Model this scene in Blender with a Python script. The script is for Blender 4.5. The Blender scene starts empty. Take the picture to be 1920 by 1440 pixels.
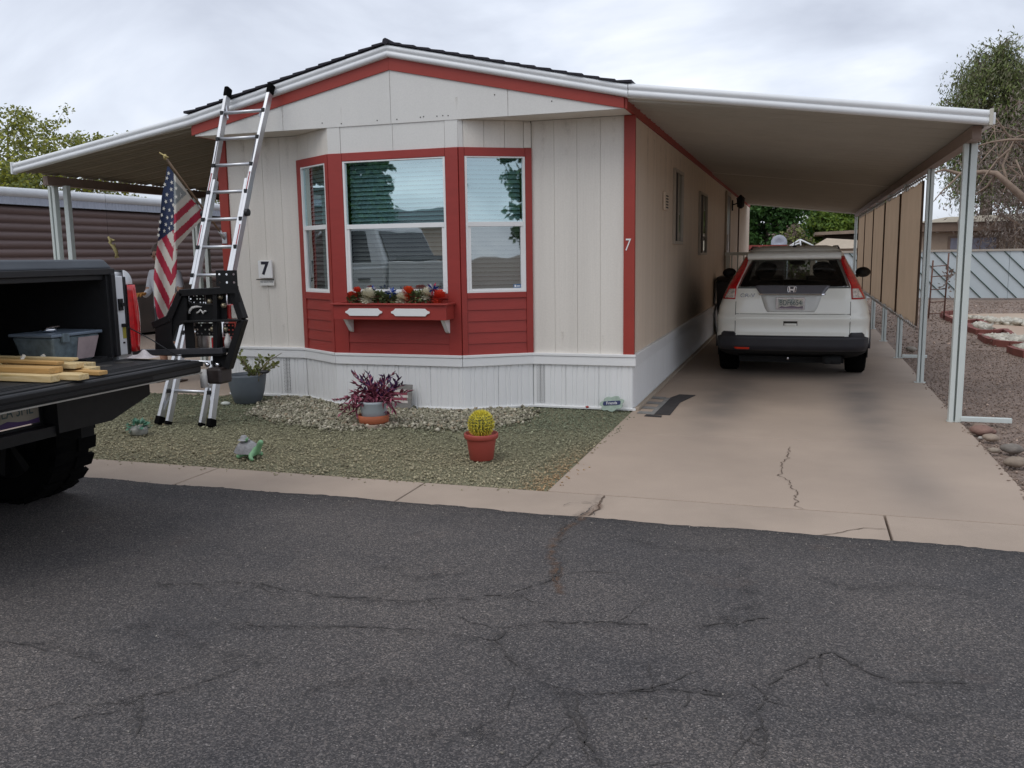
import bpy, math, random
import numpy as np
from mathutils import Vector, Matrix
rnd = random.Random(7)
RNG = np.random.default_rng(11)
S = bpy.context.scene
COL = S.collection
PI = math.pi

# ------------------------------------------------------------------ camera
RX = Vector((0.95072854, 0.30970593, -0.01405271))
UX = Vector((-0.03165658, 0.14206982, 0.98935031))
FX = Vector((-0.30840412, 0.94015871, -0.14487406))
FPX = 1658.49
CAM = Vector((0, 0, 1.5))
cam_d = bpy.data.cameras.new('camera')
cam = bpy.data.objects.new('camera', cam_d)
COL.objects.link(cam)
cam.matrix_world = Matrix(((RX.x, UX.x, -FX.x, 0), (RX.y, UX.y, -FX.y, 0), (RX.z, UX.z, -FX.z, 1.5), (0, 0, 0, 1)))
cam_d.sensor_width = 36
cam_d.lens = 36 * FPX / 1920
cam_d.clip_end = 2000
cam_d.clip_start = 0.05
S.camera = cam

# ------------------------------------------------------------------ world, sun, exposure
W = bpy.data.worlds.new('World')
S.world = W
W.use_nodes = True
nt = W.node_tree
nt.nodes.clear()
def N(t, typ, **k):
    n = t.nodes.new(typ)
    for a, b in k.items():
        setattr(n, a, b)
    return n
SUN_EL, SUN_AZ = math.radians(56), math.radians(205)     # azimuth of the sun measured clockwise from +Y
out = N(nt, 'ShaderNodeOutputWorld')
bg = N(nt, 'ShaderNodeBackground')
bg.inputs['Strength'].default_value = 0.1
sky = N(nt, 'ShaderNodeTexSky', sky_type='NISHITA')
sky.sun_disc = False
sky.sun_elevation = SUN_EL
sky.sun_rotation = SUN_AZ
tc = N(nt, 'ShaderNodeTexCoord')
sep = N(nt, 'ShaderNodeSeparateXYZ')
nt.links.new(tc.outputs['Generated'], sep.inputs[0])
mx = N(nt, 'ShaderNodeMath', operation='MAXIMUM'); mx.inputs[1].default_value = 0.0
nt.links.new(sep.outputs[2], mx.inputs[0])
ad = N(nt, 'ShaderNodeMath', operation='ADD'); ad.inputs[1].default_value = 0.34
nt.links.new(mx.outputs[0], ad.inputs[0])
dv = []
for i in (0, 1):
    d = N(nt, 'ShaderNodeMath', operation='DIVIDE')
    nt.links.new(sep.outputs[i], d.inputs[0]); nt.links.new(ad.outputs[0], d.inputs[1])
    dv.append(d)
cmb = N(nt, 'ShaderNodeCombineXYZ'); cmb.inputs[2].default_value = 3.7
nt.links.new(dv[0].outputs[0], cmb.inputs[0]); nt.links.new(dv[1].outputs[0], cmb.inputs[1])
ns = N(nt, 'ShaderNodeTexNoise'); ns.inputs['Scale'].default_value = 1.55; ns.inputs['Detail'].default_value = 7; ns.inputs['Roughness'].default_value = 0.5
ns.inputs['Distortion'].default_value = 0.4
nt.links.new(cmb.outputs[0], ns.inputs['Vector'])
rp = N(nt, 'ShaderNodeValToRGB')
rp.color_ramp.elements[0].position = 0.41; rp.color_ramp.elements[0].color = (0.50, 0.535, 0.625, 1)
rp.color_ramp.elements[1].position = 0.72; rp.color_ramp.elements[1].color = (0.98, 1.0, 1.03, 1)
e = rp.color_ramp.elements.new(0.56); e.color = (0.69, 0.735, 0.83, 1)
nt.links.new(ns.outputs[0], rp.inputs[0])
sc = N(nt, 'ShaderNodeVectorMath', operation='SCALE'); sc.inputs['Scale'].default_value = 9.6
nt.links.new(rp.outputs[0], sc.inputs[0])
mixw = N(nt, 'ShaderNodeMix', data_type='RGBA'); mixw.inputs[0].default_value = 0.9
nt.links.new(sky.outputs[0], mixw.inputs[6]); nt.links.new(sc.outputs[0], mixw.inputs[7])
nt.links.new(mixw.outputs[2], bg.inputs[0]); nt.links.new(bg.outputs[0], out.inputs[0])

sun_d = bpy.data.lights.new('sun', 'SUN')
sun_d.energy = 0.7
sun_d.angle = math.radians(40)
sun_d.color = (1, 0.96, 0.9)
sun = bpy.data.objects.new('sun', sun_d)
COL.objects.link(sun)
sd = Vector((math.sin(SUN_AZ) * math.cos(SUN_EL), math.cos(SUN_AZ) * math.cos(SUN_EL), math.sin(SUN_EL)))
sun.rotation_euler = sd.to_track_quat('Z', 'Y').to_euler()
sun.location = sd * 30
S.view_settings.view_transform = 'Standard'
S.view_settings.look = 'None'
S.view_settings.exposure = 0.35
S.view_settings.gamma = 1
S.view_settings.use_curve_mapping = False

# ------------------------------------------------------------------ helpers
def at(px, py, x=None, y=None, z=None):
    """a point of the photograph (1920 x 1440) put at its own distance in the place"""
    d = FX + RX * ((px - 960) / FPX) - UX * ((py - 720) / FPX)
    if z is not None: t = (z - 1.5) / d.z
    elif y is not None: t = y / d.y
    else: t = x / d.x
    return CAM + d * t

def mat(name, col, rough=0.7, metal=0.0, var=0.12, vs=6.0, bump=0.0, bs=60.0, spec=0.5, coat=0.0, col2=None, stretch=None, fine=0.0, fs=300.0):
    m = bpy.data.materials.new(name)
    m.use_nodes = True
    t = m.node_tree
    b = t.nodes['Principled BSDF']
    b.inputs['Roughness'].default_value = rough
    b.inputs['Metallic'].default_value = metal
    b.inputs['Specular IOR Level'].default_value = spec
    b.inputs['Coat Weight'].default_value = coat
    c = (*col, 1)
    if var == 0 and bump == 0 and not col2:
        b.inputs['Base Color'].default_value = c
        return m
    g = N(t, 'ShaderNodeNewGeometry')
    mp = N(t, 'ShaderNodeMapping')
    if stretch: mp.inputs['Scale'].default_value = stretch
    t.links.new(g.outputs['Position'], mp.inputs[0])
    n = N(t, 'ShaderNodeTexNoise'); n.inputs['Scale'].default_value = vs; n.inputs['Detail'].default_value = 5; n.inputs['Roughness'].default_value = 0.6
    t.links.new(mp.outputs[0], n.inputs['Vector'])
    r = N(t, 'ShaderNodeValToRGB')
    lo = tuple(max(0, v * (1 - var)) for v in col); hi = tuple(v * (1 + var) for v in (col2 or col))
    r.color_ramp.elements[0].position = 0.3; r.color_ramp.elements[0].color = (*lo, 1)
    r.color_ramp.elements[1].position = 0.7; r.color_ramp.elements[1].color = (*hi, 1)
    t.links.new(n.outputs[0], r.inputs[0])
    src = r.outputs[0]
    if fine > 0:
        n3 = N(t, 'ShaderNodeTexNoise'); n3.inputs['Scale'].default_value = fs; n3.inputs['Detail'].default_value = 2
        t.links.new(g.outputs['Position'], n3.inputs['Vector'])
        r3 = N(t, 'ShaderNodeMapRange'); r3.inputs[1].default_value = 0.3; r3.inputs[2].default_value = 0.7; r3.inputs[3].default_value = 1 - fine; r3.inputs[4].default_value = 1 + fine
        t.links.new(n3.outputs[0], r3.inputs[0])
        mu = N(t, 'ShaderNodeVectorMath', operation='SCALE')
        t.links.new(src, mu.inputs[0]); t.links.new(r3.outputs[0], mu.inputs['Scale'])
        src = mu.outputs[0]
    t.links.new(src, b.inputs['Base Color'])
    if bump > 0:
        n2 = N(t, 'ShaderNodeTexNoise'); n2.inputs['Scale'].default_value = bs; n2.inputs['Detail'].default_value = 4
        t.links.new(mp.outputs[0], n2.inputs['Vector'])
        bp = N(t, 'ShaderNodeBump'); bp.inputs['Strength'].default_value = bump; bp.inputs['Distance'].default_value = 0.01
        t.links.new(n2.outputs[0], bp.inputs['Height'])
        t.links.new(bp.outputs[0], b.inputs['Normal'])
    return m

def attr_mat(name, rough=0.85):
    m = bpy.data.materials.new(name); m.use_nodes = True
    t = m.node_tree; b = t.nodes['Principled BSDF']; b.inputs['Roughness'].default_value = rough
    b.inputs['Specular IOR Level'].default_value = 0.3
    a = N(t, 'ShaderNodeAttribute', attribute_name='tint')
    t.links.new(a.outputs['Color'], b.inputs['Base Color'])
    return m

def glass_mat(name, refl, tint, trans):
    """window glass: a share of mirror reflection over a tinted see-through pane"""
    m = bpy.data.materials.new(name); m.use_nodes = True
    t = m.node_tree; t.nodes.clear()
    o = N(t, 'ShaderNodeOutputMaterial'); mixs = N(t, 'ShaderNodeMixShader')
    g = N(t, 'ShaderNodeBsdfGlossy'); g.inputs['Roughness'].default_value = 0.015; g.inputs['Color'].default_value = (*tint, 1)
    tr = N(t, 'ShaderNodeBsdfTransparent'); tr.inputs['Color'].default_value = (*trans, 1)
    lw = N(t, 'ShaderNodeLayerWeight'); lw.inputs['Blend'].default_value = 0.5
    mr = N(t, 'ShaderNodeMapRange'); mr.inputs[3].default_value = refl; mr.inputs[4].default_value = 1.0
    pw = N(t, 'ShaderNodeMath', operation='POWER'); pw.inputs[1].default_value = 4
    t.links.new(lw.outputs['Facing'], pw.inputs[0]); t.links.new(pw.outputs[0], mr.inputs[0])
    nz = N(t, 'ShaderNodeTexNoise'); nz.inputs['Scale'].default_value = 2.2
    gg = N(t, 'ShaderNodeNewGeometry'); t.links.new(gg.outputs['Position'], nz.inputs['Vector'])
    bp = N(t, 'ShaderNodeBump'); bp.inputs['Strength'].default_value = 0.02; bp.inputs['Distance'].default_value = 0.05
    t.links.new(nz.outputs[0], bp.inputs['Height']); t.links.new(bp.outputs[0], g.inputs['Normal'])
    t.links.new(mr.outputs[0], mixs.inputs[0]); t.links.new(tr.outputs[0], mixs.inputs[1]); t.links.new(g.outputs[0], mixs.inputs[2])
    t.links.new(mixs.outputs[0], o.inputs[0])
    return m

BASE = {}
def base(o): return BASE.get(o.name, Vector((0, 0, 0))) if o else Vector((0, 0, 0))
def tag(o, label=None, cat=None, group=None, kind=None):
    if label: o['label'] = label
    if cat: o['category'] = cat
    if group: o['group'] = group
    if kind: o['kind'] = kind
    return o
def thing(name, label, cat, loc=(0, 0, 0), group=None, kind=None):
    o = bpy.data.objects.new(name, None)
    o.empty_display_size = 0.1
    COL.objects.link(o); o.location = loc
    BASE[o.name] = Vector(loc)
    return tag(o, label, cat, group, kind)
def dup(root, off, label=None):
    r = root.copy(); COL.objects.link(r); r.location = root.location + Vector(off); BASE[r.name] = r.location.copy()
    if label: r['label'] = label
    for ch in list(root.children):
        c = ch.copy(); COL.objects.link(c); c.parent = r
        for g in list(ch.children):
            q = g.copy(); COL.objects.link(q); q.parent = c
    return r
def link_mesh(name, me, parent=None, b=None):
    o = bpy.data.objects.new(name, me); COL.objects.link(o)
    if parent:
        o.parent = parent
        BASE[o.name] = base(parent) if b is None else b
    return o

class MB:
    def __init__(s): s.v = []; s.f = []; s.m = []; s.sm = []
    def add(s, vs, fs, m=0, smooth=False):
        o = len(s.v); s.v += [tuple(p) for p in vs]
        for f in fs:
            s.f.append(tuple(i + o for i in f)); s.m.append(m); s.sm.append(smooth)
        return s
    def box(s, x0, x1, y0, y1, z0, z1, m=0):
        vs = [(x0, y0, z0), (x1, y0, z0), (x1, y1, z0), (x0, y1, z0), (x0, y0, z1), (x1, y0, z1), (x1, y1, z1), (x0, y1, z1)]
        return s.add(vs, [(0, 3, 2, 1), (4, 5, 6, 7), (0, 1, 5, 4), (1, 2, 6, 5), (2, 3, 7, 6), (3, 0, 4, 7)], m)
    def hexa(s, p, m=0):
        return s.add(p, [(0, 3, 2, 1), (4, 5, 6, 7), (0, 1, 5, 4), (1, 2, 6, 5), (2, 3, 7, 6), (3, 0, 4, 7)], m)
    def bar(s, a, b, w, h, up=(0, 0, 1), m=0):
        a = Vector(a); b = Vector(b); d = (b - a).normalized(); up = Vector(up)
        r = d.cross(up)
        if r.length < 1e-4: r = d.cross(Vector((0, 1, 0)))
        r.normalize(); u = r.cross(d)
        q = [a - r * w / 2 - u * h / 2, a + r * w / 2 - u * h / 2, b + r * w / 2 - u * h / 2, b - r * w / 2 - u * h / 2,
             a - r * w / 2 + u * h / 2, a + r * w / 2 + u * h / 2, b + r * w / 2 + u * h / 2, b - r * w / 2 + u * h / 2]
        return s.hexa(q, m)
    def tube(s, pts, rad, n=8, m=0, cap=True):
        pts = [Vector(p) for p in pts]
        if not hasattr(rad, '__len__'): rad = [rad] * len(pts)
        vs = []; prev = None
        for i, p in enumerate(pts):
            d = (pts[min(i + 1, len(pts) - 1)] - pts[max(i - 1, 0)])
            d = d.normalized() if d.length > 1e-9 else Vector((0, 0, 1))
            if prev is None:
                r = d.cross(Vector((0, 0, 1)))
                if r.length < 0.05: r = d.cross(Vector((1, 0, 0)))
            else: r = prev - d * prev.dot(d)
            r.normalize(); prev = r; u = r.cross(d)
            for k in range(n):
                a = 2 * PI * k / n
                vs.append(p + (r * math.cos(a) + u * math.sin(a)) * rad[i])
        fs = []
        for i in range(len(pts) - 1):
            for k in range(n):
                k2 = (k + 1) % n
                fs.append((i * n + k, i * n + k2, (i + 1) * n + k2, (i + 1) * n + k))
        s.add(vs, fs, m, True)
        if cap:
            o = len(s.v) - len(vs); L = (len(pts) - 1) * n
            s.f.append(tuple(o + k for k in reversed(range(n)))); s.m.append(m); s.sm.append(False)
            s.f.append(tuple(o + L + k for k in range(n))); s.m.append(m); s.sm.append(False)
        return s
    def lathe(s, prof, c, n=24, m=0, axis='z', smooth=True, fn=None):
        vs = []; c = Vector(c)
        for (r, h) in prof:
            for k in range(n):
                a = 2 * PI * k / n
                rr = r * (fn(a, h) if fn else 1)
                if axis == 'z': p = (c.x + rr * math.cos(a), c.y + rr * math.sin(a), c.z + h)
                elif axis == 'y': p = (c.x + rr * math.cos(a), c.y + h, c.z + rr * math.sin(a))
                else: p = (c.x + h, c.y + rr * math.cos(a), c.z + rr * math.sin(a))
                vs.append(p)
        fs = []
        for i in range(len(prof) - 1):
            for k in range(n):
                k2 = (k + 1) % n
                fs.append((i * n + k, i * n + k2, (i + 1) * n + k2, (i + 1) * n + k))
        return s.add(vs, fs, m, smooth)
    def prism(s, poly, fn, d0, d1, m=0):
        """2-D outline -> solid; fn(a, b, d) gives the point at depth d"""
        n = len(poly)
        vs = [fn(a, b, d0) for a, b in poly] + [fn(a, b, d1) for a, b in poly]
        fs = [tuple(range(n)), tuple(reversed(range(n, 2 * n)))] + [(i, i + n, (i + 1) % n + n, (i + 1) % n) for i in range(n)]
        return s.add(vs, fs, m)
    def sheet(s, fn, us, vs_, m=0, smooth=True):
        V = [fn(u, v) for v in vs_ for u in us]; nu = len(us)
        F = [(j * nu + i, j * nu + i + 1, (j + 1) * nu + i + 1, (j + 1) * nu + i) for j in range(len(vs_) - 1) for i in range(nu - 1)]
        return s.add(V, F, m, smooth)
    def ball(s, c, r, n=12, k=8, m=0):
        if not hasattr(r, '__len__'): r = (r, r, r)
        V = []; F = []
        for j in range(k + 1):
            t = PI * j / k
            for i in range(n):
                a = 2 * PI * i / n
                V.append((c[0] + r[0] * math.sin(t) * math.cos(a), c[1] + r[1] * math.sin(t) * math.sin(a), c[2] + r[2] * math.cos(t)))
        for j in range(k):
            for i in range(n):
                F.append((j * n + i, (j + 1) * n + i, (j + 1) * n + (i + 1) % n, j * n + (i + 1) % n))
        return s.add(V, F, m, True)
    def mesh(s, name, mats, off=(0, 0, 0)):
        me = bpy.data.meshes.new(name)
        off = Vector(off)
        me.from_pydata([Vector(p) - off for p in s.v], [], s.f)
        for q in (mats if isinstance(mats, (list, tuple)) else [mats]): me.materials.append(q)
        me.polygons.foreach_set('material_index', s.m)
        me.polygons.foreach_set('use_smooth', s.sm)
        me.update()
        return me
    def build(s, name, mats, parent=None, bevel=0, label=None, kind=None, recalc=False, at=None):
        b = Vector(at) if at is not None else base(parent)
        me = s.mesh(name, mats, b)
        if recalc:
            import bmesh
            bm = bmesh.new(); bm.from_mesh(me); bmesh.ops.recalc_face_normals(bm, faces=bm.faces); bm.to_mesh(me); bm.free()
        o = link_mesh(name, me, parent, b)
        if at is not None:
            o.location = b - base(parent)
        if bevel:
            md = o.modifiers.new('bevel', 'BEVEL'); md.width = bevel; md.segments = 2; md.limit_method = 'ANGLE'; md.angle_limit = math.radians(50)
        if label: o['label'] = label
        if kind: o['kind'] = kind
        return o

class FR:
    """a vertical wall plane: u runs from a to b, d points out of the wall to its front (left-hand side of a->b turned towards -y)"""
    def __init__(s, a, b):
        s.a = Vector((a[0], a[1], 0)); t = Vector((b[0] - a[0], b[1] - a[1], 0)); s.L = t.length; s.t = t.normalized()
        s.n = Vector((s.t.y, -s.t.x, 0))
    def p(s, u, z, d=0): return s.a + s.t * u + s.n * d + Vector((0, 0, z))
    def box(s, mb, u0, u1, z0, z1, d0, d1, m=0):
        p = s.p
        return mb.hexa([p(u0, z0, d1), p(u1, z0, d1), p(u1, z0, d0), p(u0, z0, d0), p(u0, z1, d1), p(u1, z1, d1), p(u1, z1, d0), p(u0, z1, d0)], m)

def np_obj(name, V, F, mats, parent=None, tint=None, mi=None, kind=None, smooth=False):
    V = np.asarray(V, float); F = np.asarray(F)
    b = base(parent)
    me = bpy.data.meshes.new(name)
    me.vertices.add(len(V)); me.vertices.foreach_set('co', (V - np.array(b)).astype(np.float32).ravel())
    k = F.shape[1]
    me.loops.add(F.size); me.loops.foreach_set('vertex_index', F.astype(np.int32).ravel())
    me.polygons.add(len(F)); me.polygons.foreach_set('loop_start', np.arange(0, F.size, k, dtype=np.int32))
    for q in (mats if isinstance(mats, (list, tuple)) else [mats]): me.materials.append(q)
    if mi is not None: me.polygons.foreach_set('material_index', np.asarray(mi, np.int32))
    if smooth: me.polygons.foreach_set('use_smooth', np.ones(len(F), bool))
    me.update(calc_edges=True)
    if tint is not None:
        a = me.color_attributes.new('tint', 'FLOAT_COLOR', 'POINT')
        T = np.ones((len(V), 4), np.float32); T[:, :3] = tint
        a.data.foreach_set('color', T.ravel())
    me.validate()
    o = link_mesh(name, me, parent)
    if kind: o['kind'] = kind
    return o

def text(name, s, size, origin, right, up, m, parent=None, ext=0.001, align='CENTER', shear=0.0, sx=1.0, bold=0.0):
    c = bpy.data.curves.new(name, 'FONT'); c.body = s; c.size = size; c.extrude = ext; c.align_x = align; c.align_y = 'CENTER'; c.shear = shear; c.offset = bold
    o = bpy.data.objects.new(name, c); COL.objects.link(o)
    dg = bpy.context.evaluated_depsgraph_get()
    me = bpy.data.meshes.new_from_object(o.evaluated_get(dg))
    bpy.data.objects.remove(o)
    r = Vector(right).normalized(); u = Vector(up); u = (u - r * u.dot(r)).normalized(); n = r.cross(u)
    M = Matrix(((r.x * sx, u.x, n.x, origin[0]), (r.y * sx, u.y, n.y, origin[1]), (r.z * sx, u.z, n.z, origin[2]), (0, 0, 0, 1)))
    b = base(parent)
    me.transform(Matrix.Translation(-b) @ M)
    me.materials.clear(); me.materials.append(m)
    return link_mesh(name, me, parent)

def chips(n, pts, size, tintfn, name, m, parent=None, kind='stuff', zf=0.0, flat=0.6):
    """n small stones (squashed octahedra, turned at random) at the given points"""
    n = len(pts)
    o = np.array([[1, 0, 0], [-1, 0, 0], [0, 1, 0], [0, -1, 0], [0, 0, 1], [0, 0, -1]], float)
    f = np.array([[0, 2, 4], [2, 1, 4], [1, 3, 4], [3, 0, 4], [2, 0, 5], [1, 2, 5], [3, 1, 5], [0, 3, 5]])
    sc = size[0] + (size[1] - size[0]) * RNG.random(n) ** 1.6
    ax = np.stack([sc * (0.7 + 0.6 * RNG.random(n)), sc * (0.6 + 0.5 * RNG.random(n)), sc * flat * (0.7 + 0.6 * RNG.random(n))], 1)
    v = o[None] * ax[:, None] * (0.8 + 0.4 * RNG.random((n, 6, 1)))
    a = RNG.random(n) * 2 * PI; b = (RNG.random(n) - 0.5) * 1.2
    ca, sa, cb, sb = np.cos(a), np.sin(a), np.cos(b), np.sin(b)
    x = v[..., 0] * cb[:, None] + v[..., 2] * sb[:, None]; z = -v[..., 0] * sb[:, None] + v[..., 2] * cb[:, None]; y = v[..., 1]
    X = x * ca[:, None] - y * sa[:, None]; Y = x * sa[:, None] + y * ca[:, None]
    P = np.asarray(pts, float)
    V = np.stack([X + P[:, 0:1], Y + P[:, 1:2], z + P[:, 2:3]], 2).reshape(-1, 3)
    Fc = (f[None] + (np.arange(n) * 6)[:, None, None]).reshape(-1, 3)
    T = np.repeat(tintfn(P), 6, axis=0)
    return np_obj(name, V, Fc, m, parent, tint=T, kind=kind)

def inpoly(P, poly):
    x, y = P[:, 0], P[:, 1]; r = np.zeros(len(P), bool); n = len(poly); j = n - 1
    for i in range(n):
        xi, yi = poly[i]; xj, yj = poly[j]
        c = ((yi > y) != (yj > y)) & (x < (xj - xi) * (y - yi) / (yj - yi + 1e-12) + xi)
        r ^= c; j = i
    return r

# ------------------------------------------------------------------ materials
M = {}
M['white'] = mat('white_paint', (0.70, 0.69, 0.655), 0.6, var=0.045, vs=1.5, bump=0.1, bs=40, stretch=(1, 1, 0.25), fine=0.03, fs=80)
M['cream'] = mat('cream_siding', (0.72, 0.68, 0.615), 0.6, var=0.05, vs=2.0, bump=0.25, bs=25, stretch=(3, 3, 0.12), fine=0.03, fs=60)
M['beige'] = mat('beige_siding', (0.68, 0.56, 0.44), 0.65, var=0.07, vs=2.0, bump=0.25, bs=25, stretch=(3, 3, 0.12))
M['red'] = mat('red_paint', (0.315, 0.034, 0.026), 0.5, var=0.07, vs=4, bump=0.12, bs=60, stretch=(1, 1, 3))
M['rededge'] = mat('red_trim_paint', (0.33, 0.038, 0.024), 0.5, var=0.08, vs=3, bump=0.1, bs=50)
M['skirt'] = mat('white_skirting', (0.79, 0.79, 0.78), 0.45, var=0.015, vs=2.5, stretch=(1, 1, 0.3))
M['fascia'] = mat('white_metal_fascia', (0.78, 0.80, 0.81), 0.35, var=0.05, vs=3)
M['vinyl'] = mat('white_vinyl_frame', (0.8, 0.8, 0.79), 0.4, var=0.03)
M['pan'] = mat('awning_underside', (0.66, 0.635, 0.57), 0.5, var=0.08, vs=1.2)
M['panshade'] = mat('panel_rib_shade', (0.50, 0.475, 0.42), 0.7, var=0.05, vs=2)  # darker tone for beads and seams: rib shading put into the colour
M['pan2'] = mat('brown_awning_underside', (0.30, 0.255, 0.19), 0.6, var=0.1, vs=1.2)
M['post'] = mat('pale_grey_post', (0.62, 0.67, 0.64), 0.45, var=0.06, vs=3)
M['beam'] = mat('brown_beam', (0.30, 0.22, 0.18), 0.5, var=0.1)
M['shingle'] = mat('dark_shingle', (0.028, 0.026, 0.035), 0.9, var=0.35, vs=40, bump=0.3, bs=200)
M['blind'] = mat('white_blind', (0.82, 0.85, 0.85), 0.5, var=0.03)
M['dark'] = mat('dark_void', (0.012, 0.012, 0.012), 0.9, var=0)
M['gap'] = mat('shadow_gap', (0.05, 0.045, 0.04), 0.9, var=0)
M['groove'] = mat('siding_groove', (0.70, 0.665, 0.60), 0.8, var=0)
M['black'] = mat('black_plastic', (0.013, 0.013, 0.0145), 0.5, var=0.2, vs=12)
M['blacksteel'] = mat('black_powder_coat', (0.009, 0.009, 0.0095), 0.5, spec=0.3, var=0.25, vs=20)
M['rubber'] = mat('tyre_rubber', (0.004, 0.004, 0.004), 0.95, spec=0.08, var=0.3, vs=20)
M['alu'] = mat('aluminium', (0.60, 0.61, 0.63), 0.38, metal=0.8, var=0.06, vs=5)
M['chrome'] = mat('chrome', (0.82, 0.82, 0.84), 0.12, metal=1, var=0)
M['screen'] = mat('brown_shade_cloth', (0.38, 0.28, 0.19), 0.85, var=0.06, vs=3, bump=0.2, bs=300)
def add_translucent(m, f, tint=1.0):
    t = m.node_tree; b = t.nodes['Principled BSDF']; tr = N(t, 'ShaderNodeBsdfTranslucent'); ms = N(t, 'ShaderNodeMixShader'); ms.inputs[0].default_value = f
    src = b.inputs['Base Color'].links[0].from_socket; sc_ = N(t, 'ShaderNodeVectorMath', operation='SCALE'); sc_.inputs['Scale'].default_value = tint; t.links.new(src, sc_.inputs[0]); t.links.new(sc_.outputs[0], tr.inputs[0])
    o = [n for n in t.nodes if n.type == 'OUTPUT_MATERIAL'][0]; t.links.new(b.outputs[0], ms.inputs[1]); t.links.new(tr.outputs[0], ms.inputs[2]); t.links.new(ms.outputs[0], o.inputs[0]); return m
add_translucent(M['screen'], 0.55, 1.8)
M['seam'] = mat('dark_brown_seam', (0.10, 0.06, 0.035), 0.8, var=0.1)
M['concrete'] = mat('concrete', (0.38, 0.31, 0.24), 0.85, var=0.12, vs=1.1, bump=0.15, bs=120, fine=0.08, fs=160)
M['glass'] = glass_mat('upper_glass', 0.62, (0.74, 0.90, 0.91), (0.66, 0.90, 0.92))
M['glass2'] = glass_mat('screened_glass', 0.40, (0.78, 0.85, 0.86), (0.42, 0.44, 0.43))
# ================================================================== GROUND
def ground_mat():
    return mat('dirt', (0.23, 0.175, 0.135), 0.95, var=0.2, vs=0.6, bump=0.5, bs=30, fine=0.35, fs=45)
mb = MB(); mb.box(-420, 420, -420, 420, -0.3, -0.06)
g = mb.build('ground', ground_mat()); tag(g, kind='structure')

def asphalt_mat():
    m = bpy.data.materials.new('asphalt'); m.use_nodes = True
    t = m.node_tree; b = t.nodes['Principled BSDF']; b.inputs['Roughness'].default_value = 0.88; b.inputs['Specular IOR Level'].default_value = 0.3
    g = N(t, 'ShaderNodeNewGeometry')
    def noise(s, d=4, r=0.6):
        n = N(t, 'ShaderNodeTexNoise'); n.inputs['Scale'].default_value = s; n.inputs['Detail'].default_value = d; n.inputs['Roughness'].default_value = r
        t.links.new(g.outputs['Position'], n.inputs['Vector']); return n
    big = noise(0.75, 5)
    r = N(t, 'ShaderNodeValToRGB')
    r.color_ramp.elements[0].position = 0.32; r.color_ramp.elements[0].color = (0.072, 0.069, 0.070, 1)
    r.color_ramp.elements[1].position = 0.7; r.color_ramp.elements[1].color = (0.130, 0.117, 0.108, 1)
    t.links.new(big.outputs[0], r.inputs[0])
    # aggregate: pale, warm and dark stones, each cell its own tone
    def agg(scale, lo):
        v = N(t, 'ShaderNodeTexVoronoi'); v.inputs['Scale'].default_value = scale
        t.links.new(g.outputs['Position'], v.inputs['Vector'])
        s = N(t, 'ShaderNodeSeparateColor'); t.links.new(v.outputs['Color'], s.inputs[0])
        return v, s
    v1, s1 = agg(190, 0)
    rr = N(t, 'ShaderNodeValToRGB'); rr.color_ramp.interpolation = 'CONSTANT'
    cs = [(0, (0.55, 0.55, 0.57)), (0.35, (0.8, 0.8, 0.8)), (0.62, (1.15, 1.12, 1.12)), (0.82, (1.6, 1.5, 1.42)), (0.95, (1.9, 1.85, 1.8)), (0.992, (2.8, 2.7, 2.6))]
    rr.color_ramp.elements[0].position = 0; rr.color_ramp.elements[0].color = (*cs[0][1], 1)
    rr.color_ramp.elements[1].position = cs[1][0]; rr.color_ramp.elements[1].color = (*cs[1][1], 1)
    for p, c in cs[2:]:
        e = rr.color_ramp.elements.new(p); e.color = (*c, 1)
    t.links.new(s1.outputs[0], rr.inputs[0])
    mu = N(t, 'ShaderNodeVectorMath', operation='MULTIPLY')
    t.links.new(r.outputs[0], mu.inputs[0]); t.links.new(rr.outputs[0], mu.inputs[1])
    # faint rusty patches
    rust = noise(1.7, 6, 0.7); rr2 = N(t, 'ShaderNodeMapRange'); rr2.inputs[1].default_value = 0.6; rr2.inputs[2].default_value = 0.78; rr2.inputs[4].default_value = 0.35
    t.links.new(rust.outputs[0], rr2.inputs[0])
    mi = N(t, 'ShaderNodeMix', data_type='RGBA'); mi.inputs[7].default_value = (0.13, 0.085, 0.065, 1)
    t.links.new(rr2.outputs[0], mi.inputs[0]); t.links.new(mu.outputs[0], mi.inputs[6])
    # oily darker band along the road edge and where cars stand
    sp = N(t, 'ShaderNodeSeparateXYZ'); t.links.new(g.outputs['Position'], sp.inputs[0])
    ed = N(t, 'ShaderNodeMapRange'); ed.inputs[1].default_value = 4.35; ed.inputs[2].default_value = 4.78; ed.inputs[3].default_value = 1.0; ed.inputs[4].default_value = 0.72
    t.links.new(sp.outputs[1], ed.inputs[0])
    m2 = N(t, 'ShaderNodeVectorMath', operation='SCALE'); t.links.new(mi.outputs[2], m2.inputs[0]); t.links.new(ed.outputs[0], m2.inputs['Scale'])
    t.links.new(m2.outputs[0], b.inputs['Base Color'])
    bp = N(t, 'ShaderNodeBump'); bp.inputs['Strength'].default_value = 0.55; bp.inputs['Distance'].default_value = 0.006
    t.links.new(v1.outputs['Distance'], bp.inputs['Height']); t.links.new(bp.outputs[0], b.inputs['Normal'])
    return m
M['asphalt'] = asphalt_mat()
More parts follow.
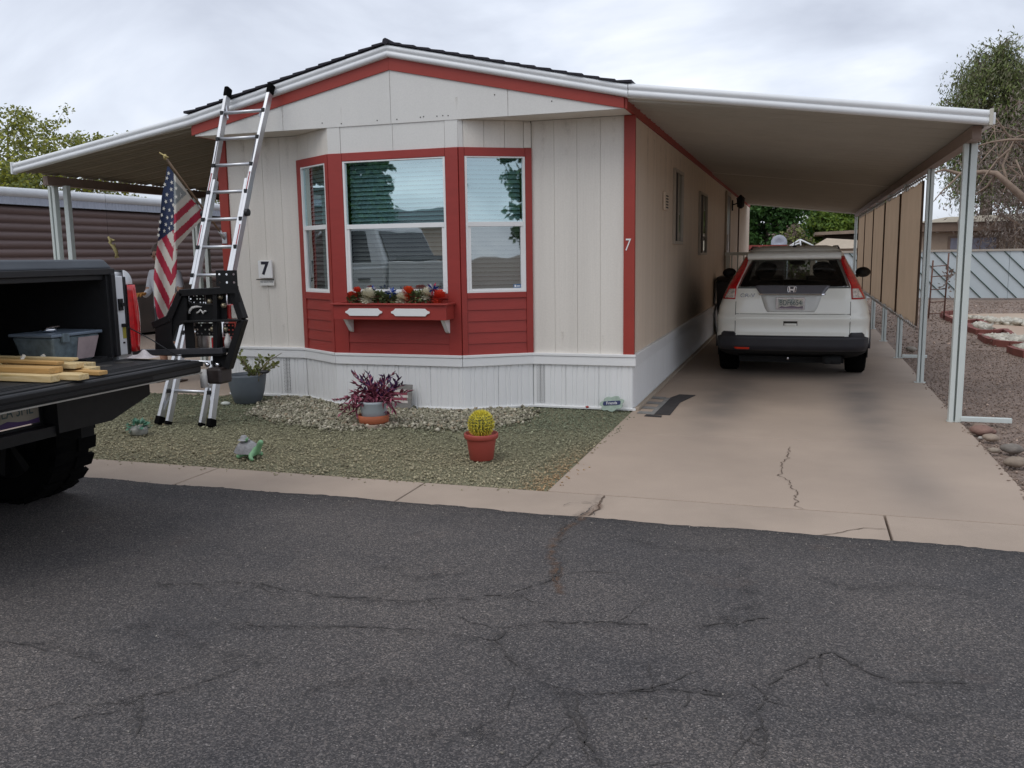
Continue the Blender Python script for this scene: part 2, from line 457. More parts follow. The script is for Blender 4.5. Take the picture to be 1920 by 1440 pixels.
# road sheet with a ragged edge lying over the gutter's lip
xs = np.concatenate([np.linspace(-140, -12, 60), np.arange(-11.9, 8, 0.035), np.linspace(8.1, 140, 60)])
V = []; F = []
ph = RNG.random(6) * 6
for i, x in enumerate(xs):
    ey = 4.80 + 0.012 * math.sin(x * 2.1 + ph[0]) + 0.010 * math.sin(x * 7.3 + ph[1]) + RNG.normal(0, 0.004)
    V += [(x, ey, 0.0035), (x, ey - 0.10, 0.006), (x, -6.5, 0.008), (x, ey + 0.006, -0.02)]
    if i:
        o = 4 * i; F += [(o - 4, o - 3, o + 1, o), (o - 3, o - 2, o + 2, o + 1), (o - 1, o - 4, o, o + 3)]
r_ = np_obj('road', V, F, M['asphalt']); tag(r_, kind='structure')

def ribbon(name, pts, w, z, m, parent, jit=0.02, wv=0.5, step=0.03):
    """a crack: a thin dark ribbon following a jittered path"""
    P = [Vector((p[0], p[1], 0)) for p in pts]; Q = []
    for a, b in zip(P[:-1], P[1:]):
        n = max(2, int((b - a).length / step))
        for k in range(n): Q.append(a.lerp(b, k / n))
    Q.append(P[-1])
    jx = 0; V = []; F = []
    for i, q in enumerate(Q):
        d = (Q[min(i + 1, len(Q) - 1)] - Q[max(0, i - 1)]).normalized(); s = Vector((-d.y, d.x, 0))
        jx = jx * 0.8 + rnd.gauss(0, jit * 0.5)
        ww = w * (1 - wv + 2 * wv * rnd.random()) * (0.25 if i in (0, len(Q) - 1) else 1)
        c = q + s * jx
        V += [(c.x - s.x * ww / 2, c.y - s.y * ww / 2, z), (c.x + s.x * ww / 2, c.y + s.y * ww / 2, z)]
        if i: F.append((2 * i - 2, 2 * i - 1, 2 * i + 1, 2 * i))
    return np_obj(name, V, F, m, parent)
def stain_mat(name, col, amount):
    m = bpy.data.materials.new(name); m.use_nodes = True; t = m.node_tree; b = t.nodes['Principled BSDF']; b.inputs['Base Color'].default_value = (*col, 1); b.inputs['Roughness'].default_value = 0.9
    a = N(t, 'ShaderNodeAttribute', attribute_name='tint'); g = N(t, 'ShaderNodeNewGeometry'); n = N(t, 'ShaderNodeTexNoise'); n.inputs['Scale'].default_value = 14; n.inputs['Detail'].default_value = 6; n.inputs['Roughness'].default_value = .7
    t.links.new(g.outputs['Position'], n.inputs['Vector']); r = N(t, 'ShaderNodeMapRange'); r.inputs[1].default_value = .42; r.inputs[2].default_value = .66; r.inputs[4].default_value = amount; t.links.new(n.outputs[0], r.inputs[0])
    mu = N(t, 'ShaderNodeMath', operation='MULTIPLY'); t.links.new(a.outputs['Fac'], mu.inputs[0]); t.links.new(r.outputs[0], mu.inputs[1]); t.links.new(mu.outputs[0], b.inputs['Alpha']); return m
M['oil'] = stain_mat('crack_stain', (0.036, 0.034, 0.034), 0.38); M['rustline'] = stain_mat('crack_debris', (0.16, 0.095, 0.06), 0.9)
def soft_ribbon(name, pts, w, z, m, parent):
    Q = []
    for a, b in zip(pts[:-1], pts[1:]):
        n = max(2, int((b - a).length / .05)); Q += [a.lerp(b, k / n) for k in range(n)]
    Q.append(pts[-1]); V = []; F = []; T = []; jx = 0
    for i, q in enumerate(Q):
        d = (Q[min(i + 1, len(Q) - 1)] - Q[max(0, i - 1)]); d.z = 0; d.normalize(); s = Vector((-d.y, d.x, 0)); jx = jx * .85 + rnd.gauss(0, .008); ww = w * rnd.uniform(.6, 1.4)
        for k, e in ((-1, 0), (0, 1), (1, 0)):
            p = q + s * (jx + k * ww / 2); V.append((p.x, p.y, z)); T.append([0 if i in (0, len(Q) - 1) else e] * 3)
        if i: o = 3 * i; F += [(o - 3, o, o + 1, o - 2), (o - 2, o + 1, o + 2, o - 1)]
    return np_obj(name, V, F, m, parent, tint=np.array(T))
def crack_web(G_, w):
    soft_ribbon('crack_stain', G_, 0.085, 0.0085, M['oil'], r_)
    rest = list(G_); seg = []
    # the open crack itself comes and goes, with short side branches
    for a, b in zip(rest[:-1], rest[1:]):
        seg.append(a)
        if rnd.random() < 0.72: ribbon('crack', [a, b.lerp(a, rnd.uniform(0, .25))], w * rnd.uniform(.4, .85), 0.0095, M['crack'], r_, jit=0.012, wv=.9, step=.018)
        if rnd.random() < .55:
            p = a.lerp(b, rnd.random()); e = Vector((rnd.gauss(0, .16), rnd.gauss(0, .16), 0)); ribbon('crack', [p, p + e * .5 + Vector((rnd.gauss(0, .03), rnd.gauss(0, .03), 0)), p + e], w * .35, 0.0095, M['crack'], r_, jit=.01, wv=.9, step=.018)
M['crack'] = mat('crack_dirt', (0.047, 0.042, 0.039), 0.95, var=0.3, vs=60)
M['crack2'] = mat('concrete_crack', (0.12, 0.085, 0.06), 0.95, var=0.4, vs=30)
def gp(l): return [at(px, py, z=0) for px, py in l]
for l, w in [([(1128, 928), (1112, 952), (1060, 985), (1046, 1010), (1050, 1060), (1040, 1100)], 0.012),
             ([(905, 1122), (955, 1118), (1010, 1100), (1055, 1080)], 0.010), ([(920, 1205), (960, 1185), (1010, 1170), (1110, 1170), (1230, 1178), (1310, 1178), (1380, 1172), (1440, 1160)], 0.011),
             ([(925, 1200), (935, 1222), (970, 1255), (1010, 1282), (1040, 1300), (1062, 1340), (1085, 1385), (1110, 1425), (1122, 1440)], 0.010),
             ([(1040, 1302), (1110, 1302), (1180, 1305), (1250, 1298), (1300, 1300), (1360, 1306), (1415, 1312), (1432, 1318)], 0.014),
             ([(1432, 1318), (1445, 1290), (1475, 1265), (1530, 1235), (1560, 1225)], 0.014), ([(1560, 1225), (1610, 1255), (1680, 1282), (1780, 1285), (1850, 1296)], 0.007),
             ([(1432, 1318), (1425, 1350), (1445, 1380), (1436, 1440)], 0.010),
             ([(925, 1205), (880, 1195), (800, 1188), (690, 1178), (560, 1178), (430, 1175), (350, 1170)], 0.007),
             ([(905, 1122), (840, 1125), (760, 1130), (690, 1125), (600, 1120), (540, 1110), (480, 1096), (380, 1100), (280, 1095)], 0.007),
             ([(460, 1255), (400, 1275), (330, 1300), (240, 1315), (160, 1330)], 0.007), ([(260, 1312), (262, 1350), (255, 1390)], 0.006),
             ([(965, 1290), (945, 1345), (900, 1375), (880, 1400)], 0.006), ([(280, 1300), (230, 1335), (130, 1352)], 0.005), ([(0, 1205), (120, 1225), (200, 1250), (300, 1290)], 0.005)]:
    G_ = gp(l); crack_web(G_, w)

soft_ribbon('debris_line', gp([(1128, 945), (1085, 975), (1052, 995), (1042, 1020), (1046, 1065), (1050, 1120)]), .07, .0092, M['rustline'], r_)
for l in ([(1180, 1010), (1240, 1030), (1330, 1034), (1420, 1030)], [(1400, 1060), (1420, 1130), (1380, 1180), (1350, 1150)], [(700, 1060), (780, 1085), (880, 1080)], [(200, 1180), (330, 1190), (420, 1240), (520, 1250)], [(560, 1300), (700, 1280), (820, 1290)], [(1500, 1080), (1600, 1110), (1720, 1105), (1860, 1130)], [(1600, 1330), (1700, 1350), (1810, 1340)], [(760, 1390), (860, 1370), (960, 1392)]):
    soft_ribbon('crack_stain', gp(l), .13, .0082, M['oil'], r_)
P = np.stack([RNG.uniform(-5, 4, 1700), np.concatenate([4.79 - np.abs(RNG.normal(0, .12, 700)), RNG.uniform(1.5, 4.7, 1000)])], 1); P = np.concatenate([P, np.full((1700, 1), .009)], 1)
chips(0, P, (.002, .0055), lambda P: np.array([[.30, .27, .235]]) * (.3 + 1.1 * RNG.random((len(P), 1))), 'road_grit', attr_mat('grit'))
# gutter: pale concrete slabs with open joints
M['gutter'] = mat('gutter_concrete', (0.385, 0.305, 0.24), 0.85, var=0.10, vs=1.6, bump=0.2, bs=140, fine=0.07, fs=180)
gut = thing('kerb', None, None, (0, 5, 0), kind='structure')
jx = [-18.6, -16.9, -15.3, -13.7, -12.1, -10.5, -8.87, -7.25, -5.62, -3.98, -2.355, 0.487, 2.1, 3.7, 5.3, 6.9, 8.5, 10.1]
for a, b in zip(jx[:-1], jx[1:]):
    MB().box(a + 0.006, b - 0.006, 4.70, 5.285, -0.12, rnd.uniform(-0.001, 0.0012)).build('slab', M['gutter'], gut, bevel=0.006)
ribbon('crack', gp([(1135, 930), (1127, 938), (1124, 952), (1112, 962), (1105, 968)]), 0.012, 0.004, M['crack2'], gut, jit=0.012)
ribbon('crack', gp([(1665, 993), (1620, 991), (1580, 998), (1540, 1005)]), 0.006, 0.004, M['crack2'], gut, jit=0.01)

def drive_mat():
    m = mat('driveway_concrete', (0.395, 0.31, 0.243), 0.8, var=0.10, vs=0.9, bump=0.15, bs=120, fine=0.07, fs=170)
    t = m.node_tree; b = t.nodes['Principled BSDF']
    src = b.inputs['Base Color'].links[0].from_socket
    g = N(t, 'ShaderNodeNewGeometry'); sp = N(t, 'ShaderNodeSeparateXYZ'); t.links.new(g.outputs['Position'], sp.inputs[0])
    def math_(op, a, bb=None):
        n = N(t, 'ShaderNodeMath', operation=op)
        for i, q in enumerate((a, bb)):
            if q is None: continue
            if isinstance(q, (int, float)): n.inputs[i].default_value = q
            else: t.links.new(q, n.inputs[i])
        return n.outputs[0]
    def gauss(sock, c, w):
        d = math_('DIVIDE', math_('SUBTRACT', sock, c), w)
        return math_('POWER', 2.718, math_('MULTIPLY', math_('MULTIPLY', d, d), -1.0))
    # rubber and oil marks where the tyres roll in and where the car stands
    tr = math_('ADD', math_('MULTIPLY', gauss(sp.outputs[0], -0.72, 0.28), gauss(sp.outputs[1], 9.6, 2.2)),
               math_('MULTIPLY', gauss(sp.outputs[0], 0.62, 0.26), gauss(sp.outputs[1], 9.2, 2.4)))
    n1 = N(t, 'ShaderNodeTexNoise'); n1.inputs['Scale'].default_value = 1.6; n1.inputs['Detail'].default_value = 6
    t.links.new(g.outputs['Position'], n1.inputs['Vector'])
    f = math_('MULTIPLY', tr, math_('MULTIPLY', n1.outputs[0], 1.15))
    f = math_('ADD', f, math_('MULTIPLY', gauss(sp.outputs[0], 0.75, 0.2), math_('MULTIPLY', gauss(sp.outputs[1], 6.0, 0.6), 0.3)))
    mi = N(t, 'ShaderNodeMix', data_type='RGBA'); mi.clamp_factor = True
    mi.inputs[7].default_value = (0.10, 0.095, 0.092, 1)
    t.links.new(f, mi.inputs[0]); t.links.new(src, mi.inputs[6]); t.links.new(mi.outputs[2], b.inputs['Base Color'])
    return m
M['drive'] = drive_mat()
drv = thing('driveway', None, None, (0, 8, 0), kind='structure')
dj = [5.295, 7.42, 10.75, 13.8, 16.9, 20, 23, 26, 29]
for i, (a, b) in enumerate(zip(dj[:-1], dj[1:])):
    # the joint across the drive runs a little askew
    e0 = 0.0 if i == 0 else -0.22; e1 = -0.22 if i < 6 else 0
    x0, x1, g_ = -1.508, 1.352, 0.004
    MB().hexa([(x0, a + e0 + g_, -0.11), (x1, a + g_, -0.11), (x1, b - g_, -0.11), (x0, b + e1 - g_, -0.11),
               (x0, a + e0 + g_, 0), (x1, a + g_, 0), (x1, b - g_, 0), (x0, b + e1 - g_, 0)]).build('slab', M['drive'], drv, bevel=0.005)
ribbon('crack', gp([(1480, 838), (1470, 860), (1464, 880), (1478, 905), (1490, 925), (1497, 955)]), 0.006, 0.004, M['crack2'], drv, jit=0.02, step=.022)

# patio slab left of the home
pt = thing('patio', None, None, (-8, 9, 0), kind='structure')
for i, (a, b) in enumerate(((-9.6, -7.9), (-7.89, -6.05))):
    for j, (c, d) in enumerate(((8.2, 11.2), (11.21, 14.4), (14.41, 18))):
        MB().box(a, b, c, d, -0.1, 0.0).build('slab', M['gutter'], pt, bevel=0.005)

# green-dyed gravel yard: base sheet plus loose chips
def yard_tint(P, jitter=True):
    x, y = P[:, 0], P[:, 1]
    n = 0.5 + 0.5 * np.sin(x * 1.7 + 1.3 * np.sin(y * 2.1)) * np.sin(y * 1.9 + x * 0.6 + 1)
    near = np.clip((y - 5.7) / 2.0, 0, 1)          # dye still dark by the house, worn to tan by the road
    g1 = np.array([0.19, 0.205, 0.135]); g2 = np.array([0.345, 0.305, 0.20]); g3 = np.array([0.40, 0.23, 0.11])
    w = np.clip(near * 1.15 + 0.35 * (n - 0.5), 0, 1)[:, None]
    c = g2 * (1 - w) + g1 * w
    dr = np.clip(1 - (-1.52 - x) / 0.28, 0, 1)[:, None] * np.clip((7.0 - y) / 1.4, 0, 1)[:, None]
    c = c * (1 - dr * 0.75) + g3 * dr * 0.75
    k = RNG.random(len(P))[:, None]
    f = np.where(k < 0.12, 0.58, np.where(k < 0.82, 0.78 + 0.44 * RNG.random((len(P), 1)), np.where(k < 0.98, 1.32, 1.75)))
    return c * f
yb = MB()
M['yard'] = mat('green_gravel_base', (0.17, 0.16, 0.095), 0.95, var=0.25, vs=2.5, bump=0.8, bs=70, fine=0.5, fs=90)
yb.box(-19, -1.515, 5.29, 8.6, -0.09, -0.012)
yd = yb.build('gravel_yard', M['yard']); tag(yd, kind='structure')
skirt_line = [(-6.01, 8.31), (-5.05, 8.31), (-4.47, 7.93), (-3.10, 7.93), (-2.50, 8.31), (-1.51, 8.31)]
yard_poly = [(-1.515, 5.29), (-1.515, 8.31)] + [(a, b - 0.02) for a, b in reversed(skirt_line)] + [(-6.05, 8.2), (-8.5, 8.2), (-8.5, 5.29)]
pebble_poly = [tuple(at(a, b, z=0)[:2]) for a, b in [(560, 737), (505, 752), (468, 778), (520, 788), (580, 800), (650, 806), (700, 802), (770, 800), (850, 806), (920, 804), (978, 790), (1002, 770), (940, 766), (860, 770), (770, 768), (700, 762), (630, 756), (590, 742)]]
P = np.stack([RNG.uniform(-8.5, -1.515, 62000), RNG.uniform(5.29, 8.31, 62000)], 1)
P = P[inpoly(P, yard_poly)]
P = P[~inpoly(P, pebble_poly) | (RNG.random(len(P)) < 0.3)]
Qs = np.stack([RNG.uniform(-8.5, -1.6, 110), 5.285 - np.abs(RNG.normal(0, 0.05, 110))], 1); Qd = np.stack([-1.50 + np.abs(RNG.normal(0, .05, 50)), RNG.uniform(5.4, 8.0, 50)], 1)
NS = len(Qs) + len(Qd); P = np.concatenate([P, Qs, Qd])
P = np.concatenate([P, RNG.uniform(-0.012, 0.002, (len(P), 1))], 1); P[-NS:, 2] = 0.004
chips(0, P, (0.005, 0.0125), yard_tint, 'gravel', attr_mat('gravel_chip'))
P = np.stack([RNG.uniform(-8.2, -1.6, 900), RNG.uniform(5.35, 8.2, 900)], 1); P = P[inpoly(P, yard_poly)]; P = np.concatenate([P, np.full((len(P), 1), .002)], 1)
chips(0, P, (.012, .022), yard_tint, 'gravel', bpy.data.materials['gravel_chip'])
lv = MB()
for k in range(46):
    x, y = rnd.uniform(-8, -1.6), rnd.uniform(4.85, 8.1); a = rnd.uniform(0, 6.3); L = rnd.uniform(.012, .028); c, s = math.cos(a), math.sin(a); z = .012 if y > 5.29 else .006
    lv.add([(x - c * L, y - s * L, z), (x + s * L * .35, y - c * L * .35, z + .004), (x + c * L, y + s * L, z + rnd.uniform(0, .008)), (x - s * L * .35, y + c * L * .35, z + .003)], [(0, 1, 2, 3)])
lv.build('fallen_leaves', mat('dry_leaf', (0.26, 0.17, 0.07), .85, var=.35, vs=20), None, kind='stuff')
def peb_tint(P):
    pal = np.array([[0.37, 0.34, 0.255], [0.28, 0.26, 0.185], [0.22, 0.21, 0.145], [0.50, 0.46, 0.36], [0.16, 0.145, 0.105], [0.30, 0.24, 0.165]])
    i = RNG.choice(6, len(P), p=[0.26, 0.26, 0.2, 0.12, 0.1, 0.06])
    return pal[i] * (0.8 + 0.4 * RNG.random((len(P), 1)))
P = np.stack([RNG.uniform(-6, -2, 26000), RNG.uniform(6.5, 8.4, 26000)], 1)
pe = inpoly(P + RNG.normal(0, 0.06, P.shape), pebble_poly) & inpoly(P, [(-1.515, 5.29), (-1.515, 8.3)] + [(a, b - 0.03) for a, b in reversed(skirt_line)] + [(-8.5, 8.2), (-8.5, 5.29)])
P = P[pe]
P = np.concatenate([P, RNG.uniform(-0.006, 0.022, (len(P), 1))], 1)
chips(0, P, (0.011, 0.026), peb_tint, 'pebbles', attr_mat('pebble_stone', 0.7), flat=0.7)

# brown gravel yard right of the driveway
M['byard'] = mat('brown_gravel_base', (0.235, 0.175, 0.14), 0.95, var=0.22, vs=1.2, bump=0.9, bs=45, fine=0.5, fs=60)
gy = MB().box(1.36, 60, 5.29, 80, -0.1, -0.03).build('gravel_lot', M['byard']); tag(gy, kind='structure')
def br_tint(P):
    c = np.array([0.26, 0.195, 0.155]) * (0.62 + 0.75 * RNG.random((len(P), 1)))
    k = RNG.random((len(P), 1)); return np.where(k > 0.97, c * 2, c)
P = np.stack([1.37 + 3.6 * RNG.random(30000), 5.3 + 9.5 * RNG.random(30000) ** 1.4], 1)
P = np.concatenate([P, np.stack([1.35 - np.abs(RNG.normal(0, .03, 120)) * (RNG.random(120) < .45) + .0 - .02 * 0, RNG.uniform(5.4, 12, 120)], 1)]); P = np.concatenate([P, RNG.uniform(-0.035, -0.015, (len(P), 1))], 1); P[-120:, 2] = 0.004
chips(0, P, (0.006, 0.015), br_tint, 'gravel', attr_mat('brown_gravel_chip'))
P = np.stack([1.4 + 9 * RNG.random(14000), 14.5 + 14 * RNG.random(14000)], 1)
P = np.concatenate([P, RNG.uniform(-0.035, -0.015, (len(P), 1))], 1)
chips(0, P, (0.012, 0.03), br_tint, 'gravel', bpy.data.materials['brown_gravel_chip'])

# ================================================================== MOBILE HOME
YF, YG, XR, XL, YE = 8.31, 7.93, -1.51, -6.01, 26.9
ZB, ZT, ZS = 0.54, 2.50, 2.75
home = thing('mobile_home', 'cream mobile home with red trimmed bay window and dark shingle gable roof', 'house', (-3.76, YF, 0))
# inner block that closes the home behind its boards
mb = MB(); mb.box(XL + 0.06, XR - 0.06, YF + 0.5, YE - 0.05, 0.02, ZS - 0.02)
mb.build('wall', M['dark'], home)
FL = FR((XL, YF), (-5.05, YF)); FRT = FR((-2.50, YF), (XR, YF)); FS = FR((XR, YF), (XR, YE))
BL = FR((-5.05, YF), (-4.47, YG)); BC = FR((-4.47, YG), (-3.10, YG)); BR = FR((-3.10, YG), (-2.50, YF))
# backing behind the front boards, so that the grooves between them stay closed
mb = MB(); FL.box(mb, 0.0, FL.L, 0.05, ZS, -0.04, -0.012); FRT.box(mb, 0, FRT.L - 0.02, 0.05, ZS, -0.04, -0.012); FS.box(mb, 0.02, FS.L, 0.05, ZS, -0.04, -0.012)
mb.build('wall_backing', M['groove'], home)
def boards(fr, u0, u1, z0, z1, w, m, th=0.012):
    n = max(1, round((u1 - u0) / w)); w = (u1 - u0) / n
    for i in range(n):
        mb = MB(); fr.box(mb, u0 + i * w + 0.0014, u0 + (i + 1) * w - 0.0014, z0, z1, -0.012, th - 0.018 + rnd.uniform(-0.0006, 0.0006))
        mb.build('siding_board', m, home)
boards(FL, 0.10, FL.L, ZB, ZS, 0.205, M['cream'])
boards(FRT, 0.0, FRT.L - 0.095, ZB, ZS, 0.205, M['cream'])
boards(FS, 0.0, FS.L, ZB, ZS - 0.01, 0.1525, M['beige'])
# red corner posts
mb = MB(); FRT.box(mb, FRT.L - 0.093, FRT.L + 0.012, ZB, ZS - 0.002, -0.03, 0.014); mb.build('corner_trim', M['rededge'], home, bevel=0.003)
mb = MB(); FL.box(mb, -0.012, 0.095, ZB, ZS - 0.002, -0.03, 0.014); mb.build('corner_trim', M['rededge'], home, bevel=0.003)
# bay: pieces per face.  front centre
def face_box(fr, name, m, u0, u1, z0, z1, d0, d1, bevel=0.002, par=None):
    mb = MB(); fr.box(mb, u0, u1, z0, z1, d0, d1); return mb.build(name, m, par or home, bevel=bevel)
# white part of the bay above the red frame
for (u0, u1) in ((0.0, 0.14), (0.143, 0.70), (0.703, 1.237), (1.24, BC.L)):
    face_box(BC, 'bay_panel', M['white'], u0, u1, ZT, ZS + 0.0, -0.03, 0.004 if u1 - u0 < 0.2 else 0.0)
for fr, cut in ((BL, 'l'), (BR, 'r')):
    uu = [0.0, 0.05, 0.25, 0.45, fr.L - 0.075, fr.L - 0.004] if cut == 'r' else [0.003, 0.05, 0.25, 0.45, fr.L]
    for a, b in zip(uu[:-1], uu[1:]): face_box(fr, 'bay_panel', M['white'] if (cut == 'r' and a == 0) else M['cream'], a + 0.0015, b - 0.0015, ZT, ZS, -0.03, 0.0)
face_box(BR, 'bay_batten', M['cream'], BR.L - 0.075, BR.L - 0.006, ZT + 0.002, ZS - 0.02, 0.001, 0.016)
# red frame: top rails, corner posts, jambs, sills
def red(fr, u0, u1, z0, z1, d=0.016): face_box(fr, 'red_trim', M['red'], u0, u1, z0, z1, -0.03, d, 0.003)
ZW0, ZW1, ZM = 1.14, 2.42, 1.79
red(BC, 0.0, 0.155, ZB, ZT); red(BC, BC.L - 0.13, BC.L, ZB, ZT)
red(BC, 0.157, BC.L - 0.132, ZW1 + 0.002, ZT); red(BC, 0.157, BC.L - 0.132, 1.085, ZW0 - 0.002, 0.010)
red(BL, 0.0, 0.085, ZB, ZT); red(BL, BL.L - 0.06, BL.L - 0.002, ZB, ZT); red(BL, 0.087, BL.L - 0.062, ZW1, ZT); red(BL, 0.087, BL.L - 0.062, 1.07, ZW0)
red(BR, 0.002, 0.055, ZB, ZT); red(BR, BR.L - 0.065, BR.L, ZB, ZT); red(BR, 0.057, BR.L - 0.067, ZW1, ZT); red(BR, 0.057, BR.L - 0.067, 1.085, ZW0)
def laps(fr, u0, u1, z0, z1, n):
    h = (z1 - z0) / n
    for i in range(n):
        mb = MB(); a = z0 + i * h; p = fr.p
        mb.hexa([p(u0, a, 0.010), p(u1, a, 0.010), p(u1, a, -0.02), p(u0, a, -0.02), p(u0, a + h, 0.001), p(u1, a + h, 0.001), p(u1, a + h, -0.02), p(u0, a + h, -0.02)])
        mb.build('lap_board', M['red'], home)
laps(BC, 0.157, BC.L - 0.132, ZB + 0.002, 1.083, 5); laps(BL, 0.087, BL.L - 0.062, ZB + 0.002, 1.068, 5); laps(BR, 0.057, BR.L - 0.067, ZB + 0.002, 1.083, 5)
# windows
def bay_window(fr, u0, u1, z0, z1, zm):
    mb = MB(); w = 0.022
    fr.box(mb, u0, u0 + w, z0, z1, -0.03, 0.012); fr.box(mb, u1 - w, u1, z0, z1, -0.03, 0.012)
    fr.box(mb, u0 + w, u1 - w, z1 - w * 0.6, z1, -0.03, 0.012); fr.box(mb, u0 + w, u1 - w, z0, z0 + w, -0.03, 0.013)
    fr.box(mb, u0 + w, u1 - w, zm - 0.022, zm + 0.022, -0.03, 0.015)
    win = mb.build('window', M['vinyl'], home, bevel=0.002)
    # lower sash
    mb = MB(); a, b = u0 + w, u1 - w
    fr.box(mb, a, a + 0.026, z0 + w, zm - 0.022, -0.03, 0.008); fr.box(mb, b - 0.026, b, z0 + w, zm - 0.022, -0.03, 0.008)
    fr.box(mb, a + 0.026, b - 0.026, z0 + w, z0 + w + 0.016, -0.03, 0.008)
    s = mb.build('sash', M['vinyl'], win, bevel=0.001)
    mb = MB(); mb.add([fr.p(a, zm + 0.02, -0.012), fr.p(b, zm + 0.02, -0.012), fr.p(b, z1 - 0.01, -0.012), fr.p(a, z1 - 0.01, -0.012)], [(0, 1, 2, 3)])
    mb.build('pane', M['glass'], win)
    mb = MB(); mb.add([fr.p(a + 0.02, z0 + 0.03, -0.010), fr.p(b - 0.02, z0 + 0.03, -0.010), fr.p(b - 0.02, zm - 0.02, -0.010), fr.p(a + 0.02, zm - 0.02, -0.010)], [(0, 1, 2, 3)])
    mb.build('pane', M['glass2'], win)
    mb = MB(); z = z0 + 0.03
    while z < z1 - 0.02:
        p = fr.p
        mb.add([p(u0 + 0.03, z, -0.075), p(u1 - 0.03, z, -0.075), p(u1 - 0.03, z + 0.036, -0.097), p(u0 + 0.03, z + 0.036, -0.097)], [(0, 1, 2, 3)])
        z += 0.042
    mb.build('blind', M['blind'], win)
    # side, head and floor of the reveal, and a dark back, so that nothing shines past the blind
    mb = MB(); fr.box(mb, u0 - 0.01, u1 + 0.01, z0 - 0.02, z1 + 0.02, -0.2, -0.19); mb.build('reveal', M['gap'], win)
    return win
bay_window(BC, 0.157, BC.L - 0.132, ZW0, ZW1, ZM)
bay_window(BL, 0.087, BL.L - 0.062, ZW0, ZW1, ZM + 0.01)
bay_window(BR, 0.057, BR.L - 0.067, ZW0, ZW1, ZM)
# security sticker in the right-hand pane, two hooks
# skirting: cap band and ribbed panels along the foot
def skirt(fr, u0, u1, ext0=0, ext1=0, vents=()):
    face_box(fr, 'skirting_cap', M['skirt'], u0 - ext0, u1 + ext1, 0.515, 0.542, -0.05, 0.030, 0.004)
    face_box(fr, 'skirting_band', M['skirt'], u0 - ext0, u1 + ext1, 0.43, 0.513, -0.05, 0.022, 0.004)
    face_box(fr, 'skirting_rail', M['skirt'], u0 - ext0, u1 + ext1, 0.0, 0.022, -0.05, 0.016, 0.003)
    n = max(1, round((u1 - u0) / 0.34)); w = (u1 - u0) / n
    for i in range(n):
        a = u0 + i * w; b = a + w - 0.002
        mb = MB(); v = any(a - 0.1 < q < b - 0.1 + 0.1 for q in vents)
        prof = [(0, 0)]
        for k in range(3):
            c = k / 3
            prof += [(c + 0.02, 0), (c + 0.035, 0.006), (c + 0.19, 0.006), (c + 0.205, 0), (c + 0.235, 0), (c + 0.25, 0.006), (c + 0.31, 0.006), (c + 0.325, 0)]
        prof.append((1, 0))
        V = []; F = []
        for j, (t, d) in enumerate(prof):
            V += [fr.p(a + (b - a) * t, 0.02, d - 0.004), fr.p(a + (b - a) * t, 0.432, d - 0.004)]
            if j: F.append((2 * j - 2, 2 * j, 2 * j + 1, 2 * j - 1))
        mb.add(V, F); mb.build('skirting_panel', M['skirt'], home)
        if v:
            mb = MB()
            for q in range(5):
                for z in range(26):
                    uu = a + (b - a) * (0.10 + 0.052 * q * 1.0) + (0.004 if z % 2 else 0); zz = 0.045 + z * 0.0145
                    fr.box(mb, uu, uu + 0.0065, zz, zz + 0.0065, 0.0, 0.0035)
            mb.build('vent_holes', M['gap'], home, kind='stuff')
skirt(FL, 0, FL.L, 0.03, 0, vents=(0.75,)); skirt(BL, 0, BL.L); skirt(BC, 0, BC.L); skirt(BR, 0, BR.L); skirt(FRT, 0, FRT.L, 0, 0.03, vents=(0.12,)); skirt(FS, 0.02, FS.L)
face_box(FS, 'footing', M['concrete'], 0.0, FS.L, -0.05, 0.03, 0.018, 0.06, 0.006)
# gable over the bay
RZ0, RZP, XP = 2.85, 3.35, -3.775
def rake(x):     # underside of the white fascia along the gable
    return 2.852 + (3.352 - 2.852) * (x - (-6.03)) / (XP + 6.03) if x < XP else 2.832 + (3.352 - 2.832) * (-1.53 - x) / (-1.53 - XP)
gx = [-6.00, -4.955, XP, -2.60, -1.53]
for a, b in zip(gx[:-1], gx[1:]):
    poly = [(a + 0.002, ZS), (b - 0.002, ZS), (b - 0.002, rake(b) - 0.05), (a + 0.002, rake(a) - 0.05)]
    MB().prism(poly, lambda p, q, d: (p, d, q), YG - 0.009, YG + 0.03).build('gable_panel', M['white'], home, recalc=True)
for (a, b) in ((-6.03, XP), (XP, -1.53)):
    h = 0.102 if a < -5 else 0.1
    poly = [(a, rake(a) - (0.095 if a == -6.03 else 0.112)), (b, rake(b) - (0.112 if b == XP else 0.082)), (b, rake(b) + 0.01), (a, rake(a) + 0.01)]
    MB().prism(poly, lambda p, q, d: (p, d, q), YG - 0.022, YG - 0.002).build('rake_board', M['rededge'], home, recalc=True, bevel=0.002)
MB().box(-6.0, -1.53, YG + 0.03, YF + 0.0, ZS + 0.002, ZS + 0.02).build('soffit', M['cream'], home)
# red eave board down the carport side
MB().box(XR - 0.02, XR + 0.005, YG + 0.0, YE, ZS - 0.0, ZS + 0.095).build('eave_board', M['rededge'], home, bevel=0.002)
MB().box(XL - 0.005, XL + 0.02, YG + 0.03, YE, ZS, ZS + 0.095).build('eave_board', M['rededge'], home, bevel=0.002)
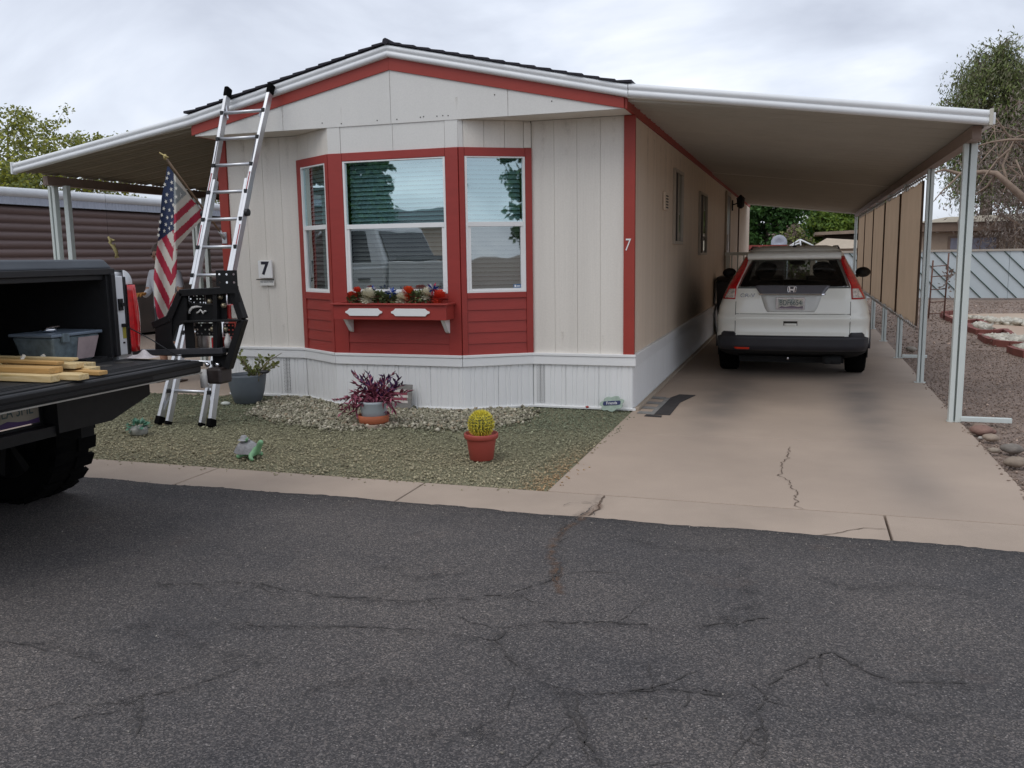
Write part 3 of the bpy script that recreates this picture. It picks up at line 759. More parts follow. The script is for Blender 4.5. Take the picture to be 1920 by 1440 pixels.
# roof deck, shingle courses
ztop = lambda x: rake(x) + 0.118
mb = MB(); mb.hexa([(-6.05, YG + 0.02, ZS + 0.1), (XP, YG + 0.02, rake(XP)), (XP, YE + 0.2, rake(XP)), (-6.05, YE + 0.2, ZS + 0.1), (-6.05, YG + 0.02, ztop(-6.05)), (XP, YG + 0.02, ztop(XP)), (XP, YE + 0.2, ztop(XP)), (-6.05, YE + 0.2, ztop(-6.05))])
mb.hexa([(XP, YG + 0.02, rake(XP)), (-1.47, YG + 0.02, ZS + 0.1), (-1.47, YE + 0.2, ZS + 0.1), (XP, YE + 0.2, rake(XP)), (XP, YG + 0.02, ztop(XP)), (-1.47, YG + 0.02, ztop(-1.53)), (-1.47, YE + 0.2, ztop(-1.53)), (XP, YE + 0.2, ztop(XP))])
mb.build('roof', M['gap'], home)
for side in (0, 1):
    n = 16
    for i in range(n):
        t0, t1 = i / n, (i + 1) / n
        if side == 0: xa, xb = -6.07 + (XP + 6.07) * t0, -6.07 + (XP + 6.07) * t1
        else: xa, xb = -1.455 + (XP + 1.455) * t0, -1.455 + (XP + 1.455) * t1
        za, zb = ztop(max(-6.03, min(-1.53, xa))) + 0.004, ztop(max(-6.03, min(-1.53, xb))) + 0.004
        y0 = YG - 0.075 + rnd.uniform(-0.006, 0.006)
        mb = MB(); mb.hexa([(xa, y0, za), (xb, y0, zb), (xb, YE + 0.2, zb), (xa, YE + 0.2, za), (xa, y0, za + 0.023), (xb, y0, zb + 0.012), (xb, YE + 0.2, zb + 0.012), (xa, YE + 0.2, za + 0.023)])
        mb.build('shingle_course', M['shingle'], home, recalc=True)
mb = MB(); mb.tube([(XP, YG - 0.08, ztop(XP) + 0.018), (XP, YE, ztop(XP) + 0.018)], 0.03, 8); mb.build('ridge_cap', M['shingle'], home)
# white roll-formed fascia: two rounded beads, gable part belongs to the home
def fascia_sweep(pts, h=0.115):
    """two stacked beads running along a line in the x-z plane in front of y"""
    prof = [(0.0, 0.0), (0.030, 0.004), (0.042, 0.018), (0.044, 0.036), (0.034, 0.052), (0.030, 0.057), (0.040, 0.066), (0.046, 0.082), (0.042, 0.100), (0.026, 0.112), (0.0, 0.115)]
    V = []; F = []; n = len(prof)
    for i, (x, zb_, y) in enumerate(pts):
        for d, z in prof: V.append((x, y - d, zb_ + z * h / 0.115))
        for k in range(n - 1):
            if i: F.append(((i - 1) * n + k, i * n + k, i * n + k + 1, (i - 1) * n + k + 1))
    return MB().add(V, F, 0, True)
YFA = YG - 0.022
fascia_sweep([(-6.03, rake(-6.03), YFA), (XP, rake(XP), YFA)]).build('fascia', M['fascia'], home)
fascia_sweep([(XP, rake(XP), YFA), (-1.49, rake(-1.53) + 0.004, YFA)]).build('fascia', M['fascia'], home)
# side windows, door, vent, lantern on the carport wall
M['winframe'] = mat('taupe_window_frame', (0.42, 0.36, 0.29), 0.5, var=0.05)
M['glass3'] = glass_mat('side_glass', 0.35, (0.85, 0.9, 0.88), (0.2, 0.2, 0.2))
def side_window(u0, u1, z0, z1):
    mb = MB(); w = 0.035
    FS.box(mb, u0, u0 + w, z0, z1, -0.005, 0.03); FS.box(mb, u1 - w, u1, z0, z1, -0.005, 0.03); FS.box(mb, u0 + w, u1 - w, z0, z0 + w, -0.005, 0.034); FS.box(mb, u0 + w, u1 - w, z1 - w, z1, -0.005, 0.03)
    um = (u0 + u1) / 2; FS.box(mb, um - 0.014, um + 0.014, z0 + w, z1 - w, -0.003, 0.02)
    win = mb.build('window', M['winframe'], home, bevel=0.002)
    for a, b in ((u0 + w, um - 0.014), (um + 0.014, u1 - w)):
        MB().add([FS.p(a, z0 + w, 0.006), FS.p(b, z0 + w, 0.006), FS.p(b, z1 - w, 0.006), FS.p(a, z1 - w, 0.006)], [(0, 1, 2, 3)]).build('pane', M['glass3'] if a > um else M['gap'], win)
    mb = MB(); FS.box(mb, u0 + w, u1 - w, z0 + w, z1 - w, -0.002, 0.002); mb.build('backing', M['dark'], win)
side_window(10.93 - YF, 11.70 - YF, 1.60, 2.50); side_window(13.72 - YF, 14.75 - YF, 1.45, 2.40)
mb = MB(); FS.box(mb, 18.45 - YF, 18.53 - YF, 0.82, 2.70, 0, 0.035); FS.box(mb, 19.35 - YF, 19.43 - YF, 0.82, 2.70, 0, 0.035); FS.box(mb, 18.53 - YF, 19.35 - YF, 2.62, 2.70, 0, 0.035)
dr = mb.build('door', M['winframe'], home)
mb = MB(); FS.box(mb, 18.54 - YF, 19.34 - YF, 0.82, 2.61, 0.001, 0.022); mb.build('door_leaf', mat('grey_storm_door', (0.3, 0.3, 0.32), 0.3, var=0.05), dr, bevel=0.003)
mb = MB(); FS.box(mb, 18.62 - YF, 18.66 - YF, 1.52, 1.84, 0.023, 0.06); mb.build('door_handle', M['chrome'], dr)
mb = MB(); FS.box(mb, 22.2 - YF, 22.3 - YF, 0.56, 2.6, 0, 0.02); mb.build('corner_batten', M['seam'], home)
mb = MB(); FS.box(mb, 10.12 - YF, 10.42 - YF, 1.97, 2.17, 0, 0.022); v = mb.build('vent', M['beige'], home, bevel=0.003)
for k in range(5):
    mb = MB(); FS.box(mb, 10.19 - YF, 10.36 - YF, 1.995 + k * 0.032, 2.009 + k * 0.032, 0.0225, 0.026); mb.build('louvre', M['gap'], v)
lt = thing('wall_lantern', 'dark iron wall lantern under the carport roof above the side door', 'lantern', (XR, 20.2, 2.5))
MB().tube([(XR, 20.2, 2.5), (XR + 0.1, 20.2, 2.53), (XR + 0.16, 20.2, 2.62), (XR + 0.16, 20.2, 2.66)], 0.014, 6, 0).box(XR, XR + 0.02, 20.13, 20.27, 2.38, 2.6).build('arm', M['blacksteel'], lt)
MB().lathe([(0.02, 0.0), (0.075, 0.04), (0.085, 0.2), (0.1, 0.21), (0.03, 0.28), (0.0, 0.3)], (XR + 0.18, 20.2, 2.42), 6, smooth=False).build('lamp_shade', M['blacksteel'], lt)
# weather streaks and nail heads on the paint
M['streak'] = stain_mat('weather_streak', (0.34, 0.25, 0.17), 0.24)
def streaks(fr, items, d):
    V = []; F = []; T = []
    for (u, z1, L, w) in items:
        o = len(V)
        for j in range(4):
            z = z1 - L * j / 3
            for k in (-1, 0, 1):
                p = fr.p(u + k * w / 2 * (1 - .25 * j), z, d); V.append(tuple(p)); T.append([(1, .8, .4, 0)[j] if k == 0 else 0] * 3)
        for j in range(3):
            for k in range(2): a = o + 3 * j + k; F.append((a + 3, a + 4, a + 1, a))
    np_obj('weather_streaks', V, F, M['streak'], home, tint=np.array(T), kind='stuff')
GF = FR((-6.0, YG), (-1.53, YG))
GF = FR((-6.0, YG - .0095), (-1.53, YG - .0095)); streaks(GF, [(1.045, 2.98, .2, .05), (1.05, 2.90, .14, .03), (.62, 2.86, .09, .03), (2.225, 3.22, .3, .03), (3.40, 2.99, .18, .025), (2.9, 2.95, .16, .04), (1.7, 2.93, .15, .03)], .0012)
streaks(FRT, [(.12, 2.74, .5, .08), (.35, 2.74, .4, .12), (.62, 2.74, .45, .1), (.8, 2.74, .3, .06), (.3, .75, .2, .05), (.7, .72, .17, .04)], .004)
streaks(FL, [(.3, 2.74, .4, .1), (.6, 2.74, .5, .14), (.85, 2.74, .4, .08), (.52, 1.2, .35, .06), (.7, .8, .2, .05)], .004)
streaks(FS, [(u, 2.66, rnd.uniform(.3, .7), rnd.uniform(.06, .2)) for u in np.arange(.3, 9, .42)], .004)
M['wall_patch'] = stain_mat('dark_wall_patch', (0.035, 0.03, 0.028), 1.0); M['wall_patch'].node_tree.nodes['Map Range'].inputs[1].default_value = .1; M['wall_patch'].node_tree.nodes['Map Range'].inputs[2].default_value = .6  # soft patch, darkest low on the carport side wall, fading outward
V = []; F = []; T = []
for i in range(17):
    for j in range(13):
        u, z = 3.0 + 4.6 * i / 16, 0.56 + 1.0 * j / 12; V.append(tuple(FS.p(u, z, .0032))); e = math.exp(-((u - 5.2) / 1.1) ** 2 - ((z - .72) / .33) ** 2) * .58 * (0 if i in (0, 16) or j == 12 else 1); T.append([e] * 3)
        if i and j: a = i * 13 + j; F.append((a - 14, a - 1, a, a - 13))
np_obj('soft_dark_patch', V, F, M['wall_patch'], home, tint=np.array(T), kind='stuff')
nh = MB()
for (px, py) in ((795, 219), (789, 220), (820, 218), (831, 217), (841, 217), (1035, 190), (928, 178), (708, 226), (641, 232), (605, 231), (745, 224)):
    p = at(px, py, y=YG); nh.lathe([(0, -.003), (.006, -.003), (.006, .001)], (p.x, YG - .009, p.z), 6, 0, 'y')
nh.build('nail_heads', M['gap'], home, kind='stuff')
# number 7 on the corner post
text('house_number', '7', 0.16, (-1.567, YF - 0.0165, 1.57), (1, 0, 0), (0, 0, 1), M['vinyl'], home, 0.002, shear=0.12, sx=0.7)
# blue security sticker in the right pane
st = MB(); BR.box(st, BR.L - 0.19, BR.L - 0.115, 1.18, 1.215, -0.0095, -0.0085); st.build('sticker', mat('blue_sticker', (0.08, 0.16, 0.3), 0.4, var=0), home)
st = MB(); BR.box(st, BR.L - 0.18, BR.L - 0.165, 1.188, 1.208, -0.0084, -0.0078); BR.box(st, BR.L - 0.16, BR.L - 0.125, 1.192, 1.2, -0.0084, -0.0078); st.build('sticker_print', M['vinyl'], home)
# ================================================================== CARPORT (right) AND PATIO COVER (left)
def awning(name, label, cat, xi, zi, xo, zo, y0, y1, beam_x, beam_z0, beam_z1, beam_y0):
    t = thing(name, label, cat, (beam_x, y0, 0))
    # roll-formed roof panels laid side by side, each spanning from the home to the beam
    w = 0.305; n = int((y1 - y0) / w)
    prof = [(0.0, 0.0), (0.0, 0.034), (0.018, 0.038), (0.03, 0.004), (0.066, 0.0), (0.072, -0.02), (0.086, -0.02), (0.092, 0.0), (0.141, 0.0), (0.147, -0.02), (0.161, -0.02), (0.167, 0.0), (0.216, 0.0), (0.222, -0.02), (0.236, -0.02), (0.242, 0.0), (0.285, 0.0), (0.297, 0.004), (0.305, 0.036)]
    V = []; F = []
    dz = lambda x: zi + (zo - zi) * (x - xi) / (xo - xi)
    segs = 2
    for j in range(segs + 1):
        x = xi + (xo - xi) * j / segs
        for (a, h) in prof: V.append((x, a, dz(x) + h))
    m = len(prof)
    for j in range(segs):
        for k in range(m - 1): F.append((j * m + k, j * m + k + 1, (j + 1) * m + k + 1, (j + 1) * m + k))
    b = base(t); me = bpy.data.meshes.new('roof_panel')
    me.from_pydata([(p[0] - b.x, p[1], p[2]) for p in V], [], F); me.materials.append(M['pan'] if xo > xi else M['pan2']); me.materials.append(M['panshade'] if xo > xi else M['pan2']); me.polygons.foreach_set('material_index', [1 if any(V[q][2] - dz(V[q][0]) < -.001 for q in f) or all(V[q][2] - dz(V[q][0]) > .003 for q in f) else 0 for f in F])
    for i in range(n):
        o = bpy.data.objects.new('roof_panel', me); COL.objects.link(o); o.parent = t; o.location = (0, i * w, rnd.uniform(-0.0015, 0.0015) - (0.022 if i > 24 else 0))
    ye = y0 + n * w
    sg = 1 if xo > xi else -1
    bm_ = MB(); q = sorted((beam_x - 0.035, beam_x + 0.035))
    bm_.box(q[0], q[1], beam_y0, ye - 0.1, beam_z0, beam_z1); bm_.box(q[0] - 0.012, q[1] + 0.012, beam_y0, ye - 0.1, beam_z0 - 0.008, beam_z0)
    bm_.build('beam', M['beam'], t, bevel=0.003)
    # back edge trim and outer gutter lip
    return t, ye, dz
cp, cye, cdz = awning('carport', 'long white metal carport roof on pale posts covering the concrete driveway', 'carport', XR + 0.007, ZS + 0.085, 1.36, 2.49, YG - 0.03, 25.7, 1.30, 2.37, 2.475, 8.15)
fascia_sweep([(-1.485, 2.840, YFA), (1.335, 2.443, YFA)]).build('fascia', M['fascia'], cp)
MB().box(1.336, 1.362, YFA - 0.052, YFA + 0.02, 2.437, 2.562).build('fascia_cap', mat('cream_cap', (0.55, 0.52, 0.44), 0.5, var=0.05), cp, bevel=0.004)
MB().hexa([(1.345, YFA + 0.02, 2.45), (1.39, YFA + 0.02, 2.45), (1.39, cye, 2.45), (1.345, cye, 2.45), (1.345, YFA + 0.02, 2.54), (1.39, YFA + 0.02, 2.54), (1.39, cye, 2.54), (1.345, cye, 2.54)]).build('gutter', M['fascia'], cp, bevel=0.004)
MB().hexa([(XR, cye - 0.02, ZS + 0.02), (1.36, cye - 0.02, 2.42), (1.36, cye + 0.03, 2.42), (XR, cye + 0.03, ZS + 0.02), (XR, cye - 0.02, ZS + 0.13), (1.36, cye - 0.02, 2.54), (1.36, cye + 0.03, 2.54), (XR, cye + 0.03, ZS + 0.13)]).build('back_trim', M['fascia'], cp)
py_ = [8.43, 10.85, 13.28, 15.70, 18.15, 20.57, 23.0, 25.4]
for i, y in enumerate(py_):
    mb = MB(); h = 0.036 if i else 0.052
    z1 = 2.362
    # open C-shaped post: web and two flanges, so a dark groove shows
    mb.box(1.30 - h, 1.30 + h, y + h * 0.4, y + h * 0.4 + 0.006, 0.0, z1)
    mb.box(1.30 - h, 1.30 - h * 0.28, y - h, y + h * 0.4, 0, z1); mb.box(1.30 + h * 0.05, 1.30 + h, y - h * 0.9, y + h * 0.4, 0, z1)
    p_ = mb.build('post', M['post'], cp, bevel=0.003)
    if i in (0, 2):
        mb = MB(); x1 = 1.74 if i == 0 else 1.66
        mb.box(1.345, x1, y - 0.06, y - 0.01, 0.012, 0.052); mb.build('foot_bracket', M['post'], p_, bevel=0.003)
    MB().box(1.30 - 0.06, 1.30 + 0.06, y - 0.03, y + 0.03, 0.0, 0.008).build('base_plate', M['post'], p_)

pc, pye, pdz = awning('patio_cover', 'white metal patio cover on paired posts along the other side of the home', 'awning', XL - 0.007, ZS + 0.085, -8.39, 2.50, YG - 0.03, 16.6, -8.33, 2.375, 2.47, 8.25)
fascia_sweep([(-8.385, 2.470, YFA), (-6.03, 2.852, YFA)]).build('fascia', M['fascia'], pc)
MB().box(-8.41, -8.386, YFA - 0.052, YFA + 0.02, 2.462, 2.592).build('fascia_cap', M['fascia'], pc, bevel=0.004)
for i, y in enumerate((8.42, 10.9, 13.4, 15.9)):
    for x in ((-8.39, -8.20) if i in (0, 3) else (-8.33, -8.17)):
        mb = MB(); mb.box(x - 0.045, x + 0.045, y + 0.02, y + 0.026, 0, 2.366); mb.box(x - 0.045, x - 0.012, y - 0.045, y + 0.02, 0, 2.366); mb.box(x + 0.004, x + 0.045, y - 0.04, y + 0.02, 0, 2.366)
        if x > -8.3: mb = MB().box(x - 0.03, x + 0.03, y - 0.03, y + 0.03, 0, 2.366)
        mb.build('post', M['post'], pc, bevel=0.003)

# shade cloths laced between the carport posts
M['lace'] = mat('pale_lacing', (0.5, 0.48, 0.44), 0.8, var=0.2, vs=40)
sc_lab = ['plain brown shade cloth stretched beside the driveway, first behind the street end', 'brown shade cloth second from the street along the carport',
          'brown shade cloth third from the street along the carport', 'brown shade cloth fourth from the street along the carport', 'brown shade cloth deepest under the carport by the car']
for i in range(5):
    a, b = py_[i + 1] + 0.05, py_[i + 2] - 0.05
    t = thing('shade_screen', sc_lab[i], 'shade screen', (1.235, a, 0.6), group='brown shade cloths along the carport')
    z0, z1 = 0.64, 2.24
    ph1 = rnd.random() * 6
    mb = MB()
    mb.sheet(lambda u, v: (1.236 + 0.012 * math.sin(u * PI) * math.sin(v * PI) + 0.004 * math.sin(u * 21 + ph1), a + (b - a) * u, z0 + (z1 - z0) * v + 0.012 * math.sin(u * PI * 5) * (1 if v == 1 else -1 if v == 0 else 0)), np.linspace(0, 1, 31), np.linspace(0, 1, 5), 0)
    mb.build('cloth', M['screen'], t)
    for e in (a - 0.02, b + 0.02): MB().box(1.226, 1.244, e - 0.03, e + 0.03, z0, z1).build('seam', M['seam'], t)
    for zr in (0.605, 2.285): MB().tube([(1.25, a - 0.06, zr), (1.25, b + 0.06, zr)], 0.011, 6).build('rail', M['beam'], t)
    mb = MB()
    for k in range(12):
        y = a + (b - a) * (k + 0.5) / 12
        mb.tube([(1.238, y, 0.585), (1.236, y + 0.04, z0 + 0.02)], 0.006, 4); mb.tube([(1.238, y, 2.305), (1.236, y + 0.04, z1 - 0.02)], 0.006, 4)
    mb.build('lacing', M['lace'], t, kind='stuff')

# ================================================================== plan-outline loft used for both vehicles
def smooth_interp(keys, z):
    for (z0, v0), (z1, v1) in zip(keys[:-1], keys[1:]):
        if z <= z1:
            f = max(0, min(1, (z - z0) / (z1 - z0)))
            return v0 + (v1 - v0) * f
    return keys[-1][1]
# ================================================================== WHITE SUV
CX, CY = -0.105, 10.78
HW = [(0.20, 0.80), (0.31, 0.835), (0.407, 0.858), (0.53, 0.866), (0.71, 0.866), (0.834, 0.848), (0.956, 0.805), (1.08, 0.755), (1.2, 0.70), (1.32, 0.636), (1.456, 0.565), (1.50, 0.535), (1.535, 0.49), (1.56, 0.38)]
YR = [(0.20, 0.55), (0.27, 0.30), (0.31, 0.05), (0.38, 0.005), (0.50, 0.0), (0.535, 0.035), (0.58, 0.055), (0.66, 0.052), (0.70, 0.03), (0.735, 0.032), (0.76, 0.066), (0.834, 0.072), (0.956, 0.10), (1.08, 0.16), (1.2, 0.26), (1.32, 0.37), (1.42, 0.46), (1.50, 0.52), (1.535, 0.62), (1.56, 1.0)]
YFR = [(0.20, 4.0), (0.31, 4.18), (0.5, 4.26), (0.75, 4.25), (0.88, 4.12), (0.96, 3.7), (1.02, 3.2), (1.08, 3.02), (1.2, 2.8), (1.4, 2.35), (1.5, 2.05), (1.535, 1.9), (1.56, 1.6)]
def hw(z): return smooth_interp(HW, z)
def rear(x, z):
    h = hw(z); rx, ry = 0.30, 0.20
    d = abs(x); y = smooth_interp(YR, z) + 0.035 * (d / h) ** 2
    if d > h - rx: y += ry * (1 - math.sqrt(max(0, 1 - ((d - h + rx) / rx) ** 2)))
    return CY + y
def ring(z):
    h = hw(z); P = []
    xs = [-1 + 2 * k / 30 for k in range(31)]
    xs = [math.copysign(abs(q) ** 0.72, q) for q in xs]
    for q in xs: P.append((CX + q * h, rear(q * h, z), z))
    yf = CY + smooth_interp(YFR, z); ys = rear(h, z)
    for k in range(1, 9):
        P.append((CX + h, ys + (yf - 0.45 - ys) * k / 8, z))
    for k in range(1, 13):
        a = PI * k / 13
        P.append((CX + h * math.cos(a), yf - 0.45 + 0.45 * math.sin(a) ** 0.8, z))
    for k in range(8, 0, -1):
        P.append((CX - h, ys + (yf - 0.45 - ys) * k / 8, z))
    return P
M['carpaint'] = mat('pearl_white_paint', (0.86, 0.865, 0.79), 0.28, var=0.02, vs=3, coat=0.6)
M['darkglass'] = mat('dark_tinted_glass', (0.008, 0.008, 0.010), 0.04, var=0, spec=0.6)
M['redlens'] = mat('red_lens', (0.55, 0.010, 0.014), 0.12, var=0.35, vs=22, coat=0.8)
M['clearlens'] = mat('clear_lens', (0.62, 0.55, 0.5), 0.12, var=0.5, vs=26, coat=0.8, col2=(0.7, 0.62, 0.56))
M['cladding'] = mat('grey_black_cladding', (0.022, 0.022, 0.027), 0.5, var=0.1)
M['gloss_grey'] = mat('grey_gloss_garnish', (0.12, 0.12, 0.135), 0.15, var=0.05, coat=0.5)
M['under'] = mat('underbody', (0.008, 0.008, 0.008), 0.9, var=0)
M['reflector'] = mat('red_reflector', (0.75, 0.05, 0.02), 0.2, var=0.1)
car = thing('parked_car', 'pearl white compact suv parked under the carport with its tailgate to the street', 'car', (CX, CY + 2, 0))
zs = [0.20, 0.25, 0.31, 0.36, 0.407, 0.45, 0.50, 0.535, 0.56, 0.60, 0.66, 0.70, 0.735, 0.76, 0.80, 0.834, 0.88, 0.92, 0.956, 1.0, 1.04, 1.08, 1.14, 1.2, 1.26, 1.32, 1.38, 1.42, 1.456, 1.485, 1.50, 1.52, 1.535, 1.55, 1.56]
mb = MB(); R = [ring(z) for z in zs]; n = len(R[0]); V = [p for r in R for p in r]; F = []; mm = []
for j in range(len(zs) - 1):
    for k in range(n):
        if 1.07 < zs[j] < 1.35 and (4 <= k <= 25 or 41 <= k <= 48): continue      # openings for rear window and windscreen
        F.append((j * n + k, j * n + (k + 1) % n, (j + 1) * n + (k + 1) % n, (j + 1) * n + k))
fz = [next(z for z, jj in zip(zs, range(len(zs))) if jj == f[0] // n) for f in F]
# dark cabin lining inside the shell, with the same openings
inn = MB(); iv = []; jf = []; zi = [z for z in zs if 0.8 <= z <= 1.5]
for z in zi: iv += [(CX + (p[0] - CX) * .955, CY + 2 + (p[1] - CY - 2) * .965, z - (0.02 if z > 1.4 else 0)) for p in ring(z)]
for j in range(len(zi) - 1):
    for k in range(n):
        if 1.07 < zi[j] < 1.35 and (4 <= k <= 25 or 41 <= k <= 48): continue
        jf.append((j * n + k, (j + 1) * n + k, (j + 1) * n + (k + 1) % n, j * n + (k + 1) % n))
inn.add(iv, jf, 0, True); L_ = (len(zi) - 1) * n; inn.add(iv[L_:], [tuple(reversed(range(n)))]); inn.add(iv[:n], [tuple(range(n))])
M['cabin'] = mat('dark_cabin', (0.022, 0.021, 0.02), .8, var=.1); inn.build('cabin_lining', M['cabin'], car)
for x in (-.36, .36):
    for y, zt in ((1.35, 1.12), (2.15, 1.16)):
        sb = MB(); sb.hexa([(CX + x - .25, CY + y, .6), (CX + x + .25, CY + y, .6), (CX + x + .25, CY + y + .14, .6), (CX + x - .25, CY + y + .14, .6), (CX + x - .21, CY + y - .1, zt), (CX + x + .21, CY + y - .1, zt), (CX + x + .21, CY + y, zt), (CX + x - .21, CY + y, zt)]); sb.build('seat', M['cabin'], car, bevel=.03)
        MB().ball((CX + x, CY + y - .06, zt + .10), (.13, .05, .09), 12, 8).build('headrest', M['cabin'], car)
MB().ball((CX + .03, CY + 2.62, 1.33), (.11, .02, .035), 12, 6).build('rear_view_mirror', M['cabin'], car)
mb.add(V, F, 0, True); mb.m = [2 if z < 0.40 else 0 for z in fz]; mb.add(R[-1], [tuple(range(n))], 0, True); mb.add(R[0], [tuple(reversed(range(n)))], 1)
mb.build('body', [M['carpaint'], M['under'], M['under']], car)
def rpatch(name, m, zl, xl, xr, off=0.004, nx=12, par=None, thick=0.012, smooth=True):
    """a panel lying on the rear of the car between two side edges given per height"""
    mb = MB(); V = []; F = []; nz = 10
    zz = [zl[0] + (zl[-1] - zl[0]) * j / nz for j in range(nz + 1)]
    kx0 = list(zip(zl, xl)); kx1 = list(zip(zl, xr))
    g = []
    for z in zz:
        a, b = smooth_interp(kx0, z), smooth_interp(kx1, z)
        lim = hw(z) * 0.9985
        row = []
        for k in range(nx + 1):
            x = a + (b - a) * k / nx; x = max(-lim, min(lim, x)); row.append((x, z))
        g.append(row)
    def P(x, z, o): return (CX + x * (1 + o * 0.4), rear(x, z) - o, z)
    for lay in (off, off - thick):
        for row in g:
            for x, z in row: V.append(P(x, z, lay))
    w = nx + 1; L = len(g) * w
    for j in range(nz):
        for k in range(nx): F.append((j * w + k, j * w + k + 1, (j + 1) * w + k + 1, (j + 1) * w + k))
    ed = [(0, k) for k in range(w)] + [(j, nx) for j in range(1, nz + 1)] + [(nz, k) for k in range(nx - 1, -1, -1)] + [(j, 0) for j in range(nz - 1, 0, -1)]
    for (a, b) in zip(ed, ed[1:] + ed[:1]):
        i0, i1 = a[0] * w + a[1], b[0] * w + b[1]; F.append((i1, i0, i0 + L, i1 + L))
    mb.add(V, F, 0, smooth)
    return mb.build(name, m, par or car)
c2x = lambda q: (q - 852) / 820.0
c2z = lambda q: 1.5 - (q - 154) / 820.0
# rear glass, garnish, chrome strip
M['privacy'] = glass_mat('privacy_glass', 0.05, (.9, .9, .92), (.34, .36, .36))
wv = [R[j][k] for j in range(len(zs)) if 1.07 < zs[j] < 1.40 for k in range(41, 50)]; nw = 9
MB().add(wv, [(j * nw + k, j * nw + k + 1, (j + 1) * nw + k + 1, (j + 1) * nw + k) for j in range(len(wv) // nw - 1) for k in range(nw - 1)], 0, True).build('windscreen', glass_mat('windscreen_glass', 0.06, (.9, .9, .9), (.75, .8, .78)), car)
rg = rpatch('rear_window', M['privacy'], [1.06, 1.2, 1.39], [c2x(335), c2x(375), c2x(452)], [c2x(1376), c2x(1338), c2x(1286)], 0.003, 24)
rpatch('garnish', M['gloss_grey'], [c2z(566), c2z(540), c2z(500), c2z(486)], [c2x(552), c2x(535), c2x(505), c2x(510)], [c2x(1140), c2x(1155), c2x(1190), c2x(1185)], 0.014, 16)
rpatch('chrome_strip', M['chrome'], [c2z(576), c2z(564)], [c2x(548), c2x(540)], [c2x(1145), c2x(1152)], 0.020, 14)
# spoiler over the glass
sp_ = MB(); V = []; F = []
for k in range(25):
    x = -0.53 + 1.06 * k / 24; c = 1 - 0.10 * (abs(x) / 0.53) ** 3
    y0 = CY + 0.30 + 0.05 * (x / 0.53) ** 2
    V += [(CX + x, y0 + 0.03, 1.395), (CX + x, y0, 1.415), (CX + x, y0 + 0.03, 1.465 * c + 1.465 * (1 - c)), (CX + x, y0 + 0.42, 1.533 - 0.03 * (x / 0.53) ** 4), (CX + x, y0 + 0.30, 1.39)]
    if k:
        o = 5 * k
        for q in range(5): F.append((o - 5 + q, o - 5 + (q + 1) % 5, o + (q + 1) % 5, o + q))
sp_.add(V, F, 0, True); F2 = [(0, 1, 2, 3, 4)]; sp_.add(V[:5], F2); sp_.add(V[-5:], [(4, 3, 2, 1, 0)])
sp_.build('spoiler', M['carpaint'], car, recalc=True)
for s in (-1, 1):
    # tall tail lamp climbing beside the glass, clear section at its foot
    inn = [c2x(1385), c2x(1380), c2x(1338), c2x(1300), c2x(1282)]
    out_ = [0.815, 0.76, 0.69, 0.62, 0.575]
    zl = [0.935, 1.08, 1.20, 1.32, 1.43]
    xl, xr = ([-q for q in out_], [-q for q in inn]) if s < 0 else (inn, out_)
    tl = rpatch('tail_light', M['redlens'], zl, xl, xr, 0.012, 8)
    zl2 = [0.95, 1.0, 1.055]
    i2 = [c2x(1392), c2x(1390), c2x(1388)]; o2 = [c2x(1488), c2x(1468), c2x(1442)]
    if s < 0: rpatch('clear_lens', M['clearlens'], zl2, [-q for q in o2], [-q for q in i2], 0.017, 6, tl)
    else: rpatch('clear_lens', M['clearlens'], zl2, i2, o2, 0.017, 6, tl)
# hatch shut lines
for x in (c2x(326), c2x(1378)): rpatch('shut_line', M['gap'], [c2z(955), c2z(640)], [x - 0.003] * 2, [x + 0.003] * 2, 0.0012, 2, thick=0.003)
rpatch('shut_line', M['gap'], [c2z(760), c2z(756)], [c2x(326)] * 2, [c2x(1378)] * 2, 0.0012, 18, thick=0.003)
rpatch('shut_line', M['gap'], [c2z(965), c2z(961)], [c2x(345)] * 2, [c2x(1330)] * 2, 0.0012, 18, thick=0.003)
# number plate recess, plate, handle
rpatch('plate_recess', mat('recess_paint', (0.62, 0.63, 0.6), 0.3, var=0.02), [c2z(738), c2z(700), c2z(580)], [c2x(625), c2x(600), c2x(560)], [c2x(1055), c2x(1080), c2x(1120)], 0.002, 10, thick=0.004)
xa, xb, za, zb_ = c2x(706), c2x(968), c2z(716), c2z(598)
pl = MB(); yp = rear(0, 0.87) - 0.022; pl.box(CX + xa, CX + xb, yp, yp + 0.012, za, zb_); pl.box(CX + xa + 0.022, CX + xb - 0.022, yp + 0.013, yp + 0.02, za, zb_)
plate = pl.build('license_plate', M['chrome'], car, bevel=0.004)
MB().box(CX + xa + 0.018, CX + xb - 0.018, yp - 0.0022, yp - 0.0005, za + 0.014, zb_ - 0.014).build('plate_face', mat('plate_face', (0.45, 0.50, 0.48), 0.5, var=0.25, vs=14, col2=(0.55, 0.5, 0.42)), plate)
MB().prism([(xa + 0.02, za + 0.016), (xb - 0.02, za + 0.016), (xb - 0.02, za + 0.045), (xb - 0.08, za + 0.036), (0.0, za + 0.05), (xa + 0.10, za + 0.034), (xa + 0.06, za + 0.046)], lambda p, q, d: (CX + p, d, q), yp - 0.0032, yp - 0.0026).build('plate_scenery', mat('plate_scenery', (0.20, 0.16, 0.2), 0.6, var=0.2), plate)
M['plateink'] = mat('plate_ink', (0.05, 0.09, 0.09), 0.6, var=0)
text('plate_number', 'BDF6654', 0.085, (CX + (xa + xb) / 2, yp - 0.0035, (za + zb_) / 2 + 0.008), (1, 0, 0), (0, 0, 1), M['plateink'], plate, 0.0005, sx=0.78)
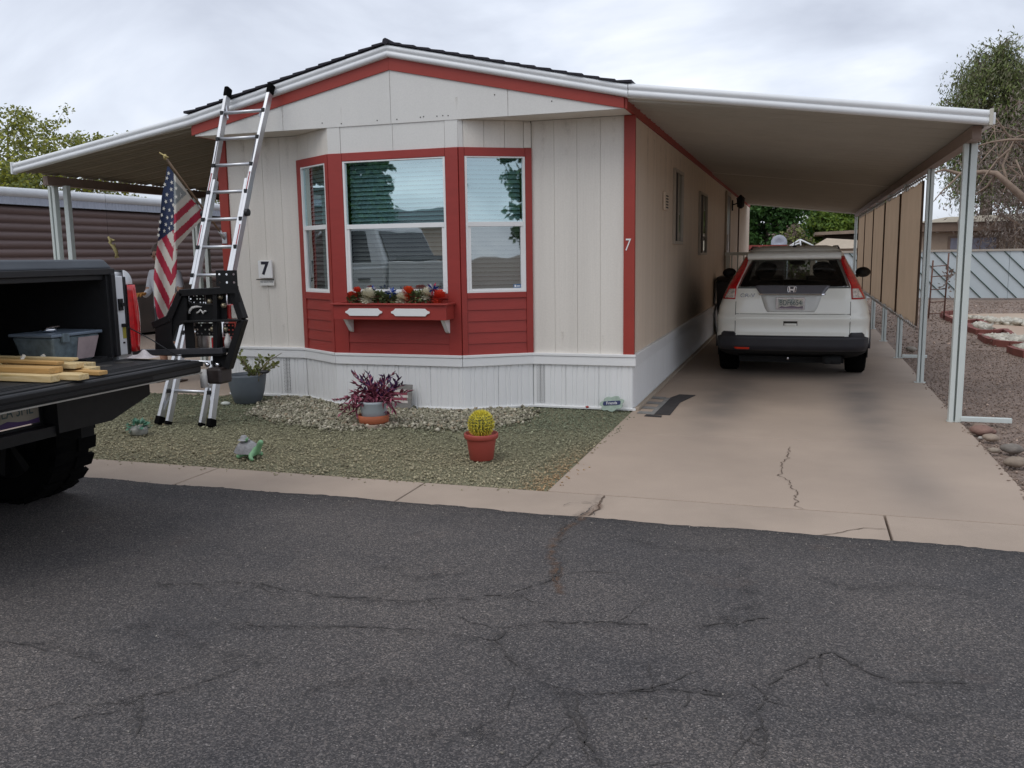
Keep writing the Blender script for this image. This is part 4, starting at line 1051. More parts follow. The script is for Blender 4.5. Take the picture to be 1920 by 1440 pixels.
rpatch('door_handle', M['gap'], [c2z(866), c2z(824)], [c2x(778)] * 2, [c2x(905)] * 2, 0.003, 6, thick=0.01)
rpatch('handle_lip', M['carpaint'], [c2z(866), c2z(846)], [c2x(784)] * 2, [c2x(899)] * 2, 0.009, 6, thick=0.01)
# emblem: rounded square rim with an upright letter shape, and model lettering
em = MB(); ex, ez = CX + c2x(845), c2z(525); ye_ = rear(0, 1.05) - 0.026
rim = [(ex + 0.047 * (abs(math.cos(a)) ** 0.6) * (1 if math.cos(a) > 0 else -1) * (1.0 + 0.12 * math.sin(a)), ye_, ez + 0.04 * (abs(math.sin(a)) ** 0.6) * (1 if math.sin(a) > 0 else -1)) for a in [2 * PI * k / 28 for k in range(29)]]
em.tube(rim, 0.005, 5, cap=False)
for s in (-1, 1): em.hexa([(ex + s * 0.014, ye_ - 0.004, ez - 0.032), (ex + s * 0.028, ye_ - 0.004, ez - 0.032), (ex + s * 0.028, ye_ + 0.006, ez - 0.032), (ex + s * 0.014, ye_ + 0.006, ez - 0.032), (ex + s * 0.020, ye_ - 0.004, ez + 0.03), (ex + s * 0.037, ye_ - 0.004, ez + 0.03), (ex + s * 0.037, ye_ + 0.006, ez + 0.03), (ex + s * 0.020, ye_ + 0.006, ez + 0.03)])
em.box(ex - 0.018, ex + 0.018, ye_ - 0.004, ye_ + 0.006, ez - 0.010, ez + 0.006)
em.build('emblem', M['chrome'], car, recalc=True)
text('model_lettering', 'CR-V', 0.062, (CX + c2x(435), rear(c2x(435), c2z(582)) - 0.006, c2z(582)), (1, -0.12, 0), (0, 0.1, 1), mat('badge', (0.25, 0.25, 0.26), 0.2, metal=0.8, var=0), car, 0.002, sx=1.25)
# black lower bumper with raised corners, red reflector, tow eye
rpatch('bumper', M['cladding'], [0.335, 0.35, 0.40, 0.50, 0.512], [-0.83, -0.835, -0.848, -0.845, -0.80], [0.83, 0.835, 0.848, 0.845, 0.80], 0.016, 30, thick=0.03)
for s in (-1, 1):
    xs2 = sorted((s * 0.63, s * 0.80)); xs3 = sorted((s * 0.655, s * 0.775))
    rpatch('bumper_corner', M['cladding'], [0.505, 0.53, 0.555], [xs2[0], xs2[0] + (0.0), xs3[0]], [xs2[1], xs2[1], xs3[1]], 0.014, 6, thick=0.03)
rpatch('reflector', M['reflector'], [c2z(1098), c2z(1078)], [c2x(335), c2x(325)], [c2x(468), c2x(470)], 0.021, 6)
rpatch('bumper_groove', M['gap'], [c2z(1108), c2z(1102)], [c2x(480)] * 2, [c2x(1330)] * 2, 0.0175, 18, thick=0.004)
MB().tube([(CX - 0.03, CY + 0.02, 0.265), (CX - 0.03, CY + 0.02, 0.235)], 0.012, 8).build('tow_eye', M['chrome'], car)
MB().tube([(CX + 0.42, CY + 0.10, 0.22), (CX + 0.42, CY + 0.5, 0.22)], 0.035, 10).tube([(CX + 0.36, CY + 0.16, 0.225), (CX + 0.56, CY + 0.16, 0.225)], 0.05, 10).build('exhaust', M['under'], car)
MB().box(CX - 0.6, CX + 0.6, CY + 0.3, CY + 3.9, 0.17, 0.24).build('floor_pan', M['under'], car)
# wheels
def wheel(name, c, r, w, par, rim_m, tread=0, axis='x'):
    mb = MB(); h = w / 2
    prof = [(r * 0.62, -h * 0.9), (r * 0.78, -h), (r * 0.93, -h * 0.95), (r, -h * 0.72), (r, h * 0.72), (r * 0.93, h * 0.95), (r * 0.78, h), (r * 0.62, h * 0.9), (r * 0.6, 0), (r * 0.62, -h * 0.9)]
    mb.lathe(prof, c, 36, 0, axis)
    if tread:
        for k in range(tread):
            a = 2 * PI * k / tread
            for s in (-1, 1):
                a2 = a + (0.5 * 2 * PI / tread if s > 0 else 0); da = 0.32 * 2 * PI / tread
                def Q(rr, ang, hh):
                    if axis == 'y': return (c[0] + rr * math.cos(ang), c[1] + hh, c[2] + rr * math.sin(ang))
                    return (c[0] + hh, c[1] + rr * math.cos(ang), c[2] + rr * math.sin(ang))
                h0, h1 = (0.08 * h, 1.02 * h) if s > 0 else (-1.02 * h, -0.08 * h)
                mb.hexa([Q(r * 0.95, a2 - da, h0), Q(r * 0.95, a2 + da, h0), Q(r * 0.95, a2 + da, h1), Q(r * 0.95, a2 - da, h1),
                         Q(r * 1.035, a2 - da, h0), Q(r * 1.035, a2 + da, h0), Q(r * 1.02, a2 + da, h1), Q(r * 1.02, a2 - da, h1)])
    t = mb.build(name, M['rubber'], par)
    mb = MB()
    mb.lathe([(r * 0.62, -h * 0.85), (r * 0.58, -h * 0.6), (r * 0.2, -h * 0.5), (0.0, -h * 0.5)], c, 28, 0, axis)
    mb.lathe([(0.0, h * 0.5), (r * 0.2, h * 0.5), (r * 0.58, h * 0.6), (r * 0.62, h * 0.85)], c, 28, 0, axis)
    for k in range(7):
        a = 2 * PI * k / 7
        for s in (-1, 1):
            def Q(rr, ang, hh):
                if axis == 'y': return (c[0] + rr * math.cos(ang), c[1] + hh, c[2] + rr * math.sin(ang))
                return (c[0] + hh, c[1] + rr * math.cos(ang), c[2] + rr * math.sin(ang))
            h0, h1 = (h * 0.55, h * 0.8) if s > 0 else (-h * 0.8, -h * 0.55)
            mb.hexa([Q(r * .1, a - .4, h0), Q(r * .6, a - .11, h0), Q(r * .6, a - .11, h1), Q(r * .1, a - .4, h1), Q(r * .1, a + .4, h0), Q(r * .6, a + .11, h0), Q(r * .6, a + .11, h1), Q(r * .1, a + .4, h1)])
    mb.build('rim', rim_m, t, recalc=True)
    return t
for yy in (0.88, 3.36):
    for s in (-1, 1):
        wheel('wheel', (CX + s * 0.752, CY + yy, 0.335), 0.335, 0.235, car, M['alu'])
        mb = MB()   # black arch lip round the wheel
        arc = [(CX + s * 0.868, CY + yy + 0.40 * math.cos(a), 0.335 + 0.40 * math.sin(a)) for a in [PI * k / 16 for k in range(17)]]
        mb.tube(arc, 0.03, 6); mb.build('wheel_arch', M['cladding'], car)
        hd_ = [(CY + yy + 0.385 * math.cos(a), 0.335 + 0.385 * math.sin(a)) for a in [-0.3 + (PI + 0.6) * k / 18 for k in range(19)]]; x_ = CX + s * 0.867; MB().prism(hd_, lambda p, q, d: (d, p, q), x_ - 0.006, x_ + 0.006).build('arch_liner', M['under'], car, recalc=True)
# mirrors, antenna, side glass
for s in (-1, 1):
    mb = MB(); mb.ball((CX + s * 0.905, CY + 2.55, 1.19), (0.10, 0.06, 0.072), 14, 8); mb.tube([(CX + s * 0.76, CY + 2.58, 1.12), (CX + s * 0.86, CY + 2.55, 1.15)], 0.025, 6)
    mb.build('wing_mirror', M['black'], car)
    mb = MB(); V = []; F = []
    for i in range(13):
        y = 0.62 + 2.25 * i / 12
        for z in (1.10, 1.25, 1.42 if 0.9 < y < 2.2 else (1.32 if y < 2.5 else 1.18)):
            V.append((CX + s * (hw(z) + 0.004), CY + y, z))
        if i:
            o = 3 * i
            for q in (0, 1): F.append((o - 3 + q, o + q, o + q + 1, o - 2 + q) if s > 0 else (o - 2 + q, o + q + 1, o + q, o - 3 + q))
    mb.add(V, F, 0, True); mb.build('side_window', M['darkglass'], car)
    mb = MB(); mb.tube([(CX + s * 0.515, CY + 0.75, 1.52), (CX + s * 0.505, CY + 0.95, 1.548), (CX + s * 0.49, CY + 2.0, 1.55), (CX + s * 0.49, CY + 2.3, 1.53)], 0.011, 6); mb.build('roof_rail', M['black'], car)
mb = MB(); mb.lathe([(0.03, 0), (0.022, 0.03), (0.0, 0.035)], (CX + 0.0, CY + 0.72, 1.53), 8); mb.tube([(CX, CY + 0.73, 1.55), (CX + 0.01, CY + 0.55, 1.70)], [0.006, 0.003], 5); mb.build('antenna', M['black'], car)
# ================================================================== WHITE PICKUP, tailgate down
TX, T0, T1 = -3.90, 2.38, 4.46            # rear of the bed, near and far side
TC = (T0 + T1) / 2
M['truckpaint'] = mat('white_truck_paint', (0.70, 0.71, 0.72), 0.3, var=0.03, vs=3, coat=0.5)
M['liner'] = mat('black_bed_liner', (0.012, 0.012, 0.013), 0.65, var=0.2, vs=30, bump=0.2, bs=200)
M['lid'] = mat('grey_vinyl_cover', (0.07, 0.08, 0.092), 0.6, var=0.15, vs=3)
tk = thing('pickup_truck', 'white pickup truck with black bed liner and its tailgate dropped open, parked at the kerb', 'truck', (-6.4, TC, 0))
def arc(cx, cz, r, a0, a1, n=14): return [(cx + r * math.cos(a0 + (a1 - a0) * k / n), cz + r * math.sin(a0 + (a1 - a0) * k / n)) for k in range(n + 1)]
AX1, AX2, WR = -4.68, -8.35, 0.425
def xz(p, q, d): return (p, d, q)
# bed sides
prof = [(-3.93, 0.66)] + arc(AX1, 0.44, 0.50, 0.42, PI - 0.42) + [(-5.56, 0.60), (-5.56, 1.43), (-3.93, 1.43)]
for (a, b) in ((T0, T0 + 0.13), (T1 - 0.13, T1)):
    MB().prism(prof, xz, a, b).build('bed_side', M['truckpaint'], tk, bevel=0.012, recalc=True)
# liner: floor, inner walls, front wall
mb = MB(); mb.box(-5.56, -3.91, T0 + 0.20, T1 - 0.20, 0.86, 0.925)
for k in range(14): mb.box(-5.5, -3.92, T0 + 0.24 + k * 0.12, T0 + 0.29 + k * 0.12, 0.925, 0.934)
mb.box(-5.56, -3.912, T1 - 0.205, T1 - 0.155, 0.925, 1.43); mb.box(-5.56, -3.912, T0 + 0.155, T0 + 0.205, 0.925, 1.43); mb.box(-5.58, -5.53, T0 + 0.14, T1 - 0.14, 0.86, 1.43)
mb.build('bed_liner', M['liner'], tk)
# far and near rear jambs, with dark seal, latch striker, tail lamp
for s in (1, -1):
    ye = T1 if s > 0 else T0
    Y = lambda q: ye - s * q
    def bx(mb, q0, q1, x0, x1, z0, z1):
        a, b = sorted((Y(q0), Y(q1))); mb.box(x0, x1, a, b, z0, z1); return mb
    j = bx(MB(), 0.085, 0.155, -3.99, -3.895, 0.93, 1.405).build('jamb', M['truckpaint'], tk, bevel=0.006)
    mb = bx(MB(), 0.155, 0.185, -3.97, -3.885, 0.93, 1.42); bx(mb, 0.062, 0.085, -3.96, -3.893, 0.93, 1.40); mb.build('seal', M['black'], j, bevel=0.004)
    mb = bx(MB(), 0.11, 0.14, -3.895, -3.882, 1.20, 1.27); bx(mb, 0.10, 0.13, -3.895, -3.875, 1.225, 1.245); bx(mb, 0.105, 0.125, -3.895, -3.87, 1.10, 1.12); bx(mb, 0.11, 0.12, -3.895, -3.888, 1.00, 1.01); mb.build('latch', M['blacksteel'], j)
    bx(MB(), 0.092, 0.118, -3.895, -3.8925, 1.03, 1.10).build('label', mat('yellow_label', (0.38, 0.33, 0.05), 0.6, var=0.1), j)
    # corner cap
    mb = MB(); V = []; F = []
    for k in range(7):
        a = PI / 2 * k / 6
        V += [(-3.90, Y(0.075 - 0.075 * math.sin(a)) if True else 0, 1.355 + 0.085 * math.cos(a)), (-4.25, Y(0.075 - 0.075 * math.sin(a)), 1.355 + 0.085 * math.cos(a))]
        if k: F.append((2 * k - 2, 2 * k - 1, 2 * k + 1, 2 * k))
    V.append((-3.90, Y(0.075), 1.355)); c_ = len(V) - 1
    for k in range(6): F.append((2 * k, 2 * k + 2, c_))
    mb.add(V, F, 0, True); mb.build('corner_cap', M['truckpaint'], tk, recalc=True)
    # lamp with a bulged outer face
    mb = MB(); V = []; F = []; nz = 12
    for i in range(nz + 1):
        z = 0.945 + 0.405 * i / nz; bul = 0.045 * math.sin(PI * (0.12 + 0.80 * i / nz)); cut = 0.0
        row = [(-3.885, 0.066), (-3.868, 0.05), (-3.870, 0.02 - bul * .5), (-3.90, -bul), (-4.00, -bul * 0.95), (-4.12, -bul * .8 + 0.004)]
        for (x, q) in row: V.append((x, Y(q), z))
        if i:
            for k in range(5): F.append(((i - 1) * 6 + k, (i - 1) * 6 + k + 1, i * 6 + k + 1, i * 6 + k))
    F.append(tuple(range(6))); F.append(tuple(reversed(range(nz * 6, nz * 6 + 6))))
    mb.add(V, F, 0, True); tl = mb.build('tail_light', M['redlens'], tk, recalc=True)
    # tailgate cable
    MB().tube([(-3.88, Y(0.115), 1.11), (-3.72, Y(0.075), 1.02), (-3.56, Y(0.06), 0.925)], 0.004, 5).build('tailgate_cable', M['black'], tk)
# lid over the bed
mb = MB(); mb.hexa([(-5.5, T0 + 0.1, 1.44), (-3.92, T0 + 0.1, 1.452), (-3.92, T1 - 0.13, 1.452), (-5.5, T1 - 0.13, 1.44), (-5.5, T0 + 0.14, 1.50), (-3.95, T0 + 0.14, 1.515), (-3.95, T1 - 0.165, 1.505), (-5.5, T1 - 0.165, 1.50)])
mb.build('bed_cover', M['lid'], tk, bevel=0.012)
mb = MB(); mb.box(-3.94, -3.90, T0 + 0.12, T1 - 0.14, 1.415, 1.452); mb.box(-3.99, -3.93, T0 + 0.14, T1 - 0.16, 1.385, 1.416); mb.build('cover_rail', M['black'], tk, bevel=0.004)
# tailgate
GX = -3.37
tg = MB(); tg.box(-3.905, GX, T0 + 0.09, T1 - 0.085, 0.835, 0.905)
tg = tg.build('tailgate', M['black'], tk, bevel=0.012)
mb = MB(); mb.box(-3.86, GX - 0.03, T0 + 0.15, T1 - 0.14, 0.905, 0.912)
for k in range(3): mb.box(GX - 0.10 - 0.035 * k, GX - 0.085 - 0.035 * k, T0 + 0.2, T1 - 0.2, 0.912, 0.916)
mb.build('tailgate_liner', M['liner'], tg, bevel=0.003)
mb = MB(); mb.box(GX - 0.012, GX + 0.014, T0 + 0.09, T1 - 0.085, 0.872, 0.900); mb.box(GX - 0.012, GX + 0.004, T0 + 0.5, T1 - 0.5, 0.843, 0.868); mb.build('tailgate_edge', M['blacksteel'], tg, bevel=0.005)
MB().box(GX - 0.03, GX + 0.003, T0 + 0.09, T1 - 0.085, 0.828, 0.835).build('tailgate_trim', mat('worn_steel_edge', (0.32, 0.31, 0.28), 0.4, metal=0.5, var=0.2), tg)
for k in range(2):
    mb = MB(); cx_, cy_ = -3.72, T1 - 0.32 - 0.17 * k
    mb.lathe([(0.05, 0), (0.05, 0.004), (0, 0.004)], (cx_, cy_, 0.911), 18); mb.build('cup_ring', M['gap'], tg)
# bumper with licence plate
by = [(T0 + 0.14, 0.70), (T0 + 0.45, 0.60), (T1 - 0.47, 0.60), (T1 - 0.15, 0.70), (T1 - 0.15, 0.80), (T0 + 0.14, 0.80)]
by1 = [(T0 + 0.14, 0.70), (T0 + 0.45, 0.60), (TC - 0.19, 0.60), (TC - 0.19, 0.80), (T0 + 0.14, 0.80)]; by2 = [(TC + 0.19, 0.60), (T1 - 0.47, 0.60), (T1 - 0.15, 0.70), (T1 - 0.15, 0.80), (TC + 0.19, 0.80)]
bm2 = MB(); fyz = lambda p, q, d: (d, p, q)
bm2.prism(by1, fyz, -3.90, -3.70); bm2.prism(by2, fyz, -3.90, -3.70); bm2.box(-3.90, -3.80, TC - 0.189, TC + 0.189, 0.60, 0.80); bm2.box(-3.80, -3.72, TC - 0.189, TC + 0.189, 0.585, 0.64)
bmp = bm2.build('bumper', M['blacksteel'], tk, recalc=True)
pf = MB(); pf.box(-3.80, -3.792, TC - 0.165, TC + 0.165, 0.655, 0.80); plt_ = pf.build('license_plate', M['chrome'], bmp, bevel=0.003)
MB().box(-3.7922, -3.7905, TC - 0.155, TC + 0.155, 0.665, 0.793).build('plate_face', mat('tan_plate_face', (0.30, 0.27, 0.21), 0.5, var=0.12), plt_)
MB().prism([(-0.155, 0.665), (0.155, 0.665), (0.155, 0.69), (0.08, 0.683), (0.02, 0.688), (-0.04, 0.70), (-0.10, 0.688), (-0.155, 0.698)], lambda p, q, d: (d, TC + p, q), -3.7905, -3.7898).build('plate_scenery', mat('purple_hills', (0.07, 0.03, 0.12), 0.6, var=0.2), plt_, recalc=True)
text('plate_number', 'HEA 3ML', 0.082, (-3.7895, TC, 0.742), (0, 1, 0), (0, 0, 1), M['plateink'], plt_, 0.0005, sx=0.75)
# underside
mb = MB(); mb.box(-5.5, -3.95, T0 + 0.35, T0 + 0.45, 0.48, 0.66); mb.box(-5.5, -3.95, T1 - 0.45, T1 - 0.35, 0.48, 0.66); mb.box(-9, -5.4, T0 + 0.4, T1 - 0.4, 0.42, 0.6)
mb.box(-5.4, -3.93, T0 + 0.2, T1 - 0.2, 0.64, 0.86)
mb.tube([(AX1, T0 + 0.2, WR), (AX1, T1 - 0.2, WR)], 0.06, 10); mb.ball((AX1, TC, WR), (0.2, 0.18, 0.17)); mb.lathe([(0.36, -0.11), (0.4, -0.05), (0.4, 0.05), (0.36, 0.11), (0.2, 0.1), (0.2, -0.1), (0.36, -0.11)], (-5.0, TC, 0.62), 26)
mb.build('chassis', M['under'], tk)
for x in (AX1, AX2):
    for y in (T1 - 0.19, T0 + 0.19): wheel('wheel', (x, y, WR), WR, 0.32, tk, M['blacksteel'], 22, 'y')
# cab and nose
low = [(-5.62, 0.52), (AX2 + 0.55, 0.50)] + arc(AX2, 0.44, 0.52, 0.12, PI - 0.12) + [(-9.25, 0.5), (-9.42, 0.62), (-9.42, 1.02), (-9.30, 1.14), (-8.0, 1.24), (-7.72, 1.29), (-5.62, 1.37)]
MB().prism(low, xz, T0 + 0.02, T1 - 0.02).build('cab_body', M['truckpaint'], tk, bevel=0.04, recalc=True)
gh = MB(); yi = 0.17
b0 = [(-7.70, T0 + 0.05, 1.28), (-5.62, T0 + 0.05, 1.36), (-5.62, T1 - 0.05, 1.36), (-7.70, T1 - 0.05, 1.28)]
b1 = [(-6.95, T0 + yi, 1.94), (-5.86, T0 + yi, 1.93), (-5.86, T1 - yi, 1.93), (-6.95, T1 - yi, 1.94)]
gh.hexa(b0 + b1); gh.build('cab_roof', M['truckpaint'], tk, bevel=0.05, recalc=True)
for s in (1, -1):
    ye = (T1 if s > 0 else T0)
    def sp2(x, z, o=0.006):
        f = (z - 1.32) / (1.935 - 1.32); return (x, ye - s * (0.05 + (yi - 0.05) * f - o), z)
    for w in ([(-5.86, 1.42), (-6.36, 1.41), (-6.36, 1.86), (-5.98, 1.86)], [(-6.42, 1.41), (-7.42, 1.385), (-6.98, 1.86), (-6.42, 1.86)]):
        V = [sp2(x, z) for x, z in w] + [sp2(x, z, -0.01) for x, z in w]
        MB().add(V, [(0, 1, 2, 3), (4, 7, 6, 5)] + [(i, i + 4, (i + 1) % 4 + 4, (i + 1) % 4) for i in range(4)]).build('side_window', M['darkglass'], tk, recalc=True)
    a, b = sorted((ye - s * 0.022, ye - s * 0.0))
    for x in (-5.95, -6.55): MB().box(x - 0.09, x + 0.09, a - 0.0, b + 0.012, 1.17, 1.20).build('door_handle', M['black'], tk, bevel=0.004)
    for x in (-6.40, -7.50): MB().box(x - 0.004, x + 0.004, ye - s * 0.02 - 0.003, ye - s * 0.02 + 0.003, 0.6, 1.33).build('shut_line', M['gap'], tk)
    q = sorted((ye, ye + s * 0.16)); MB().box(-7.35, -7.27, q[0], q[1], 1.36, 1.54).build('wing_mirror', M['black'], tk, bevel=0.02)
ws = [(-7.66, T0 + 0.16, 1.33), (-7.66, T1 - 0.16, 1.33), (-6.985, T1 - 0.24, 1.92), (-6.985, T0 + 0.24, 1.92)]
MB().add([(x - 0.012, y, z + 0.008) for x, y, z in ws], [(0, 1, 2, 3)]).build('windscreen', M['darkglass'], tk)
rw = [(-5.63, T0 + 0.2, 1.44), (-5.63, T1 - 0.2, 1.44), (-5.83, T1 - 0.26, 1.86), (-5.83, T0 + 0.26, 1.86)]
MB().add([(x + 0.012, y, z) for x, y, z in rw], [(0, 1, 2, 3)]).build('rear_window', M['darkglass'], tk)
for s in (1, -1):
    y = TC + s * 0.78; MB().box(-9.435, -9.40, y - 0.16, y + 0.16, 0.86, 1.02).build('headlight', M['clearlens'], tk, bevel=0.01)
MB().box(-9.44, -9.40, TC - 0.58, TC + 0.58, 0.72, 1.0).build('radiator_grille', M['black'], tk, bevel=0.01)
MB().box(-9.55, -9.38, T0 + 0.05, T1 - 0.05, 0.5, 0.68).build('front_bumper', M['chrome'], tk, bevel=0.02)

# ---- what lies on the tailgate and in the bed
M['lumber'] = mat('pale_pine', (0.62, 0.43, 0.17), 0.7, var=0.16, vs=5, stretch=(1.2, 14, 14), col2=(0.64, 0.50, 0.28))
M['lumber2'] = mat('orange_pine', (0.52, 0.31, 0.11), 0.7, var=0.18, vs=5, stretch=(1.2, 14, 14))
def plank(xe, y, z, L, w, h, ang, m, label):
    z = 0.917 + (z - 0.917) * .74; h *= .74; t = MB(); d = Vector((-math.cos(ang), -math.sin(ang), 0)); e = Vector((xe, y, z + h / 2))
    t.bar(e, e + d * L, w, h)
    o = t.build('plank', m, None, bevel=0.003); tag(o, label, 'plank', 'pine planks on the tailgate')
zt_ = 0.917
plank(-3.70, 3.86, zt_, 1.5, 0.085, 0.038, 0.00, M['lumber'], 'pale pine plank nearest the plastic bin, bottom layer')
plank(-3.52, 3.70, zt_, 1.4, 0.085, 0.038, 0.03, M['lumber'], 'pale pine plank with a blunt end, in the middle of the tailgate pile')
plank(-3.56, 3.64, zt_ + 0.04, 1.45, 0.075, 0.036, 0.055, M['lumber'], 'thick pale pine plank lying on top of the tailgate pile')
plank(-3.40, 3.63, zt_, 1.3, 0.06, 0.028, -0.06, M['lumber2'], 'orange pine stick reaching farthest out over the tailgate')
plank(-3.36, 3.46, zt_, 1.3, 0.07, 0.038, 0.015, M['lumber'], 'short pale pine plank at the outer edge of the tailgate')
plank(-3.52, 3.45, zt_ + 0.04, 1.2, 0.09, 0.04, 0.03, M['lumber2'], 'wide orange pine plank laid across two others')
plank(-3.44, 3.36, zt_ + 0.0, 1.2, 0.06, 0.045, 0.01, M['lumber'], 'knotty pine block end beside the outer edge of the tailgate')
plank(-3.78, 3.78, zt_ + 0.038, 1.4, 0.08, 0.036, 0.01, M['lumber'], 'pale pine plank stacked at the back, along the bed')
plank(-3.98, 3.55, zt_ + 0.04, 1.2, 0.09, 0.038, 0.02, M['lumber'], 'pine plank set farthest into the truck bed')
plank(-3.60, 3.56, zt_ + 0.078, 1.3, 0.05, 0.022, -0.03, M['lumber2'], 'thin orange pine strip lying on top of the whole plank pile')
plank(-3.66, 3.72, zt_ + 0.078, 1.3, 0.045, 0.02, 0.02, M['lumber'], 'thin pale pine strip on top of the pile toward the plastic bin')
plank(-3.45, 3.53, zt_, 1.2, 0.04, 0.03, 0.04, M['lumber'], 'narrow pale pine stick between two planks at the outer edge')
bn = thing('plastic_bin', 'grey translucent plastic storage bin with a paper label in the truck bed', 'storage bin', (-4.07, 4.0, 0.925))
M['tub'] = mat('cloudy_plastic', (0.14, 0.18, 0.20), 0.3, var=0.35, vs=22)
mb = MB(); x0, x1, y0, y1 = -4.24, -3.95, 3.86, 4.215; zb, zt2 = 0.926, 1.075
mb.hexa([(x0 + .03, y0 + .03, zb), (x1 - .03, y0 + .03, zb), (x1 - .03, y1 - .03, zb), (x0 + .03, y1 - .03, zb), (x0, y0, zt2), (x1, y0, zt2), (x1, y1, zt2), (x0, y1, zt2)])
mb.build('tub', M['tub'], bn, bevel=0.012)
MB().box(x0 - .012, x1 + .012, y0 - .012, y1 + .012, zt2 + 0.002, zt2 + 0.02).build('lid', mat('blue_grey_lid', (0.16, 0.20, 0.25), 0.35, var=0.1), bn, bevel=0.005)
MB().hexa([(x1 - .0265, y1 - .165, zb + .01), (x1 - .024, y1 - .165, zb + .01), (x1 - .024, y1 - .034, zb + .01), (x1 - .0265, y1 - .034, zb + .01), (x1 - .001, y1 - .165, zt2 - .012), (x1 + .002, y1 - .165, zt2 - .012), (x1 + .002, y1 - .01, zt2 - .012), (x1 - .001, y1 - .01, zt2 - .012)]).build('paper_label', mat('pinkish_paper', (0.42, 0.33, 0.33), 0.8, var=0.12, vs=15), bn)
MB().box(x1 - 0.0, x1 + 0.018, y0 + 0.06, y0 + 0.11, zt2 - 0.03, zt2 + 0.022).build('clip', M['tub'], bn, bevel=0.003)
ob = MB(); ob.ball((-4.10, 3.99, zt2 + 0.035), (0.05, 0.05, 0.016), 10, 6); ob.bar((-4.08, 3.95, zt2 + 0.05), (-4.08, 4.04, zt2 + 0.052), 0.02, 0.006); o = ob.build('pan_lid', M['chrome']); tag(o, 'small shiny metal lid sitting on the plastic storage bin', 'lid')
tb = MB(); tb.sheet(lambda u, v: (-4.65 + 0.5 * u, 3.35 + 0.5 * v, 0.94 + 0.09 * math.sin(PI * u) * math.sin(PI * v) + 0.012 * math.sin(u * 17 + v * 9) + 0.01 * math.sin(v * 23 - u * 6)), np.linspace(0, 1, 26), np.linspace(0, 1, 26))
o = tb.build('tarp', mat('blue_tarp', (0.018, 0.04, 0.16), 0.4, var=0.2)); tag(o, 'crumpled blue tarp in the dark truck bed', 'tarp')
for k, (yy, lean) in enumerate(((3.60, 0.05), (3.68, 0.10))):
    o = MB().bar((-3.93, yy - 0.02, 0.925), (-3.93 + 0.02, yy + lean - 0.02, 1.01 - 0.015 * k), 0.014, 0.014).build('stick', mat('white_wood', (0.6, 0.57, 0.5), 0.7, var=0.1)); tag(o, ['taller white stick standing up behind the planks', 'shorter white stick leaning beside a taller one behind the planks'][k], 'stick', 'white sticks in the truck bed')
rg_ = MB(); rg_.sheet(lambda u, v: (-3.80 + 0.16 * u, 4.24 + 0.11 * v, 0.925 + 0.035 * math.sin(PI * u) * math.sin(PI * v) * (1 + 0.4 * math.sin(9 * u + 5 * v))), np.linspace(0, 1, 14), np.linspace(0, 1, 12))
o = rg_.build('rag', mat('pale_rag', (0.55, 0.5, 0.5), 0.9, var=0.2, vs=20)); tag(o, 'crumpled pale rag on the far corner of the tailgate', 'rag')

# ---- black steel tool rack standing at the far corner of the tailgate
RY = 4.52
rk = thing('tool_rack', 'black perforated steel tool rack mounted beyond the far corner of the dropped tailgate', 'tool rack', (-3.45, RY, 0.62))
def rp_(px, py, y=RY): p = at(px, py, y=y); return (p.x, p.z)
def rbar(name, pts, w, d, m=M['blacksteel'], par=rk, y=RY):
    mb = MB(); Q = [rp_(*q, y=y) for q in pts]
    for a, b in zip(Q[:-1], Q[1:]): mb.bar((a[0], y, a[1]), (b[0], y, b[1]), d, w, up=(0, 0, 1) if abs(a[0] - b[0]) > abs(a[1] - b[1]) else (1, 0, 0))
    return mb.build(name, m, par, bevel=0.003)
for a, b in (((340, 549), (438, 544)), ((438, 544), (456, 598)), ((456, 598), (428, 690)), ((345, 664), (420, 660)), ((342, 548), (322, 596)), ((322, 596), (290, 610))):
    rbar('frame_tube', [a, b], 0.042, 0.05)
rbar('shelf', [(345, 603), (455, 600)], 0.014, 0.07); rbar('upright', [(406, 548), (407, 660)], 0.03, 0.04)
rbar('lower_rail', [(255, 661), (422, 657)], 0.035, 0.06, mat('worn_black_rail', (0.05, 0.05, 0.055), 0.3, var=0.2))
# perforated panels: real holes
def holeplate(x0, x1, z0, z1, nx, nz, ratio, y, th=0.004, skip=()):
    mb = MB(); dx, dz = (x1 - x0) / nx, (z1 - z0) / nz
    for i in range(nx):
        for j in range(nz):
            a, b, c, d = x0 + i * dx, x0 + (i + 1) * dx, z0 + j * dz, z0 + (j + 1) * dz
            if (i, j) in skip:
                mb.box(a, b, y, y + th, c, d); continue
            hx, hz = dx * ratio / 2, min(dx, dz) * ratio / 2; hx = min(hx, hz)
            cx_, cz_ = (a + b) / 2, (c + d) / 2
            n = 8; inner = [(cx_ + hx * math.cos(PI / 4 * k + PI / 8), cz_ + hx * math.sin(PI / 4 * k + PI / 8)) for k in range(n)]
            outer = [(b, (c + d) / 2 + (d - c) / 2 * .41), ((a + b) / 2 + dx / 2 * .41, d), ((a + b) / 2 - dx / 2 * .41, d), (a, (c + d) / 2 + (d - c) / 2 * .41), (a, (c + d) / 2 - (d - c) / 2 * .41), ((a + b) / 2 - dx / 2 * .41, c), ((a + b) / 2 + dx / 2 * .41, c), (b, (c + d) / 2 - (d - c) / 2 * .41)]
            V = [(p, y, q) for p, q in outer] + [(p, y, q) for p, q in inner]
            F = [(k, (k + 1) % 8, 8 + (k + 1) % 8, 8 + k) for k in range(8)] + [(0, 7, (b, d))][:0]
            mb.add(V, F)
            for (k1, k2, cor) in ((0, 1, (b, d)), (2, 3, (a, d)), (4, 5, (a, c)), (6, 7, (b, c))):
                mb.add([V[k1], V[k2], (cor[0], y, cor[1])], [(0, 2, 1)])
    return mb
